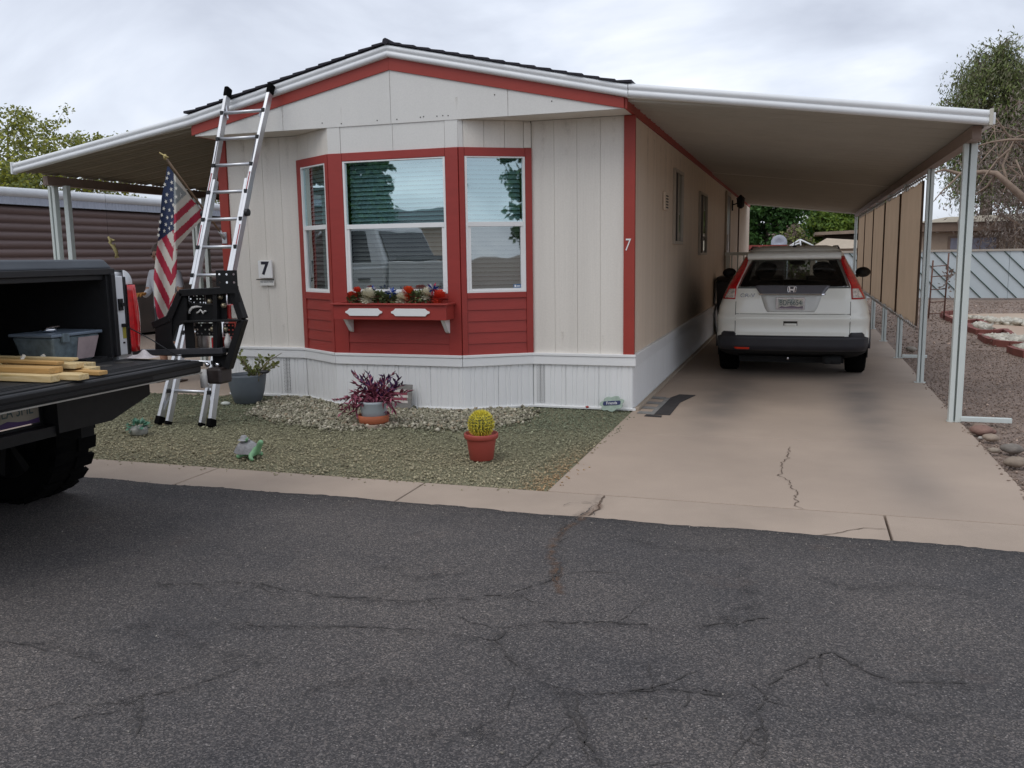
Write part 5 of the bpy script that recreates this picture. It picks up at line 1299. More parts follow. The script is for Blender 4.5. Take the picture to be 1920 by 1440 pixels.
def hp(name, pa, pb, nx, nz, ratio, y=RY + 0.02, skip=()):
    a = rp_(*pa, y=y); b = rp_(*pb, y=y); o = holeplate(min(a[0], b[0]), max(a[0], b[0]), min(a[1], b[1]), max(a[1], b[1]), nx, nz, ratio, y, skip=skip).build(name, M['blacksteel'], rk); return o
def solid(name, pa, pb, y=RY + 0.02, m=None):
    a = rp_(*pa, y=y); b = rp_(*pb, y=y); mb = MB(); mb.box(min(a[0], b[0]), max(a[0], b[0]), y, y + 0.005, min(a[1], b[1]), max(a[1], b[1])); return mb.build(name, m or M['blacksteel'], rk)
hp('panel', (354, 551), (385, 570), 5, 3, 0.5, skip=((1, 1), (2, 0), (3, 2), (0, 2)))
solid('panel', (345, 570), (406, 602)); solid('panel', (385, 549), (406, 570)); solid('panel', (344, 549), (354, 570))
solid('panel', (408, 547), (426, 601)); solid('panel', (426, 547), (440, 570)); solid('panel', (445, 572), (449, 601))
hp('panel', (366, 606), (404, 630), 5, 3, 0.42, skip=((1, 1), (2, 0), (3, 2), (0, 2), (4, 1), (2, 2)))
solid('panel', (345, 604), (366, 660)); solid('panel', (404, 604), (418, 660)); hp('panel', (418, 606), (441, 631), 3, 3, 0.42)
solid('panel', (437, 631), (443, 655)); solid('panel', (366, 653), (404, 662)); solid('panel', (418, 652), (440, 662)); solid('panel', (398, 664), (432, 692)); solid('gusset', (262, 664), (345, 668))
def plate_poly(name, pts, y, th=0.008, m=None):
    return MB().prism([rp_(*q, y=y) for q in pts], lambda p, q, d: (p, d, q), y, y + th).build(name, m or M['blacksteel'], rk, recalc=True)
plate_poly('gusset', [(291, 608), (322, 590), (322, 640), (332, 662), (291, 662)], RY - 0.02, 0.012)
plate_poly('gusset', [(322, 590), (342, 552), (350, 560), (350, 605), (330, 612), (322, 640)], RY - 0.01, 0.012)
mp_ = hp('mount_plate', (404, 507), (446, 537), 3, 2, 0.3, y=RY - 0.06); solid('mount_plate', (412, 537), (447, 550), y=RY - 0.06); solid('mount_plate', (440, 550), (450, 567), y=RY - 0.06)
solid('tail_plate', (443, 556), (451, 566), y=RY - 0.05)
M['silver'] = mat('silver_paint', (0.6, 0.58, 0.55), 0.4, var=0.15, vs=30)
mb = MB(); y = RY + 0.012
pts = [(355, 588), (356, 582), (361, 577), (369, 575), (378, 575.5)]
mb.tube([(rp_(*q, y=y)[0], y, rp_(*q, y=y)[1]) for q in pts], [0.008, 0.009, 0.009, 0.007, 0.003], 5)
zig = [(369, 587), (373, 585), (376, 581), (379, 584), (381, 588), (384, 583), (387, 584)]
mb.tube([(rp_(*q, y=y)[0], y, rp_(*q, y=y)[1]) for q in zig], 0.006, 5); mb.build('emblem', M['silver'], rk)
for q in ((392, 565), (412, 557), (418, 573), (397, 617), (422, 617), (388, 684), (407, 684)):
    p = rp_(*q); MB().lathe([(0.016, 0), (0.016, -0.012), (0.006, -0.02), (0, -0.02)], (p[0], RY + 0.012, p[1]), 10, 0, 'y').build('knob', mat('brass_knob', (0.35, 0.3, 0.2), 0.35, metal=0.7, var=0.1) if q[1] < 670 else M['chrome'], rk)
mb = MB(); a = rp_(395, 688); b = rp_(424, 719); mb.box(a[0], b[0], RY - 0.05, RY + 0.07, b[1], a[1]); mb.build('motor_block', mat('dark_motor', (0.03, 0.022, 0.02), 0.45, var=0.3, vs=20), rk, bevel=0.015)
mb = MB(); a = rp_(394, 690); mb.tube([(a[0], RY - 0.07, a[1]), (a[0] + 0.005, RY - 0.07, a[1] - 0.11)], 0.022, 8); mb.build('pin', M['silver'], rk)
# things stowed in the rack
for (pa, pb, m, nm, lb) in (((428, 571), (437, 597), (0.42, 0.03, 0.025), 'red_box', 'upright red box stowed in the upper corner of the tool rack'), ((437, 572), (444, 597), (0.55, 0.52, 0.46), 'white_box', 'cream box stowed beside a red box in the tool rack'),
                            ((400, 632), (407, 652), (0.55, 0.03, 0.03), 'red_can', 'red and white can on the bottom rail of the tool rack'), ((420, 631), (436, 650), (0.34, 0.04, 0.03), 'red_bag', 'dark red pouch in the lower corner of the tool rack')):
    a = rp_(*pa, y=RY + 0.06); b = rp_(*pb, y=RY + 0.06); o = MB().box(a[0], b[0], RY + 0.035, RY + 0.10, b[1], a[1]).build(nm, mat(nm, m, 0.5, var=0.15), None, bevel=0.006); tag(o, lb, nm.split('_')[1], 'things stowed in the tool rack')
p = rp_(429, 652, y=RY + 0.02); o = MB().lathe([(0.0, 0), (0.02, 0), (0.022, 0.04), (0.012, 0.075), (0.005, 0.09), (0, 0.09)], (p[0], RY + 0.015, p[1]), 12).build('bottle', M['silver']); tag(o, 'small pale spray bottle in the lower corner of the tool rack', 'bottle')
for k, q in enumerate(((366, 652), (375, 652), (384, 652))):
    p = rp_(*q, y=RY + 0.06); o = MB().lathe([(0, 0), (0.019, 0), (0.019, 0.085), (0.014, 0.095), (0, 0.095)], (p[0], RY + 0.07, p[1]), 12).build('spray_can', mat('can', ((0.4, 0.28, 0.2), (0.2, 0.17, 0.15), (0.33, 0.3, 0.28))[k], 0.35, var=0.2)); tag(o, ('tan spray can in the tool rack', 'dark brown spray can between two others in the tool rack', 'grey spray can in the tool rack')[k], 'spray can', 'things stowed in the tool rack')

# ================================================================== LADDER
ld = thing('ladder', 'aluminium extension ladder with flared feet leaning on the roof edge', 'ladder', (-5.32, 6.6, 0))
def lp(s, z, out=0.0):   # s: 0 left .. 1 right; the inner rails lean from the ground to the roof edge
    yb, yt = 6.60, 7.80
    f = z / 3.12
    return Vector((-5.49 + 0.06 * f + s * (0.36) + out * (1 if s > .5 else -1), yb + (yt - yb) * f, z))
def rail(name, pts, w, d, m=M['alu']):
    mb = MB()
    for a, b in zip(pts[:-1], pts[1:]): mb.bar(a, b, w, d, up=(0, 1, 0))
    return mb.build(name, m, ld, bevel=0.004)
for s in (0, 1):
    rail('inner_rail', [lp(s, 0.02), lp(s, 2.25)], 0.03, 0.062)
    a = lp(s, 0.04, 0.10); b = lp(s, 1.15, 0.028)
    rail('outer_rail', [a, b], 0.034, 0.07)
    u0 = lp(s, 1.25, 0.030); u1 = lp(s, 2.30, 0.034); u2 = lp(s, 3.10, 0.07 if s else 0.06)
    rail('upper_rail', [u0, u1, u2], 0.034, 0.07)
    d = (b - a).normalized()
    MB().bar(a - d * 0.045, a + d * 0.03, 0.05, 0.085, up=(0, 1, 0)).build('rubber_foot', M['rubber'], ld, bevel=0.006)
    MB().bar(lp(s, 0.0), lp(s, 0.03), 0.036, 0.07, up=(0, 1, 0)).build('rubber_foot', M['rubber'], ld, bevel=0.006)
    e = u2; d = (u2 - u1).normalized(); MB().bar(e - d * 0.02, e + d * 0.085, 0.045, 0.085, up=(0, 1, 0)).build('end_cap', M['rubber'], ld, bevel=0.012)
    MB().bar(lp(s, 0.33, 0.02), lp(s, 0.12, 0.085), 0.014, 0.014).build('brace', M['alu'], ld)
    MB().bar(lp(s, 2.86, -0.0), lp(s, 3.0, 0.055), 0.014, 0.03).build('brace', M['alu'], ld)
    kn = lp(s, 1.93, 0.062); MB().lathe([(0.0, -0.02), (0.035, -0.02), (0.035, 0.02), (0, 0.02)], kn, 14, 0, 'x').build('lock_knob', M['black'], ld, bevel=0.004)
    for z0, z1, m in ((2.15, 2.32, 'r'), (1.62, 1.82, 'r'), (2.42, 2.66, 'k')):
        p0, p1 = lp(s, z0, 0.034), lp(s, z1, 0.036); off = Vector((0, -0.037, 0))
        MB().bar(p0 + off, p1 + off, 0.011, 0.004, up=(0, 1, 0)).build('decal', mat('red_decal', (0.30, 0.02, 0.03), 0.4, var=0) if m == 'r' else mat('dark_decal', (0.06, 0.06, 0.08), 0.4, var=0), ld)
for i in range(11):
    z = 0.30 + 0.262 * i
    o_ = 0.06 * max(0, (0.9 - z) / 0.9) + (0.03 if z > 1.25 else 0) + max(0, (z - 2.3) * 0.04)
    a, b = lp(0, z, o_), lp(1, z, o_)
    MB().tube([a + Vector((0.0, -0.015, 0)), b + Vector((0.0, -0.015, 0))], 0.0165, 8).build('rung', M['alu'], ld)
    for e in (a, b): MB().box(e.x - 0.016, e.x + 0.016, e.y - 0.050, e.y - 0.02, e.z - 0.019, e.z + 0.019).build('rung_lock', M['black'], ld, bevel=0.005)
# tilt the whole ladder a touch to the left, as it stands

# ================================================================== FLAG
FY = 7.55
fl = thing('american_flag', 'stars and stripes flag drooping from an angled brown pole on the house corner', 'flag', (-6.0, 8.3, 1.71))
pA = at(421, 446, y=8.29); pB = at(313, 299, y=FY - 0.03)
mb = MB(); mb.tube([pA, pB], 0.011, 8); mb.build('pole', mat('brown_pole', (0.20, 0.13, 0.08), 0.5, var=0.1), fl)
mb = MB(); d = (pB - pA).normalized(); mb.ball(pB + d * 0.03, (0.02, 0.02, 0.03)); mb.tube([pB + d * 0.05 + Vector((-0.05, 0, 0.03)), pB + d * 0.05, pB + d * 0.05 + Vector((0.05, 0, -0.02))], 0.008, 5); mb.build('finial', mat('gilt', (0.45, 0.36, 0.15), 0.4, metal=0.6, var=0.1), fl)
mb = MB(); mb.tube([pA + d * -0.02, pA + d * 0.1], 0.02, 8); mb.box(pA.x - 0.03, pA.x + 0.03, 8.285, 8.298, pA.z - 0.06, pA.z + 0.06); mb.build('bracket', M['alu'], fl)
def fdepth(px, py):
    # drape: the free part hangs in folds, nearer the street than the part held by the pole
    base_y = FY + 0.02 + max(0, (px - 330)) * 0.0095 if px > 330 else FY + 0.02
    k = min(1, max(0, (py - 330) / 120))
    return base_y - k * 0.05 * math.cos((px - 291) / 40 * 2 * PI) - 0.02 * math.sin(py / 47 + px / 9) * k
def stripe_at(px, py):
    """which printed colour a point of the cloth carries: 0 red, 1 white, 2 blue, 3 blue paled by painted-in light"""
    fold = 328 - max(0, py - 430) * 0.075
    if px > 326 and py < 470:      # part held by the pole: stripes square to the pole
        t = ((px - 316) * 0.68 + (py - 312) * 0.73)      # along the pole
        s = ((px - 316) * 0.73 - (py - 312) * 0.68)      # across, negative away from the pole
        if s > -10: return 1
        if t < 61: return 3 if px > 326 else 2
        k = int((t - 61) // 12.6)
        return 1 if k % 2 == 0 else 0
    if px <= 328 and py < 452 - (px - 297) * 0.75: return 2
    if px < fold:
        q = py - (px - 290) * 2.05
        k = int((q - 448 + 1000 * 27) // 27)
        return 1 if k % 2 else 0
    q = py + (px - 315) * 2.1
    k = int((q - 436 + 1000 * 28) // 28)
    return 0 if k % 2 else 1
def edge_l(py): return smooth_interp([(312, 313.5), (330, 311), (370, 303), (410, 300), (445, 297), (480, 292), (520, 288), (560, 289), (590, 294), (613, 300)], py)
def edge_r(py): return smooth_interp([(312, 316.5), (330, 330), (350, 345), (375, 362), (400, 384), (408, 383), (436, 356), (462, 333), (480, 332), (520, 331.5), (560, 326), (590, 312), (613, 302)], py)
ny, nx_ = 152, 46
V = []; F = []; mi = []
ys_ = np.linspace(312, 613, ny)
for j, py in enumerate(ys_):
    l, r = edge_l(py), edge_r(py)
    for i in range(nx_):
        px = l + (r - l) * i / (nx_ - 1); p = at(px, py, y=fdepth(px, py)); V.append(tuple(p))
for j in range(ny - 1):
    for i in range(nx_ - 1):
        F.append((j * nx_ + i, j * nx_ + i + 1, (j + 1) * nx_ + i + 1, (j + 1) * nx_ + i))
        py = (ys_[j] + ys_[j + 1]) / 2; l, r = edge_l(py), edge_r(py); mi.append(stripe_at(l + (r - l) * (i + .5) / (nx_ - 1), py))
cl = np_obj('cloth', V, F, [mat('flag_red', (0.36, 0.018, 0.045), 0.8, var=0.08), mat('flag_white', (0.56, 0.53, 0.47), 0.8, var=0.06), mat('flag_blue', (0.018, 0.03, 0.075), 0.8, var=0.12), mat('flag_blue_lit', (0.24, 0.26, 0.26), 0.8, var=0.08)], fl, mi=mi, smooth=True)  # last tone: canton blue paled, light through the cloth put into the colour
M['star'] = mat('star_white', (0.6, 0.58, 0.53), 0.8, var=0)
stars = [(316, 325), (313, 334), (309, 346), (322, 342), (321, 355), (313, 365), (330, 353), (338, 365), (330, 369), (311, 378), (321, 376), (307, 391), (318, 394), (325, 384), (303, 403), (314, 408), (323, 406), (300, 416), (311, 421), (322, 419), (298, 430), (308, 433), (318, 428), (297, 441)]
for (px, py) in stars:
    c = at(px, py, y=fdepth(px, py) - 0.006); R1 = 0.024; rot = rnd.uniform(-.4, .4)
    V = [tuple(c)]
    for k in range(10):
        a = PI / 2 + rot + PI * k / 5; r = R1 if k % 2 == 0 else R1 * 0.42; V.append((c.x + r * math.cos(a) * 0.9, c.y, c.z + r * math.sin(a)))
    MB().add(V, [(0, k, k % 10 + 1) for k in range(1, 11)]).build('star', M['star'], cl)
# ================================================================== FLOWER BOX
fb = thing('flower_box', 'red wooden window box with two blank white plaques and white brackets under the bay window', 'window box', (-3.77, YG, 0.88))
bx0, bx1, by0, by1, bz0, bz1 = -4.36, -3.17, 7.71, YG - 0.02, 0.895, 1.035
mb = MB()
mb.box(bx0, bx1, by0, by0 + 0.018, bz0, bz1); mb.box(bx0, bx0 + 0.018, by0 + 0.019, by1, bz0, bz1); mb.box(bx1 - 0.018, bx1, by0 + 0.019, by1, bz0, bz1); mb.box(bx0 + 0.02, bx1 - 0.02, by0 + 0.02, by1, bz0, bz0 + 0.015)
mb.build('box', M['red'], fb, bevel=0.003)
mb = MB(); mb.box(bx0 - 0.022, bx1 + 0.022, by0 - 0.022, by0 + 0.03, bz1 + 0.001, bz1 + 0.018); mb.box(bx0 - 0.022, bx0 + 0.03, by0 + 0.031, by1, bz1 + 0.001, bz1 + 0.018); mb.box(bx1 - 0.03, bx1 + 0.022, by0 + 0.031, by1, bz1 + 0.001, bz1 + 0.018)
mb.build('rim', M['red'], fb, bevel=0.004)
MB().box(bx0 + 0.02, bx1 - 0.02, by0 + 0.02, by1 - 0.002, bz1 - 0.03, bz1 - 0.012).build('soil', mat('potting_soil', (0.03, 0.022, 0.016), 0.95, var=0.3, vs=40, bump=0.8, bs=120), fb)
for (a, b) in ((-4.225, -3.83), (-3.735, -3.335)):
    c, h = 0.045, 0.036; zc = 0.968
    poly = [(a + c, zc - h), (b - c, zc - h), (b - c * .55, zc - h * .45), (b, zc - h * .2), (b, zc + h * .2), (b - c * .55, zc + h * .45), (b - c, zc + h), (a + c, zc + h), (a + c * .55, zc + h * .45), (a, zc + h * .2), (a, zc - h * .2), (a + c * .55, zc - h * .45)]
    MB().prism(poly, lambda p, q, d: (p, d, q), by0 - 0.012, by0 - 0.001).build('plaque', M['vinyl'], fb, bevel=0.002, recalc=True)
for x in (-4.27, -3.235):
    MB().prism([(by1 + 0.0, bz0 - 0.001), (by0 + 0.06, bz0 - 0.001), (by0 + 0.075, bz0 - 0.02), (by1 - 0.03, 0.77), (by1, 0.755)], lambda p, q, d: (d, p, q), x - 0.02, x + 0.02).build('bracket', M['vinyl'], fb, bevel=0.003, recalc=True)
def bloom(c, r, col, label, kind='pom'):
    r *= 1.12; mb = MB(); n = 170
    for k in range(n):
        f = (k + 0.5) / n; th = math.acos(1 - 1.45 * f); a = k * 2.39996
        q_ = Vector((math.sin(th) * math.cos(a), math.sin(th) * math.sin(a), math.cos(th)))
        d = Vector((q_.x, -q_.z * 0.8 + q_.y * 0.6, q_.y * 0.8 + q_.z * 0.6)).normalized()
        s = d.cross(Vector((0.3, 0.2, 1))).normalized(); u = s.cross(d)
        R_ = r * rnd.uniform(0.82, 1.08); w = r * rnd.uniform(0.10, 0.16)
        p = Vector(c)
        tip = p + d * R_ + u * r * 0.08; mid = p + d * R_ * 0.72
        mb.add([p + d * R_ * 0.35, mid + s * w, tip + s * w * 0.5, tip - s * w * 0.5, mid - s * w], [(0, 1, 2, 3, 4)])
    o = mb.build('flower', mat('petals', col, 0.7, var=0.22, vs=60)); tag(o, label, 'flower', 'flowers in the red window box'); return o
def fp(px, py, y=7.79): return tuple(at(px, py, y=y))
redc, whc = (0.62, 0.045, 0.018), (0.66, 0.62, 0.48)
bloom(fp(669, 548), 0.052, redc, 'red bloom at the driver-side end of the window box, above small green leaves'.replace('driver-side end', 'ladder end')); bloom(fp(658, 555), 0.045, redc, 'smaller red bloom tucked at the ladder end of the window box')
bloom(fp(691, 557, 7.76), 0.085, whc, 'largest white pompom bloom overhanging the front of the window box')
bloom(fp(765, 550), 0.068, (0.64, 0.07, 0.012), 'orange red bloom near the middle of the window box'); bloom(fp(754, 560, 7.77), 0.068, whc, 'cream bloom low in the middle of the window box, under an orange red one')
bloom(fp(800, 552), 0.066, whc, 'cream bloom beside the tallest blue pinwheel in the window box'); bloom(fp(823, 558, 7.77), 0.072, redc, 'dense red bloom at the driveway end of the window box')
bloom(fp(817, 563, 7.8), 0.045, (0.5, 0.03, 0.02), 'darker red bloom half hidden at the driveway end of the window box')
M['foil_blue'] = mat('blue_foil', (0.02, 0.06, 0.28), 0.25, metal=0.4, var=0.2, vs=40); M['foil_white'] = mat('white_foil', (0.65, 0.65, 0.7), 0.25, metal=0.3, var=0.1); M['foil_red'] = mat('red_foil', (0.4, 0.02, 0.06), 0.25, metal=0.4, var=0.1)
for (px, py, r, lb) in ((696, 545, 0.062, 'small blue foil pinwheel behind the large white bloom'), (734, 550, 0.07, 'blue and white foil pinwheel between white and orange blooms'), (812, 543, 0.075, 'tall red white and blue foil pinwheel standing above the window box'), (815, 549, 0.05, 'short foil pinwheel under a taller one in the window box')):
    t = thing('pinwheel', lb, 'pinwheel', fp(px, py, 7.80), 'foil pinwheels in the window box'); c = Vector(fp(px, py, 7.80))
    mb = MB()
    for k in range(26):
        a = 2.39996 * k; e = rnd.uniform(-0.9, 0.9); d = Vector((math.cos(a) * math.cos(e), math.sin(a) * math.cos(e) * 0.6 - 0.2, math.sin(e) * 1.0 + 0.1)).normalized(); s = d.cross(Vector((0, 1, 0.2))).normalized()
        w = r * 0.14; mb.add([c, c + d * r * 0.6 + s * w, c + d * r, c + d * r * 0.6 - s * w], [(0, 1, 2, 3)], k % 3)
    mb.build('vanes', [M['foil_blue'], M['foil_white'], M['foil_red'] if px > 800 else M['foil_blue']], t)
    MB().tube([c, (c.x, c.y, bz1 - 0.02)], 0.003, 5).build('stick', M['vinyl'], t)
def leaf_clump(name, c, r, n, size, m, label=None, cat=None, parent=None, up=0.5, group=None):
    V = []; F = []
    for k in range(n):
        d = Vector((rnd.gauss(0, 1), rnd.gauss(0, 1), rnd.gauss(0, 1) + up)).normalized(); p = Vector(c) + Vector((d.x * r[0], d.y * r[1], d.z * r[2])) * rnd.random() ** 0.4
        a = (d + Vector((rnd.gauss(0, .5), rnd.gauss(0, .5), rnd.gauss(0, .5)))).normalized(); s = a.cross(Vector((rnd.random() - .5, rnd.random() - .5, 1))).normalized()
        L = size * rnd.uniform(0.7, 1.3); w = L * 0.32; o = len(V)
        V += [p, p + a * L * .5 + s * w, p + a * L, p + a * L * .5 - s * w]; F.append((o, o + 1, o + 2, o + 3))
    ob_ = np_obj(name, [tuple(v) for v in V], F, m, parent)
    if label: tag(ob_, label, cat, group)
    return ob_
M['herb'] = mat('herb_green', (0.10, 0.125, 0.045), 0.6, var=0.35, vs=50)
for (px, py, r, lb) in ((672, 562, 0.06, 'dull green foliage clump at the ladder end of the window box'), (708, 560, 0.06, 'olive foliage clump beside the large white bloom'), (728, 565, 0.07, 'green foliage clump in the middle of the window box'), (785, 562, 0.08, 'spreading green foliage between the orange and dense red blooms')):
    leaf_clump('foliage_plant', fp(px, py - 2, 7.8), (r * 1.9, r * 1.0, r * .75), 330, 0.038, M['herb'], lb, 'plant', group='greenery in the window box')

# ================================================================== WALL SIGNS
ns_ = thing('number_sign', 'white house number plaque reading 7 on the cream wall', 'sign', (-5.485, YF - 0.012, 1.38))
MB().box(-5.57, -5.40, YF - 0.034, YF - 0.012, 1.285, 1.475).build('board', M['vinyl'], ns_, bevel=0.004)
text('number', '7', 0.185, (-5.487, YF - 0.0352, 1.385), (1, 0, 0), (0, 0, 1), mat('ink', (0.012, 0.012, 0.025), 0.5, var=0), ns_, 0.001, sx=1.0, bold=0.007)
MB().tube([(-5.60, YF - 0.03, 1.272), (-5.385, YF - 0.03, 1.27)], 0.006, 6).build('hanger', mat('dark_wire', (0.06, 0.055, 0.05), 0.5, var=0), ns_)
nsl = thing('notice', 'small white no soliciting notice under the house number', 'sign', (-5.48, YF - 0.012, 1.2))
MB().box(-5.565, -5.39, YF - 0.022, YF - 0.012, 1.205, 1.262).build('board', M['white'], nsl, bevel=0.002)
text('lettering', 'NO SOLICITING', 0.024, (-5.478, YF - 0.0228, 1.245), (1, 0, 0), (0, 0, 1), bpy.data.materials['ink'], nsl, 0.0004, sx=0.9)

# ================================================================== POTS AND ORNAMENTS
def pot(name, c, prof, m, par, n=32): return MB().lathe(prof, c, n).build(name, m, par)
gpot = thing('potted_succulent', 'leggy yellow green succulent in a large grey pot by the skirting', 'potted plant', (-5.50, 7.86, 0))
M['greypot'] = mat('slate_grey_pot', (0.115, 0.135, 0.155), 0.55, var=0.10, vs=5)
pot('pot', (-5.50, 7.86, 0), [(0, 0.0), (0.125, 0.0), (0.14, 0.012), (0.15, 0.05), (0.152, 0.052), (0.172, 0.12), (0.19, 0.22), (0.197, 0.285), (0.199, 0.30), (0.190, 0.30), (0.186, 0.27), (0.18, 0.255), (0, 0.255)], M['greypot'], gpot)
M['jade'] = mat('jade_leaf', (0.16, 0.155, 0.035), 0.45, var=0.4, vs=35, col2=(0.17, 0.20, 0.06)); M['stem'] = mat('woody_stem', (0.16, 0.13, 0.07), 0.8, var=0.2)
stems = [((445, 657), (462, 690), (478, 708)), ((455, 672), (465, 692), (478, 708)), ((487, 672), (482, 695), (478, 710)), ((520, 684), (497, 696), (482, 710)), ((508, 670), (490, 690), (481, 709)), ((470, 700), (474, 705), (478, 709)), ((528, 662), (505, 676), (484, 706))]
mb = MB(); V = []; F = []
for sidx, st_ in enumerate(stems):
    P3 = [at(a, b, y=7.86 + rnd.uniform(-.06, .06)) for a, b in st_]; mb.tube([P3[2] - Vector((0, 0, 0.05)), P3[2], P3[1], P3[0]], [0.008, 0.008, 0.006, 0.003], 5)
    if sidx == 6: continue
    for k in range(60):
        t = rnd.random() ** 0.7; p = P3[2].lerp(P3[1], t * 2) if t < .5 else P3[1].lerp(P3[0], t * 2 - 1)
        if t < 0.25: continue
        a = Vector((rnd.gauss(0, .8), rnd.gauss(0, .8), rnd.gauss(0.7, .5))).normalized(); s = a.cross(Vector((rnd.gauss(0, 1), rnd.gauss(0, 1), .3))).normalized(); L = rnd.uniform(0.03, 0.055); w = L * .3; p = p + a * 0.012; o = len(V)
        V += [p, p + a * L * .6 + s * w, p + a * L, p + a * L * .6 - s * w]; F.append((o, o + 1, o + 2, o + 3))
mb.build('stem', M['stem'], gpot); np_obj('foliage', [tuple(v) for v in V], F, M['jade'], gpot)
o = MB().ball(tuple(at(496, 697, y=7.80)), (0.055, 0.04, 0.02), 12, 6).build('stone', mat('black_stone', (0.02, 0.02, 0.022), 0.5, var=0.2)); tag(o, 'flat black stone resting in the grey pot', 'stone')

pp = thing('purple_plant', 'purple heart plant spilling from a pale grey pot on a terracotta saucer', 'potted plant', (-3.63, 7.08, 0.02))
pv = MB().hexa([(-3.83, 6.93, -0.01), (-3.55, 6.90, -0.01), (-3.43, 7.14, -0.01), (-3.70, 7.2, -0.01), (-3.83, 6.93, 0.02), (-3.55, 6.90, 0.02), (-3.43, 7.14, 0.02), (-3.70, 7.2, 0.02)]).build('paver', M['gutter'], None, bevel=0.004); tag(pv, 'square pink concrete paver under the terracotta saucer', 'paver')
M['terra'] = mat('terracotta', (0.40, 0.115, 0.05), 0.75, var=0.15, vs=10); M['palepot'] = mat('pale_grey_pot', (0.36, 0.40, 0.42), 0.5, var=0.06)
pot('saucer', (-3.63, 7.06, 0.021), [(0, 0), (0.12, 0), (0.133, 0.01), (0.143, 0.075), (0.136, 0.075), (0.126, 0.02), (0, 0.02)], M['terra'], pp)
pot('pot', (-3.625, 7.06, 0.045), [(0, 0.0), (0.085, 0.0), (0.105, 0.02), (0.120, 0.09), (0.128, 0.15), (0.130, 0.155), (0.130, 0.172), (0.122, 0.176), (0.114, 0.168), (0.11, 0.14), (0, 0.14)], M['palepot'], pp)
M['purple'] = mat('purple_leaf', (0.19, 0.038, 0.09), 0.5, var=0.4, vs=30, col2=(0.32, 0.085, 0.12)); M['purple2'] = mat('dark_purple_leaf', (0.065, 0.018, 0.085), 0.55, var=0.3, vs=30)
V = []; F = []; mi = []; mb = MB()
tips = [(662, 703), (676, 706), (690, 701), (686, 712), (700, 722), (668, 720), (712, 718), (722, 706), (735, 702), (748, 712), (757, 722), (742, 726), (730, 716), (718, 730), (705, 735), (690, 730), (675, 735), (660, 735), (655, 745), (662, 760), (648, 768), (640, 760), (655, 780), (640, 775), (668, 775), (735, 745), (745, 755), (728, 760), (738, 770), (750, 740), (715, 745), (700, 748), (725, 775), (626, 752), (690, 742), (765, 735), (672, 765), (680, 758)]
for (px, py) in tips:
    y = 7.06 + rnd.uniform(-.13, .12); tip = at(px, py, y=y); root = Vector((-3.62 + rnd.uniform(-.07, .07), 7.06 + rnd.uniform(-.07, .07), 0.20))
    midp = (root + tip) / 2 + Vector((0, 0, 0.05 if tip.z < 0.3 else 0.02))
    if tip.z < 0.2: midp = (root + tip) / 2 + Vector((0, -0.04, 0.09))
    mb.tube([root, midp, tip], [0.005, 0.004, 0.003], 5)
    for k in range(15):
        t = 0.2 + 0.8 * (k + rnd.random()) / 15; p = root.lerp(midp, t * 2) if t < .5 else midp.lerp(tip, t * 2 - 1)
        d = (tip - midp).normalized(); a = (d * 0.7 + Vector((rnd.gauss(0, .6), rnd.gauss(0, .6), rnd.gauss(0.15, .4)))).normalized(); s = a.cross(Vector((rnd.gauss(0, .4), rnd.gauss(0, .4), 1))).normalized(); u = s.cross(a)
        L = rnd.uniform(0.05, 0.085); w = L * 0.17; o = len(V)
        V += [p, p + a * L * .4 + s * w + u * w * .6, p + a * L, p + a * L * .4 - s * w + u * w * .6, p + a * L * .45 - u * w * .4]; F += [(o, o + 4, o + 2, o + 1), (o, o + 3, o + 2, o + 4)]; q = 1 if tip.z > 0.36 and rnd.random() < .7 else 0; mi += [q, q]
mb.build('stem', M['purple'], pp); np_obj('foliage', [tuple(v) for v in V], F, [M['purple'], M['purple2']], pp, mi=mi)

ct = thing('potted_cactus', 'round yellow spined barrel cactus in a red plastic pot on the gravel', 'potted cactus', (-2.22, 6.02, 0))
M['redpot'] = mat('red_plastic_pot', (0.36, 0.062, 0.045), 0.5, var=0.05, vs=4)
pot('pot', (-2.22, 6.02, 0), [(0, 0.0), (0.082, 0.0), (0.088, 0.006), (0.108, 0.15), (0.109, 0.160), (0.122, 0.162), (0.126, 0.166), (0.127, 0.196), (0.124, 0.20), (0.117, 0.20), (0.113, 0.185), (0.10, 0.175), (0, 0.175)], M['redpot'], ct, 36)
cr, cc = 0.088, Vector((-2.22, 6.02, 0.265)); NR = 21
prof = [(cr * math.sin(PI * k / 22) * 1.0, -cr * 1.05 * math.cos(PI * k / 22)) for k in range(1, 22)]
MB().lathe([(0.001, -cr * 1.05)] + prof + [(0.001, cr * 1.0)], cc, NR * 6, fn=lambda a, h: 0.93 + 0.07 * math.cos(NR * a)).build('cactus_body', mat('cactus_green', (0.16, 0.155, 0.03), 0.6, var=0.2, vs=20), ct)
mb = MB()
for k in range(NR):
    a = 2 * PI * k / NR
    for j in range(11):
        t = PI * (0.10 + 0.72 * j / 10); d = Vector((math.sin(t) * math.cos(a), math.sin(t) * math.sin(a), math.cos(t))); p = cc + Vector((d.x * cr, d.y * cr, d.z * cr * 1.02))
        for q in range(13):
            e = (d * 0.7 + Vector((rnd.gauss(0, .65), rnd.gauss(0, .65), rnd.gauss(0.1, .65)))).normalized(); L = rnd.uniform(0.015, 0.027); s = e.cross(d).normalized() * 0.0026 if e.cross(d).length > .01 else Vector((0.001, 0, 0))
            mb.add([p - s, p + s, p + e * L], [(0, 1, 2)])
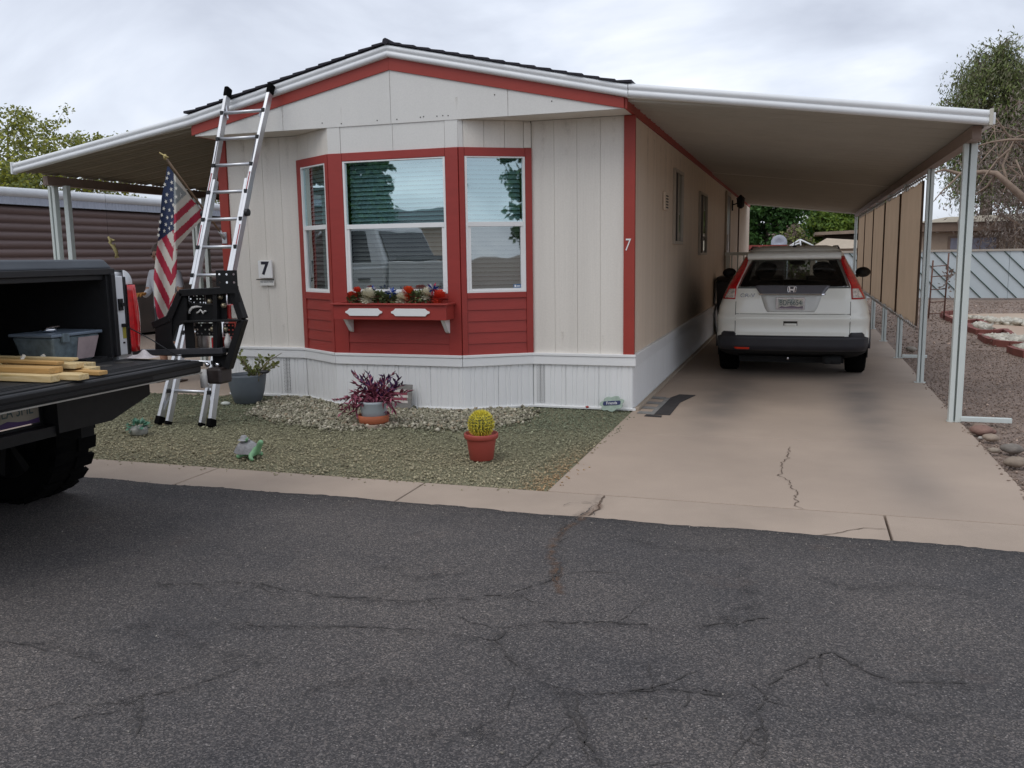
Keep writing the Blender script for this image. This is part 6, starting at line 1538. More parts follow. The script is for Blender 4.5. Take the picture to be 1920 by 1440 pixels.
for q in range(260):
    d = Vector((rnd.gauss(0, .35), rnd.gauss(0, .35), 1)).normalized(); p = cc + d * cr * 0.98; e = (d + Vector((rnd.gauss(0, .5), rnd.gauss(0, .5), .2))).normalized(); s = Vector((0.002, 0, 0)); mb.add([p - s, p + s, p + e * 0.028], [(0, 1, 2)])
mb.build('spines', mat('yellow_spine', (0.74, 0.64, 0.07), 0.6, var=0.12, vs=50), ct, kind='stuff')

def skin_obj(name, pts, edges, radii, m, parent=None, root=0, sub=2, at_=None, matfn=None):
    me = bpy.data.meshes.new(name); me.from_pydata([tuple(p) for p in pts], edges, []); o = bpy.data.objects.new(name, me); COL.objects.link(o)
    md = o.modifiers.new('skin', 'SKIN'); md.use_smooth_shade = True
    sv = me.skin_vertices[0].data
    for i, r in enumerate(radii): sv[i].radius = r if hasattr(r, '__len__') else (r, r)
    sv[root].use_root = True
    s = o.modifiers.new('sub', 'SUBSURF'); s.levels = sub; s.render_levels = sub
    dg = bpy.context.evaluated_depsgraph_get(); res = bpy.data.meshes.new_from_object(o.evaluated_get(dg)); bpy.data.objects.remove(o)
    b = base(parent); res.transform(Matrix.Translation(-b)); res.materials.clear()
    for q in (m if isinstance(m, list) else [m]): res.materials.append(q)
    for p in res.polygons:
        p.use_smooth = True
        if matfn: p.material_index = matfn(p.center + b)
    return link_mesh(name, res, parent)

M['turtlegreen'] = mat('turtle_green', (0.20, 0.40, 0.21), 0.5, var=0.15, vs=25); M['shell'] = mat('grey_shell', (0.30, 0.295, 0.30), 0.65, var=0.25, vs=30, bump=0.4, bs=60)
tt = thing('turtle_ornament', 'green garden turtle with grey shell carrying a small capped turtle on its back', 'garden ornament', (-3.95, 5.63, 0))
tp = [(-3.96, 5.63, 0.05), (-3.90, 5.62, 0.055), (-3.86, 5.61, 0.08), (-3.835, 5.60, 0.125), (-3.815, 5.595, 0.145), (-3.90, 5.56, 0.03), (-3.885, 5.545, 0.008), (-3.86, 5.54, 0.006), (-4.0, 5.57, 0.03), (-4.02, 5.555, 0.008), (-3.90, 5.68, 0.03), (-3.885, 5.70, 0.008), (-4.0, 5.69, 0.03), (-4.02, 5.70, 0.008), (-4.05, 5.64, 0.035)]
skin_obj('body', tp, [(0, 1), (1, 2), (2, 3), (3, 4), (1, 5), (5, 6), (6, 7), (0, 8), (8, 9), (1, 10), (10, 11), (0, 12), (12, 13), (0, 14)], [0.035, 0.03, 0.023, 0.023, 0.019, 0.020, 0.017, 0.010, 0.019, 0.017, 0.018, 0.016, 0.019, 0.016, 0.010], M['turtlegreen'], tt)
mb = MB(); n = 28
V = []; F = []
for j in range(9):
    t = (PI / 2) * j / 8
    for i in range(n):
        a = 2 * PI * i / n; bump = 1 + 0.035 * math.cos(a * 7) * math.cos(t * 5); rr = math.cos(t) * bump + (0.10 if j == 0 else 0)
        V.append((-3.97 + 0.098 * rr * math.cos(a), 5.63 + 0.075 * rr * math.sin(a), 0.052 + 0.080 * math.sin(t) * bump - (0.012 if j == 0 else 0)))
for j in range(8):
    for i in range(n): F.append((j * n + i, j * n + (i + 1) % n, (j + 1) * n + (i + 1) % n, (j + 1) * n + i))
mb.add(V, F, 0, True); mb.add(V[:n], [tuple(reversed(range(n)))]); mb.build('shell', M['shell'], tt)
mb = MB(); mb.ball((-3.985, 5.615, 0.128), (0.028, 0.026, 0.02)); mb.lathe([(0.045, 0), (0.04, 0.006), (0.028, 0.008), (0.024, 0.028), (0.014, 0.036), (0, 0.037)], (-3.985, 5.612, 0.138), 16); mb.build('small_turtle', M['shell'], tt)
mb = MB(); mb.tube([(-3.965, 5.60, 0.133), (-3.945, 5.595, 0.15), (-3.935, 5.594, 0.163)], [0.012, 0.01, 0.003], 8); mb.build('small_head', M['turtlegreen'], tt)

cf = thing('ceramic_planter', 'small weathered grey bowl ornament with teal green leaves on the gravel', 'garden ornament', (-5.43, 6.15, 0))
pot('bowl', (-5.43, 6.15, 0), [(0, 0.0), (0.062, 0.0), (0.075, 0.012), (0.082, 0.05), (0.078, 0.07), (0.07, 0.065), (0, 0.05)], mat('weathered_stone', (0.33, 0.33, 0.30), 0.85, var=0.3, vs=25), cf, 22)
leaf_clump('foliage', (-5.43, 6.15, 0.075), (0.085, 0.07, 0.035), 70, 0.05, mat('teal_leaf', (0.07, 0.19, 0.12), 0.55, var=0.35, vs=40), parent=cf)

fs_ = thing('friends_sign', 'pale green scalloped stepping stone sign reading Friends against the skirting', 'garden sign', (-1.69, 8.2, 0))
out_ = []
for k in range(64):
    a = 2 * PI * k / 64; lob = 1 + 0.24 * abs(math.sin(a * 3.5 + 0.4)); out_.append((0.085 * lob * math.cos(a), 0.054 * lob * math.sin(a)))
tl_ = lambda p, q, d: (-1.695 + p * 1.15 + q * 0.10, 8.21 + d + (q + 0.06) * 0.25, 0.074 + q * 1.12 + p * 0.10)
MB().prism(out_, tl_, -0.012, 0.012).build('body', mat('pale_green_stone', (0.34, 0.42, 0.35), 0.8, var=0.15, vs=30), fs_, bevel=0.004, recalc=True)
rr_ = [(0.062 * (1 if c > 0 else -1) + 0.012 * math.cos(t), 0.018 * math.sin(t) + 0.008) for t, c in [(2 * PI * k / 24, math.cos(2 * PI * k / 24)) for k in range(24)]]
MB().prism(rr_, tl_, -0.0165, -0.0122).build('nameplate', mat('navy_plate', (0.02, 0.03, 0.10), 0.5, var=0), fs_, recalc=True)
o0 = Vector(tl_(0, 0.008, -0.018)); text('lettering', 'Friends', 0.040, o0, Vector(tl_(1, 0, 0)) - Vector(tl_(0, 0, 0)), Vector(tl_(0, 1, 0)) - Vector(tl_(0, 0, 0)), M['vinyl'], fs_, 0.0008, sx=0.9)

fpz = thing('flag_board', 'small weathered wooden board painted with a striped flag behind the purple plant', 'garden sign', (-3.74, 7.87, 0))
tb_ = lambda p, q, d: (p, 7.80 + d + q * 0.22, 0.02 + q)
for k in range(3):
    MB().prism([(-3.87, 0.077 * k + 0.002), (-3.605, 0.077 * k + 0.002), (-3.605, 0.077 * k + 0.075), (-3.87, 0.077 * k + 0.075)], tb_, 0, 0.016).build('slat', mat('weathered_board', (0.20, 0.19, 0.175), 0.9, var=0.25, vs=14, stretch=(1, 6, 6)), fpz, bevel=0.002, recalc=True)
for k in range(5):
    q = 0.052 + 0.026 * k
    MB().prism([(-3.80, q), (-3.64 - (k % 2) * 0.012, q), (-3.642 - (k % 2) * 0.012, q + 0.024), (-3.80, q + 0.024)], tb_, -0.003, -0.0005).build('painted_stripe', mat('stripe', ((0.24, 0.05, 0.07) if k % 2 else (0.55, 0.5, 0.46)), 0.8, var=0.15, vs=30), fpz, recalc=True)
MB().prism([(-3.86, 0.12), (-3.805, 0.12), (-3.805, 0.19), (-3.86, 0.19)], tb_, -0.003, -0.0005).build('painted_canton', mat('canton', (0.04, 0.04, 0.08), 0.8, var=0.2), fpz, recalc=True)

stn = MB().ball((-5.65, 7.68, 0.012), (0.055, 0.04, 0.022), 12, 7).build('white_stone', mat('white_stone', (0.48, 0.5, 0.46), 0.8, var=0.2, vs=30)); tag(stn, 'flat white stone on the green gravel in front of the grey pot', 'stone')
rc = MB().ball((-1.94, 8.24, 0.03), (0.018, 0.014, 0.012), 8, 6).build('red_berry', M['rededge']); tag(rc, 'tiny dark red pebble lying at the foot of the white skirting', 'pebble')

# worn mat on the driveway: a dark sheet with four pale strips
mt = thing('door_mat', 'worn dark grey patterned mat lying on the driveway beside the skirting', 'mat', (-1.2, 8.7, 0))
M['mat1'] = mat('worn_dark_mat', (0.036, 0.032, 0.032), 0.85, var=0.3, vs=12); M['mat2'] = mat('worn_pale_mat', (0.21, 0.205, 0.195), 0.85, var=0.25, vs=14)
def flat(name, pts, m, z1): P4 = [at(a, b, z=0.002) for a, b in pts]; return MB().prism([(p.x, p.y) for p in P4], lambda p, q, d: (p, q, d), 0.0015, z1).build(name, m, mt, recalc=True)
flat('mat_body', [(1222, 777), (1256, 778.5), (1275, 755), (1304, 741.5), (1274, 740), (1252, 748)], M['mat1'], 0.007); flat('mat_border', [(1218, 777), (1226, 778), (1257, 747), (1249, 746.5)], M['mat2'], 0.0085)
for k in range(4): y0 = 776 - k * 9.2; x0 = 1194 + k * 8.6; flat('mat_strip', [(x0, y0 - 1), (x0 + 26, y0 + 0.6), (x0 + 29, y0 - 3.2), (x0 + 5, y0 - 4.6)], M['mat2'], 0.0065)
flat('mat_edge', [(1208, 780.5), (1240, 782.5), (1241, 779.5), (1212, 777.5)], M['mat1'], 0.006)

# stones along the right edge of the driveway
stones = [(1833, 802, .07, (0.28, .20, .155), 'tan'), (1836, 808, .085, (.25, .15, .12), 'reddish'), (1853, 820, .06, (.34, .27, .21), 'pale tan'), (1834, 818, .025, (.4, .37, .33), 'small whitish'), (1892, 842, .075, (.21, .185, .16), 'flat grey'), (1898, 867, .075, (.27, .215, .165), 'rough brown'), (1851, 808, .05, (.24, .14, .11), 'rust'), (1858, 842, .04, (.29, .24, .19), 'low buff'), (1706, 655, .08, (.3, .27, .23), 'distant grey')]
for (px, py, r, c, nm) in stones:
    p = at(px, py, z=0.02); mb = MB(); ph_ = rnd.random() * 6; n, k = 14, 9; V = []; F = []
    for j in range(k + 1):
        t = PI * j / k
        for i in range(n):
            a = 2 * PI * i / n; q = 1 + 0.10 * math.sin(2 * a + ph_) * math.sin(t) + 0.08 * math.sin(3 * a + 2 * t + ph_); V.append((p.x + 0.02 + r * q * math.sin(t) * math.cos(a), p.y + r * .8 * q * math.sin(t) * math.sin(a), r * .32 + r * .5 * q * math.cos(t)))
    for j in range(k):
        for i in range(n): F.append((j * n + i, (j + 1) * n + i, (j + 1) * n + (i + 1) % n, j * n + (i + 1) % n))
    mb.add(V, F, 0, True); o = mb.build('rock', mat('rock', c, 0.85, var=0.22, vs=18, bump=0.4, bs=40)); tag(o, nm + ' stone along the gravel side of the driveway', 'stone', 'stones edging the driveway')

# ================================================================== PERSON behind the flag
PX, PY = -7.42, 9.05
M['skin'] = mat('skin', (0.40, 0.22, 0.15), 0.55, var=0.06); M['shirt'] = mat('white_shirt', (0.55, 0.55, 0.58), 0.8, var=0.05); M['shorts'] = mat('dark_shorts', (0.045, 0.05, 0.055), 0.85, var=0.1)
ps = thing('person', 'person in white t-shirt and dark shorts behind the flag raising an orange glove', 'person', (PX, PY, 0))
pts = [(PX, PY, 0.90), (PX, PY, 1.08), (PX, PY, 1.26), (PX, PY, 1.38), (PX - 0.02, PY - 0.03, 1.46), (PX - 0.03, PY - 0.05, 1.55), (PX - 0.03, PY - 0.05, 1.64),
       (PX - 0.18, PY, 1.33), (PX - 0.225, PY - 0.03, 1.12), (PX - 0.12, PY - 0.22, 1.075), (PX - 0.09, PY - 0.27, 1.08),
       (PX + 0.18, PY, 1.33), (PX + 0.24, PY - 0.02, 1.10), (PX + 0.20, PY - 0.2, 1.00), (PX + 0.17, PY - 0.28, 1.0),
       (PX - 0.09, PY, 0.84), (PX - 0.10, PY - 0.02, 0.48), (PX - 0.10, PY + 0.02, 0.09), (PX - 0.11, PY - 0.13, 0.035),
       (PX + 0.09, PY, 0.84), (PX + 0.11, PY - 0.01, 0.48), (PX + 0.12, PY + 0.03, 0.09), (PX + 0.14, PY - 0.12, 0.035)]
ed = [(0, 1), (1, 2), (2, 3), (3, 4), (4, 5), (5, 6), (2, 7), (7, 8), (8, 9), (9, 10), (2, 11), (11, 12), (12, 13), (13, 14), (0, 15), (15, 16), (16, 17), (17, 18), (0, 19), (19, 20), (20, 21), (21, 22)]
ra = [(.15, .11), (.145, .105), (.155, .11), (.085, .075), .052, (.078, .092), (.06, .075), .062, .045, .036, .03, .062, .045, .036, .03, .09, .058, .038, .035, .09, .058, .038, .035]
def pmat(c):
    dx = c.x - PX
    if 0.93 <= c.z <= 1.40 and abs(dx) < 0.20: return 1
    if abs(dx) >= 0.17 and 1.17 < c.z < 1.42: return 1
    if 0.5 < c.z < 0.93 and abs(dx) < 0.22: return 2
    return 0
skin_obj('body', pts, ed, ra, [M['skin'], M['shirt'], M['shorts']], ps, 0, 2, matfn=pmat)
mb = MB(); mb.ball((PX - 0.03, PY - 0.02, 1.615), (0.092, 0.10, 0.085), 16, 10); mb.ball((PX - 0.03, PY + 0.035, 1.55), (0.085, 0.06, 0.11), 14, 8); mb.build('hair', mat('grey_brown_hair', (0.13, 0.095, 0.08), 0.8, var=0.25, vs=60), ps)
mb = MB()
for s in (-1, 1): mb.ball((PX - 0.03 + s * 0.032, PY - 0.137, 1.565), (0.011, 0.008, 0.008), 8, 6)
mb.build('eyes', M['dark'], ps); MB().ball((PX - 0.03, PY - 0.15, 1.535), (0.013, 0.02, 0.02), 8, 6).build('nose', M['skin'], ps)
MB().box(PX - 0.055, PX - 0.005, PY - 0.14, PY - 0.132, 1.497, 1.503).build('mouth', mat('lips', (0.3, 0.1, 0.09), 0.5, var=0), ps)
hd = [(PX + 0.17, PY - 0.29, 1.0)]
for s, (hx, hy, hz), m, nm in ((-1, (PX - 0.085, PY - 0.29, 1.085), None, 'glove'), (1, (PX + 0.168, PY - 0.29, 1.0), M['skin'], 'hand')):
    mm_ = mat('orange_glove', (0.42, 0.19, 0.04), 0.8, var=0.2, vs=30) if nm == 'glove' else m; sc_ = 1.45 if nm == 'glove' else 1
    P5 = [(hx, hy, hz)]; E5 = []; R5 = [(0.03 * sc_, 0.018 * sc_)]
    for k in range(4):
        fx = hx + (k - 1.5) * 0.019 * sc_; L = (0.06, 0.07, 0.067, 0.052)[k] * sc_; i = len(P5)
        P5 += [(fx, hy - 0.035 * sc_, hz + 0.01), (fx, hy - 0.035 * sc_ - L * .55, hz + 0.012), (fx, hy - 0.035 * sc_ - L * .85, hz - 0.018 * sc_)]; R5 += [0.011 * sc_, 0.009 * sc_, 0.007 * sc_]; E5 += [(0, i), (i, i + 1), (i + 1, i + 2)]
    i = len(P5); P5 += [(hx - s * 0.03 * sc_, hy - 0.015, hz + 0.015), (hx - s * 0.045 * sc_, hy - 0.05 * sc_, hz + 0.02)]; R5 += [0.012 * sc_, 0.009 * sc_]; E5 += [(0, i), (i, i + 1)]
    skin_obj(nm, P5, E5, R5, mm_, ps, 0, 1)
mb = MB()
for s in (-1, 1): x = PX + (-0.108 if s < 0 else 0.135); mb.box(x - 0.045, x + 0.045, PY - 0.19, PY + 0.075, 0.0, 0.02)
mb.build('sandals', mat('brown_sandal', (0.10, 0.055, 0.035), 0.7, var=0.2), ps, bevel=0.008)
# folding chair by the house corner
fc = thing('patio_chair', 'black folding metal patio chair behind the ladder at the house corner', 'chair', (-6.45, 9.3, 0))
cx_, cy_ = -6.45, 9.3
mb = MB()
for s in (-1, 1): mb.tube([(cx_ - 0.22, cy_ + s * 0.2, 0.0), (cx_ + 0.2, cy_ + s * 0.2, 0.46)], 0.011, 6); mb.tube([(cx_ + 0.22, cy_ + s * 0.2, 0.0), (cx_ - 0.2, cy_ + s * 0.2, 0.46), (cx_ - 0.26, cy_ + s * 0.2, 0.85)], 0.011, 6)
mb.tube([(cx_ - 0.22, cy_ - .2, 0.01), (cx_ - 0.22, cy_ + .2, 0.01)], 0.01, 6); mb.tube([(cx_ + 0.22, cy_ - .2, 0.01), (cx_ + 0.22, cy_ + .2, 0.01)], 0.01, 6); mb.tube([(cx_ - 0.14, cy_ - .2, 0.10), (cx_ - 0.14, cy_ + .2, 0.10)], 0.008, 6)
mb.build('chair_frame', M['blacksteel'], fc); MB().box(cx_ - 0.2, cx_ + 0.2, cy_ - 0.2, cy_ + 0.2, 0.455, 0.475).build('seat', M['black'], fc, bevel=0.006)
MB().box(cx_ - 0.265, cx_ - 0.24, cy_ - 0.2, cy_ + 0.2, 0.66, 0.84).build('backrest', M['black'], fc, bevel=0.006)
# dried vine twist hanging from the patio cover
vn = thing('hanging_spiral', 'pale yellow twisted paper ornament hanging under the patio cover', 'ornament', tuple(at(207, 442, y=9.2)))
q = [(203, 444), (208, 452), (207, 457), (213, 463), (217, 470), (219, 477), (216, 484)]; P6 = [at(a, b, y=9.2) for a, b in q]
mb = MB(); mb.tube(P6, [0.012, 0.02, 0.012, 0.022, 0.024, 0.018, 0.01], 6)
for k in range(9): p = P6[rnd.randrange(7)]; mb.add([p, p + Vector((rnd.uniform(-.06, .06), rnd.uniform(-.03, .03), 0.05)), p + Vector((rnd.uniform(-.06, .06), 0.02, 0.01))], [(0, 1, 2)])
mb.build('twist', mat('dry_straw', (0.45, 0.38, 0.17), 0.8, var=0.2, vs=30), vn)
MB().tube([P6[0], (P6[0].x, P6[0].y, pdz(P6[0].x))], 0.002, 4).build('string', M['black'], vn)
# ================================================================== NEIGHBOUR'S HOME (left)
nb = thing('neighbor_home', 'brown ribbed metal sided mobile home with a white scalloped roof edge beyond the patio', 'house', (-13, 12, 0))
M['brown'] = mat('brown_metal_siding', (0.155, 0.105, 0.095), 0.55, var=0.12, vs=1.5, stretch=(1, 0.3, 4)); M['brownd'] = mat('dark_brown_skirting', (0.045, 0.03, 0.022), 0.8, var=0.25, vs=3)
NX, N0, N1 = -13.0, 2.0, 34.0
z = 0.98; k = 0
while z < 2.42:
    mb = MB(); pr = [(0.0, 0.0), (0.0, 0.012), (0.030, 0.028), (0.040, 0.075), (0.036, 0.118), (0.006, 0.140), (0.0, 0.147)]
    V = []; F = []
    for j, y in enumerate((N0, N1)):
        for d, h in pr: V.append((NX + d, y, z + h))
    m_ = len(pr)
    for q in range(m_ - 1): F.append((q, q + m_, q + m_ + 1, q + 1))
    mb.add(V, F, 0, True); mb.build('siding_panel', M['brown'], nb); z += 0.147
MB().box(NX - 4, NX - 0.002, N0, N1, 0.0, 2.5).build('wall', M['brownd'], nb)
mb = MB()
for k in range(40): mb.box(NX, NX + 0.03, N0 + k * 0.8 + 0.01, N0 + k * 0.8 + 0.79, 0, 0.97)
mb.build('skirting', M['brownd'], nb)
mb = MB(); mb.box(NX - 4.2, NX + 0.10, N0 - 0.1, N1 + .1, 2.60, 2.74); V = []; F = []
for i, y in enumerate(np.linspace(N0 - .1, N1 + .1, 24)): V += [(NX + 0.10, y, 2.60), (NX + 0.16, y, 2.64), (NX + 0.16, y, 2.72), (NX + 0.06, y, 2.765 + 0.012 * math.sin(y))]; F += [(4 * i - 4 + q, 4 * i + q, 4 * i + q + 1, 4 * i - 3 + q) for q in range(3)] if i else []
mb.add(V, F, 0, True); mb.build('roof_edge', mat('white_roof_coating', (0.66, 0.68, 0.70), 0.6, var=0.10, vs=1.3, stretch=(1, 1, .3)), nb)
mb = MB(); V = []; F = []
yy = np.arange(N0, N1, 0.045)
for i, y in enumerate(yy):
    d = 0.012 if i % 2 else 0.0; V += [(NX + 0.10 + d, y, 2.47), (NX + 0.10 + d, y, 2.60)]
    if i: F.append((2 * i - 2, 2 * i, 2 * i + 1, 2 * i - 1))
mb.add(V, F); mb.build('drip_valance', mat('grey_blue_valance', (0.40, 0.43, 0.50), 0.5, var=0.08), nb)

# ================================================================== TREES
def rvec(s=1.0): return Vector((rnd.gauss(0, s), rnd.gauss(0, s), rnd.gauss(0, s)))
def tree(name, label, x, y, h, r, n_limb, n_leaf, size, mats, trunk_r=0.18, base_f=0.3, shape=(1, 1, 1), droop=0.0, group=None, cat='tree', bark=None, clump=0.35, limbs=None, lean=0.0, split=1.0):
    t = thing(name, label, cat, (x, y, 0), group)
    wood = MB(); tips = []
    top = Vector((x + lean * h, y, h * 0.86)); b0 = Vector((x, y, -0.05))
    pts = [b0.lerp(top, f) + Vector((rnd.gauss(0, .03) * h * f * .4, rnd.gauss(0, .03) * h * f * .4, 0)) for f in (0, .25, .5, .75, 1)]
    wood.tube(pts, [trunk_r, trunk_r * .8, trunk_r * .6, trunk_r * .36, trunk_r * .12], 8)
    limb = MB()
    for i in range(n_limb):
        f = base_f + (0.98 - base_f) * (i + rnd.random()) / n_limb; k = min(3, int(f * 4)); p = pts[k].lerp(pts[k + 1], f * 4 - k)
        a = i * 2.4 + rnd.uniform(-.4, .4); prof = math.sin(PI * min(1, max(0.06, (f - base_f) / (1 - base_f) * 0.85 + 0.12))) ** 0.7
        L = r * prof * rnd.uniform(.7, 1.1); d = Vector((math.cos(a) * shape[0], math.sin(a) * shape[1], rnd.uniform(.25, .8) * shape[2]))
        e = p + d * L; m1 = p.lerp(e, .5) + Vector((0, 0, L * .08)) + rvec(L * .05)
        rr = trunk_r * (1 - f * .75) * .45; limb.tube([p, m1, e], [rr, rr * .6, rr * .22], 6); tips.append((m1.lerp(e, .5), .7))
        for q in range(4):
            s0 = m1.lerp(e, rnd.uniform(-0.2, .9)); e2 = s0 + (d.normalized() + rvec(.55)) .normalized() * L * rnd.uniform(.3, .55) + Vector((0, 0, -droop * L * .5)); limb.tube([s0, s0.lerp(e2, .5) + rvec(L * .03), e2], [rr * .35, rr * .22, rr * .08], 5); tips += [(e2, 1), (s0.lerp(e2, .5), .8)]
    bk = bark or mat('bark', (0.14, 0.11, 0.085), 0.9, var=0.3, vs=8, bump=.5)
    wood.build('trunk', bk, t); limb.build('limbs', bk, t)
    if n_leaf:
        T = np.array([list(p) for p, w in tips]); idx = RNG.integers(0, len(T), n_leaf); c = T[idx]; R = r * clump * (0.6 + .8 * RNG.random(len(T)))[idx]
        off = RNG.normal(0, 1, (n_leaf, 3)); off /= np.linalg.norm(off, axis=1)[:, None] + 1e-9; off *= (RNG.random((n_leaf, 1)) ** .5)
        p = c + off * R[:, None] * np.array([1, 1, .7]) ; p[:, 2] -= droop * R * RNG.random(n_leaf) * 2.2
        p[:, 2] = np.maximum(p[:, 2], 0.15)
        nrm = off * .6 + RNG.normal(0, .6, (n_leaf, 3)) + np.array([0, 0, .4]); nrm /= np.linalg.norm(nrm, axis=1)[:, None]
        a = RNG.normal(0, 1, (n_leaf, 3)); a[:, 2] -= droop * 2.5; a -= nrm * (a * nrm).sum(1)[:, None]; a /= np.linalg.norm(a, axis=1)[:, None]; b = np.cross(nrm, a)
        L = (size * (.6 + .8 * RNG.random(n_leaf)))[:, None]; w = L * (0.33 if droop < .3 else .14)
        V = np.stack([p - a * L * .5, p + b * w, p + a * L * .5, p - b * w], 1).reshape(-1, 3); F = np.arange(4 * n_leaf).reshape(-1, 4)
        np_obj('crown', V, F, mats, t, mi=RNG.integers(0, len(mats), n_leaf) if len(mats) > 1 else None)
    return t
def lm(nm, c, v=.3, vs=1.2):
    m = mat(nm, c, 0.6, var=v, vs=vs, spec=.3)
    t = m.node_tree; b = t.nodes['Principled BSDF']; tr = N(t, 'ShaderNodeBsdfTranslucent'); ms = N(t, 'ShaderNodeMixShader'); ms.inputs[0].default_value = .25
    src = b.inputs['Base Color'].links[0].from_socket; t.links.new(src, tr.inputs[0])
    o = [n for n in t.nodes if n.type == 'OUTPUT_MATERIAL'][0]; t.links.new(b.outputs[0], ms.inputs[1]); t.links.new(tr.outputs[0], ms.inputs[2]); t.links.new(ms.outputs[0], o.inputs[0]); return m
g_yel = [lm('yellow_green_leaf', (0.32, 0.33, 0.05)), lm('olive_leaf', (0.19, 0.22, 0.065)), lm('pale_olive_leaf', (0.30, 0.31, 0.11))]
g_drk = [lm('deep_green_leaf', (0.035, 0.085, 0.02)), lm('mid_green_leaf', (0.06, 0.135, 0.03))]
g_lit = [lm('fresh_green_leaf', (0.16, 0.24, 0.035)), lm('mid_fresh_leaf', (0.10, 0.17, 0.03))]
g_euc = [lm('grey_green_leaf', (0.16, 0.19, 0.085)), lm('dull_green_leaf', (0.20, 0.25, 0.08)), lm('dusty_leaf', (0.24, 0.235, 0.145))]
g_dry = [lm('dry_brown_leaf', (0.20, 0.15, 0.125)), lm('dry_grey_leaf', (0.25, 0.21, 0.18))]
tree('yellow_green_tree', 'tall loose yellow green tree rising behind the brown home, nearest the photo edge', -32.2, 30, 8.7, 2.5, 22, 7500, .14, g_yel, .16, .2, clump=.2)
tree('yellow_green_tree', 'lower spreading yellow green tree behind the post pair and brown home', -27.9, 30, 7.0, 2.4, 20, 7500, .14, g_yel, .14, .2, clump=.2)
tree('bushy_tree', 'dense olive bushy tree just over the white roof edge of the brown home', -30.3, 27, 5.4, 2.6, 18, 13000, .15, [g_yel[0], g_yel[1]], .14, .25, clump=.42)
tree('sparse_tree', 'nearly bare thin tree seen under the patio cover', -25.2, 34, 5.6, 1.7, 12, 1300, .13, [g_yel[1], g_dry[0]], .08, .3, clump=.35)
tree('sparse_tree', 'small sparse tree seen between the flag and the ladder', -18.5, 34, 5.0, 1.5, 10, 1100, .13, [g_yel[1], g_dry[1]], .07, .3, clump=.35)
tree('dark_green_tree', 'dense dark green tree beyond the end of the carport beside the home', -1.7, 46, 5.2, 1.7, 24, 16000, .19, g_drk, .2, .1, clump=.42)
tree('fresh_green_tree', 'light green tree beyond the end of the carport, behind the canopy frame', 1.3, 52, 4.0, 1.7, 20, 13000, .2, g_lit, .18, .08, clump=.42)
tree('fresh_green_tree', 'light green tree beyond the carport nearest the shade cloths', 3.3, 53, 4.5, 2.0, 20, 13000, .2, g_lit, .18, .08, clump=.42)
tree('olive_shrub', 'dull olive shrub behind the car antenna', -0.45, 42, 2.7, .75, 12, 3200, .14, [g_yel[1], g_dry[0]], .08, .05, cat='shrub', clump=.5)
tree('eucalyptus_tree', 'tall drooping grey green eucalyptus above the corner of the carport', 7.75, 45, 12.1, 1.8, 40, 30000, .20, g_euc, .34, .40, droop=.8, clump=.40, lean=-.01)
tree('eucalyptus_tree', 'second drooping eucalyptus behind the bare branches', 10.1, 47, 11.6, 1.8, 34, 24000, .21, g_euc, .3, .4, droop=.75, clump=.34)
tree('dark_green_tree', 'dark green tree low behind the beige house on the gravel side', 12.6, 47, 6.2, 2.9, 24, 8000, .3, [g_euc[0], g_drk[1]], .22, .12, clump=.45)
bk = mat('pale_bark', (0.27, 0.20, 0.15), 0.9, var=.2, vs=6)
tree('bare_tree', 'half bare brown tree with pale drooping branches beside the carport posts', 8.25, 37, 8.0, 2.6, 34, 14000, .17, g_dry, .30, .16, droop=.9, bark=bk, clump=.42)
wt = thing('bare_branches', 'pale bare limb with forking twigs reaching in toward the carport post', 'tree', (9.0, 33, 0))
mb = MB()
def limbpx(pts, r0, r1, y): mb.tube([at(a, b, y=y + rnd.uniform(-.3, .3)) for a, b in pts], list(np.linspace(r0, r1, len(pts))), 6)
for pts, r0, r1 in (([(1960, 420), (1920, 372), (1890, 345), (1868, 325), (1845, 322), (1800, 326), (1770, 318), (1748, 325)], .14, .03), ([(1868, 325), (1850, 350), (1826, 366)], .05, .02), ([(1890, 345), (1880, 310), (1893, 280), (1905, 258), (1925, 250)], .05, .02),
                    ([(1925, 262), (1890, 262), (1860, 266), (1838, 272), (1815, 285)], .05, .012), ([(1893, 280), (1870, 300), (1850, 325), (1833, 352)], .04, .012), ([(1870, 270), (1852, 288), (1838, 305)], .025, .01), ([(1905, 300), (1918, 330), (1935, 350)], .03, .01), ([(1800, 326), (1782, 345), (1765, 360), (1750, 378)], .035, .012), ([(1885, 262), (1876, 285), (1872, 310)], .02, .01), ([(1868, 325), (1862, 342), (1858, 360)], .02, .008)):
    limbpx(pts, r0, r1, 33)
mb.tube([at(1960, 420, y=33), (10.8, 33, 1.5), (10.9, 33, 0)], [.14, .17, .2], 8); mb.build('limbs', bk, wt)

# ================================================================== HOUSES, FENCE AND YARD BEYOND THE CARPORT
M['stucco'] = mat('beige_stucco', (0.40, 0.31, 0.235), 0.85, var=.06); M['tanroof'] = mat('tan_roof', (0.42, 0.37, 0.29), 0.8, var=.1); M['fas'] = mat('brown_fascia', (0.22, 0.155, 0.115), 0.7, var=.1)
h1 = thing('beige_house', 'low beige stucco house with a brown fascia behind the striped fence', 'house', (8, 41, 0))
MB().box(4.5, 9.4, 40.0, 48, 0, 2.16).build('wall', M['stucco'], h1); MB().box(9.41, 14, 41.5, 48, 0, 2.1).build('wall', mat('brown_porch', (0.2, 0.14, 0.1), .85, var=.1), h1)
MB().box(4.2, 9.6, 39.6, 48, 2.17, 2.52).build('fascia', M['fas'], h1); MB().hexa([(4.2, 39.5, 2.53), (15, 39.5, 2.53), (15, 48, 2.53), (4.2, 48, 2.53), (5.6, 41, 2.78), (9.4, 40.6, 2.86), (15, 44, 2.9), (6, 46, 2.85)]).build('roof', M['tanroof'], h1)
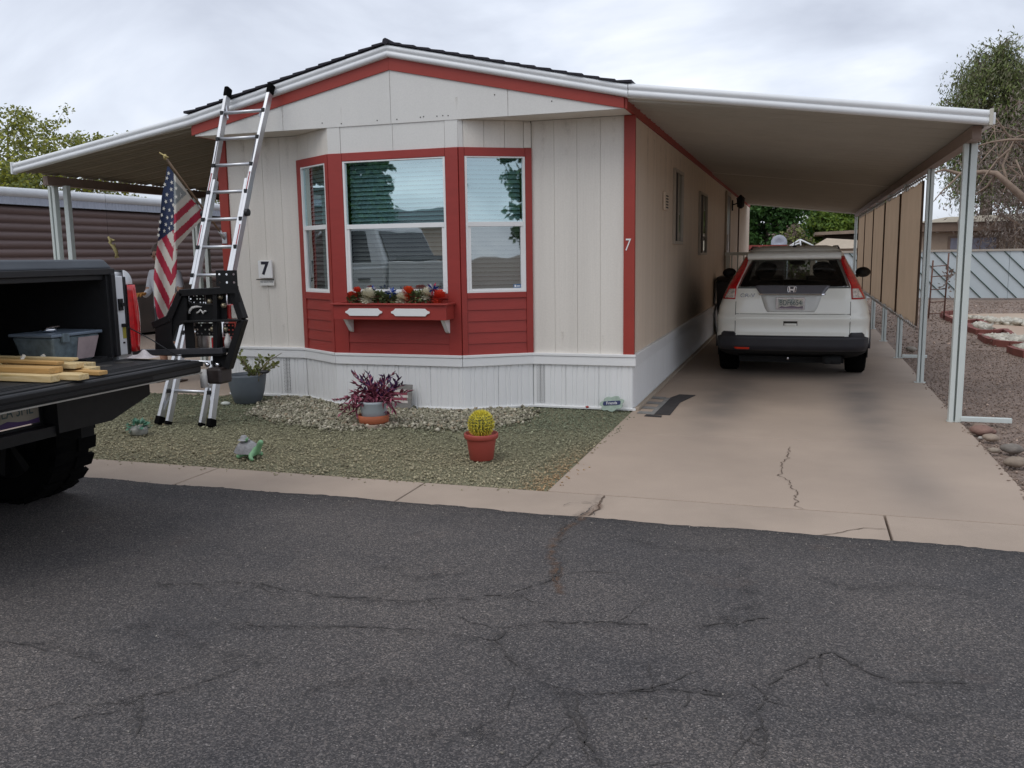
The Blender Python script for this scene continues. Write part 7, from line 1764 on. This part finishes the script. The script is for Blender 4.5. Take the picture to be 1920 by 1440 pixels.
MB().box(9.0, 15, 39.0, 40, 2.22, 2.42).build('porch_beam', M['tanroof'], h1)
w_ = MB().box(5.55, 7.4, 39.96, 39.995, 1.1, 1.98).build('window', M['fas'], h1); MB().box(5.65, 7.3, 39.94, 39.958, 1.15, 1.9).build('pane', mat('bluish_pane', (0.25, 0.25, 0.31), .3, var=.1), w_)
h2 = thing('tan_house', 'tan house with a flat tiled eave seen over the car roof', 'house', (3, 47, 0))
MB().box(1.0, 6, 46.5, 52, 0, 2.2).build('wall', M['stucco'], h2); MB().hexa([(0.5, 45.8, 2.22), (6.3, 45.8, 2.35), (6.3, 52, 2.35), (0.5, 52, 2.22), (0.5, 45.8, 2.36), (6.3, 45.8, 2.55), (6.3, 52, 2.6), (0.5, 52, 2.4)]).build('roof', mat('tile_roof', (0.33, 0.25, 0.19), .8, var=.15, vs=3), h2); MB().box(0.9, 3.0, 46.40, 46.49, 1.9, 2.2).build('eave_shadow_board', M['brownd'], h2)
h3 = thing('tan_shed', 'low tan shed roof right above the car roof', 'shed', (1.6, 40, 0))
MB().hexa([(0.2, 38, 1.55), (3.4, 38, 1.55), (3.4, 42, 1.55), (0.2, 42, 1.55), (0.9, 39, 1.98), (2.4, 39, 1.86), (3.2, 41, 1.7), (0.9, 41, 1.98)]).build('roof', mat('pale_tan_roof', (0.46, 0.38, 0.29), .8, var=.08), h3); MB().box(0.3, 3.3, 38.2, 41.8, 0, 1.55).build('wall', M['stucco'], h3)
rs = thing('red_shed', 'dark red low roof beside the end of the home', 'shed', (-2.4, 33, 0)); MB().box(-4, -0.62, 32, 35, 0, 1.55).build('wall', M['brownd'], rs); MB().box(-4.1, -0.55, 31.8, 35.2, 1.551, 1.70).build('roof', mat('dull_red_roof', (0.25, 0.05, 0.04), .7, var=.15), rs)
ds = thing('satellite_dish', 'round pale grey satellite dish behind the car roof', 'satellite dish', (-0.9, 36, 0))
MB().lathe([(0.0, 0.10), (0.14, 0.075), (0.24, 0.03), (0.30, 0.0), (0.295, -0.012), (0.14, 0.06), (0, 0.085)], (-0.9, 36, 1.80), 28, 0, 'y').build('dish', mat('dish_grey', (0.42, 0.45, 0.52), .5, var=.05), ds); MB().tube([(-0.9, 36.1, 0), (-0.9, 36.12, 1.8)], .03, 8).build('pole', M['post'], ds)
gz = thing('canopy_frame', 'white pipe canopy frame standing behind the car', 'canopy', (-0.1, 34, 0)); mb = MB()
for a, b in (((1478, 463), (1500, 449)), ((1500, 449), (1532, 464)), ((1500, 449), (1502, 466)), ((1470, 466), (1502, 455)), ((1478, 463), (1478, 485)), ((1532, 464), (1532, 485))): mb.tube([at(*a, y=34), at(*b, y=34)], .03, 6)
for x in (-0.55, 0.45): mb.tube([(x, 34, 0), (x, 34, 1.5)], .025, 6)
mb.build('pipe_frame', M['fascia'], gz)
fe = thing('striped_fence', 'pale blue white panel fence with dark green diagonal battens across the gravel lot', 'fence', (6, 29.5, 0))
M['fpan'] = mat('pale_blue_panel', (0.50, 0.56, 0.58), .6, var=.10, vs=.8, stretch=(1, 1, .5)); M['gbat'] = mat('dark_green_batten', (0.022, 0.055, 0.04), .6, var=.1)
for k in range(12):
    x0 = 0.9 + k * 1.22; MB().box(x0, x0 + 1.21, 29.5, 29.54, 0.02, 1.40).build('panel', M['fpan'], fe)
    MB().box(x0 + 1.17, x0 + 1.25, 29.541, 29.62, 0, 1.46).build('fence_post', M['post'], fe)
MB().box(0.8, 15.6, 29.46, 29.60, 1.401, 1.46).build('top_rail', mat('grey_tan_rail', (0.42, 0.37, 0.31), .7, var=.1), fe)
for k in range(-3, 32):
    xb = 0.4 + k * 0.475; a = Vector((xb, 29.485, 1.39)); b = Vector((xb + 1.34, 29.485, 0.03)); 
    if a.x < 0.9: t = (0.9 - a.x) / 1.34; a = a.lerp(b, t) if t < 1 else None
    if a is None: continue
    MB().bar(a, b, 0.02, 0.05, up=(0, 1, 0)).build('batten', M['gbat'], fe)
tr_ = thing('rusty_trellis', 'rusty narrow trellis with two stakes in the gravel lot', 'trellis', (2.75, 21.0, 0)); mb = MB()
for x in (2.62, 2.92): mb.tube([(x, 21, 0), (x + .03, 21, 1.25 if x < 2.8 else 1.4)], .018, 6)
for z in (.1, .35, .62, .9, 1.12): mb.tube([(2.62, 21, z), (2.94, 21, z + .02)], .01, 5)
mb.build('stakes', mat('rust', (0.16, 0.085, 0.065), .9, var=.3, vs=12), tr_); leaf_clump('dry_vine', (2.98, 21, .75), (.16, .1, .3), 40, .10, g_dry[0], parent=tr_)
# red block edged beds with white rock
M['edger'] = mat('red_edging', (0.22, 0.075, 0.06), .85, var=.2, vs=6); M['wrock'] = attr_mat('white_rock', .85)
def edging(pts, label):
    P7 = [at(a, b, z=0.0) for a, b in pts]; t = thing('garden_edging', label, 'edging', tuple(P7[0]), 'red block edgings in the gravel lot')
    for a, b in zip(P7[:-1], P7[1:]):
        d = b - a; n = max(1, round(d.length / .30))
        for k in range(n): MB().bar(a + d * (k / n) + Vector((0, 0, .02)) + d.normalized() * .008, a + d * ((k + 1) / n) + Vector((0, 0, .02 + rnd.uniform(-.008, .008))), .09, .10).build('brick', M['edger'], t)
edging([(1766, 592), (1778, 599), (1797, 606), (1818, 606), (1833, 604)], 'red block edging of the farthest bed, by the rusty trellis'); edging([(1816, 612), (1820, 620), (1836, 625), (1862, 626), (1884, 623)], 'red block edging curving round the middle white rock bed')
edging([(1838, 632), (1850, 640), (1868, 646), (1895, 648), (1925, 650)], 'red block edging in front of the wide white rock bed'); edging([(1893, 657), (1905, 662), (1925, 668)], 'red block edging of the nearest bed on the gravel lot'); edging([(1768, 590), (1785, 588), (1800, 588)], 'short straight red block edging behind the farthest bed')
edging([(1833, 604), (1848, 611), (1833, 617)], 'short bent red block edging between two white rock beds'); edging([(1884, 623), (1896, 632), (1870, 634)], 'short bent red block edging before the wide white rock bed')
pad = MB().prism([tuple(at(a, b, z=0)[:2]) for a, b in [(1772, 592), (1800, 589), (1848, 588), (1960, 587), (1960, 636), (1898, 632), (1860, 612), (1835, 600), (1800, 603)]], lambda p, q, d: (p, q, d), -0.03, 0.0).build('pad', mat('pinkish_pad', (0.44, 0.30, 0.215), .85, var=.1, vs=.8, col2=(.46, .38, .29)), None, recalc=True); tag(pad, kind='structure')
pls = [[(1815, 597), (1850, 600), (1925, 606), (1925, 612), (1870, 608), (1848, 604)], [(1825, 614), (1840, 611), (1853, 618), (1840, 620)], [(1845, 634), (1880, 634), (1925, 640), (1925, 648), (1870, 645)], [(1905, 657), (1925, 655), (1925, 664)]]
PP = []
for pl_ in pls:
    q = np.array([at(a, b, z=0)[:2] for a, b in pl_]); p = np.stack([RNG.uniform(q[:, 0].min(), q[:, 0].max(), 900), RNG.uniform(q[:, 1].min(), q[:, 1].max(), 900)], 1); PP.append(p[inpoly(p, [tuple(v) for v in q])])
PP = np.concatenate(PP); PP = np.concatenate([PP, RNG.uniform(.0, .05, (len(PP), 1))], 1); chips(0, PP, (.05, .11), lambda P: np.array([[.55, .52, .44]]) * (.75 + .4 * RNG.random((len(P), 1))), 'white_rocks', M['wrock'])

# ================================================================== SIDE DOOR LANDING AND BIN
ln_ = thing('porch_landing', 'small grey landing with rails at the side door behind the car', 'landing', (-1.1, 18.9, 0))
MB().box(-1.49, -0.75, 18.2, 19.7, 0.62, 0.72).build('deck', M['post'], ln_); mb = MB()
for x, y in ((-1.43, 18.24), (-0.79, 18.24), (-0.79, 19.66)): MB().box(x - .03, x + .03, y - .03, y + .03, 0, 1.42).build('railing_post', M['post'], ln_)
MB().box(-1.48, -0.74, 18.2, 18.28, 1.421, 1.48).box(-0.83, -0.75, 18.29, 19.7, 1.421, 1.48).build('handrail', M['post'], ln_); mb = MB()
for k in range(5): mb.box(-1.36 + k * .115, -1.335 + k * .115, 18.23, 18.25, .72, 1.42)
mb.build('balusters', M['post'], ln_)
bi = thing('trash_bin', 'black wheeled trash bin standing between the home and the car', 'bin', (-1.2, 16.6, 0)); MB().hexa([(-1.42, 16.3, .05), (-1.0, 16.3, .05), (-1.0, 16.8, .05), (-1.42, 16.8, .05), (-1.47, 16.22, .98), (-.95, 16.22, .98), (-.95, 16.85, .98), (-1.47, 16.85, .98)]).build('bin_body', M['black'], bi, bevel=.02)
MB().hexa([(-1.49, 16.2, .981), (-.93, 16.2, .981), (-.93, 16.88, .981), (-1.49, 16.88, .981), (-1.45, 16.25, 1.05), (-.97, 16.25, 1.05), (-.97, 16.85, 1.06), (-1.45, 16.85, 1.06)]).build('lid', M['black'], bi, bevel=.015)
for s in (-1.44, -.98): MB().lathe([(0, -.03), (.1, -.03), (.1, .03), (0, .03)], (s, 16.85, .1), 16, 0, 'x').build('wheel', M['rubber'], bi)

# ================================================================== ACROSS THE STREET (seen in the bay window's reflection)
hs = thing('street_house', 'long pale home across the street, mirrored in the bay window', 'house', (-12, -16, 0))
MB().box(-18, -5.0, -20, -13.5, 0, 2.6).build('wall', M['beige'], hs); MB().hexa([(-18.5, -20.4, 2.6), (-4.6, -20.4, 2.6), (-4.6, -13.1, 2.6), (-18.5, -13.1, 2.6), (-18.5, -17, 3.3), (-4.6, -17, 3.3), (-4.6, -16.5, 3.3), (-18.5, -16.5, 3.3)]).build('roof', M['shingle'], hs)
verge = MB().box(-60, 60, -40, -6.6, -0.09, -0.01).build('verge', M['byard']); tag(verge, kind='structure')
for k, (x, y, h, nm) in enumerate(((-17.3, -13.2, 8.6, 'tallest'), (-16.6, -13.0, 8.0, 'second tallest'), (-15.9, -13.3, 7.7, 'third tallest'), (-15.2, -13.0, 7.0, 'fourth tallest'), (-14.6, -13.2, 6.2, 'shortest'))):
    tree('cypress_tree', nm + ' of the dark cypresses mirrored in the bay window', x, y, h, .95, 34, 4200, .24, g_drk, .14, .04, shape=(.42, .42, 1.9), clump=.30, group='dark cypresses across the street')
def palm(x, y, h, label):
    t = thing('palm_tree', label, 'palm tree', (x, y, 0), 'palms across the street'); MB().tube([(x, y, -.05), (x + .1, y, h * .5), (x, y, h)], [.22, .17, .15], 10).build('trunk', mat('palm_bark', (.15, .12, .09), .9, var=.3, vs=9), t)
    V = []; F = []
    for k in range(46):
        a = k * 2.4; el = rnd.uniform(-1.0, 1.1); d = Vector((math.cos(a) * math.cos(el), math.sin(a) * math.cos(el), math.sin(el))); L = rnd.uniform(.8, 1.3); b = Vector((x, y, h)); s = d.cross(Vector((0, 0, 1))).normalized()
        for q in range(9):
            f = (q - 4) / 4; e = b + d * L * (1 - .25 * abs(f)) + s * L * .55 * f + Vector((0, 0, -.18 * L)); m_ = b + d * L * .55; o = len(V); V += [tuple(m_ - s * .03), tuple(m_ + s * .03), tuple(e)]; F.append((o, o + 1, o + 2))
    np_obj('crown', V, F, g_drk[0], t)
palm(40.5, -40, 6.3, 'slim palm mirrored in the driveway-side bay pane'); palm(42.0, -40, 7.4, 'taller slim palm mirrored in the driveway-side bay pane'); 
tree('dark_green_tree', 'tall dark tree across the street mirrored at the edge of the driveway-side bay pane', 22.3, -14, 11.5, 1.1, 30, 5000, .3, g_drk, .3, .1, clump=.4)
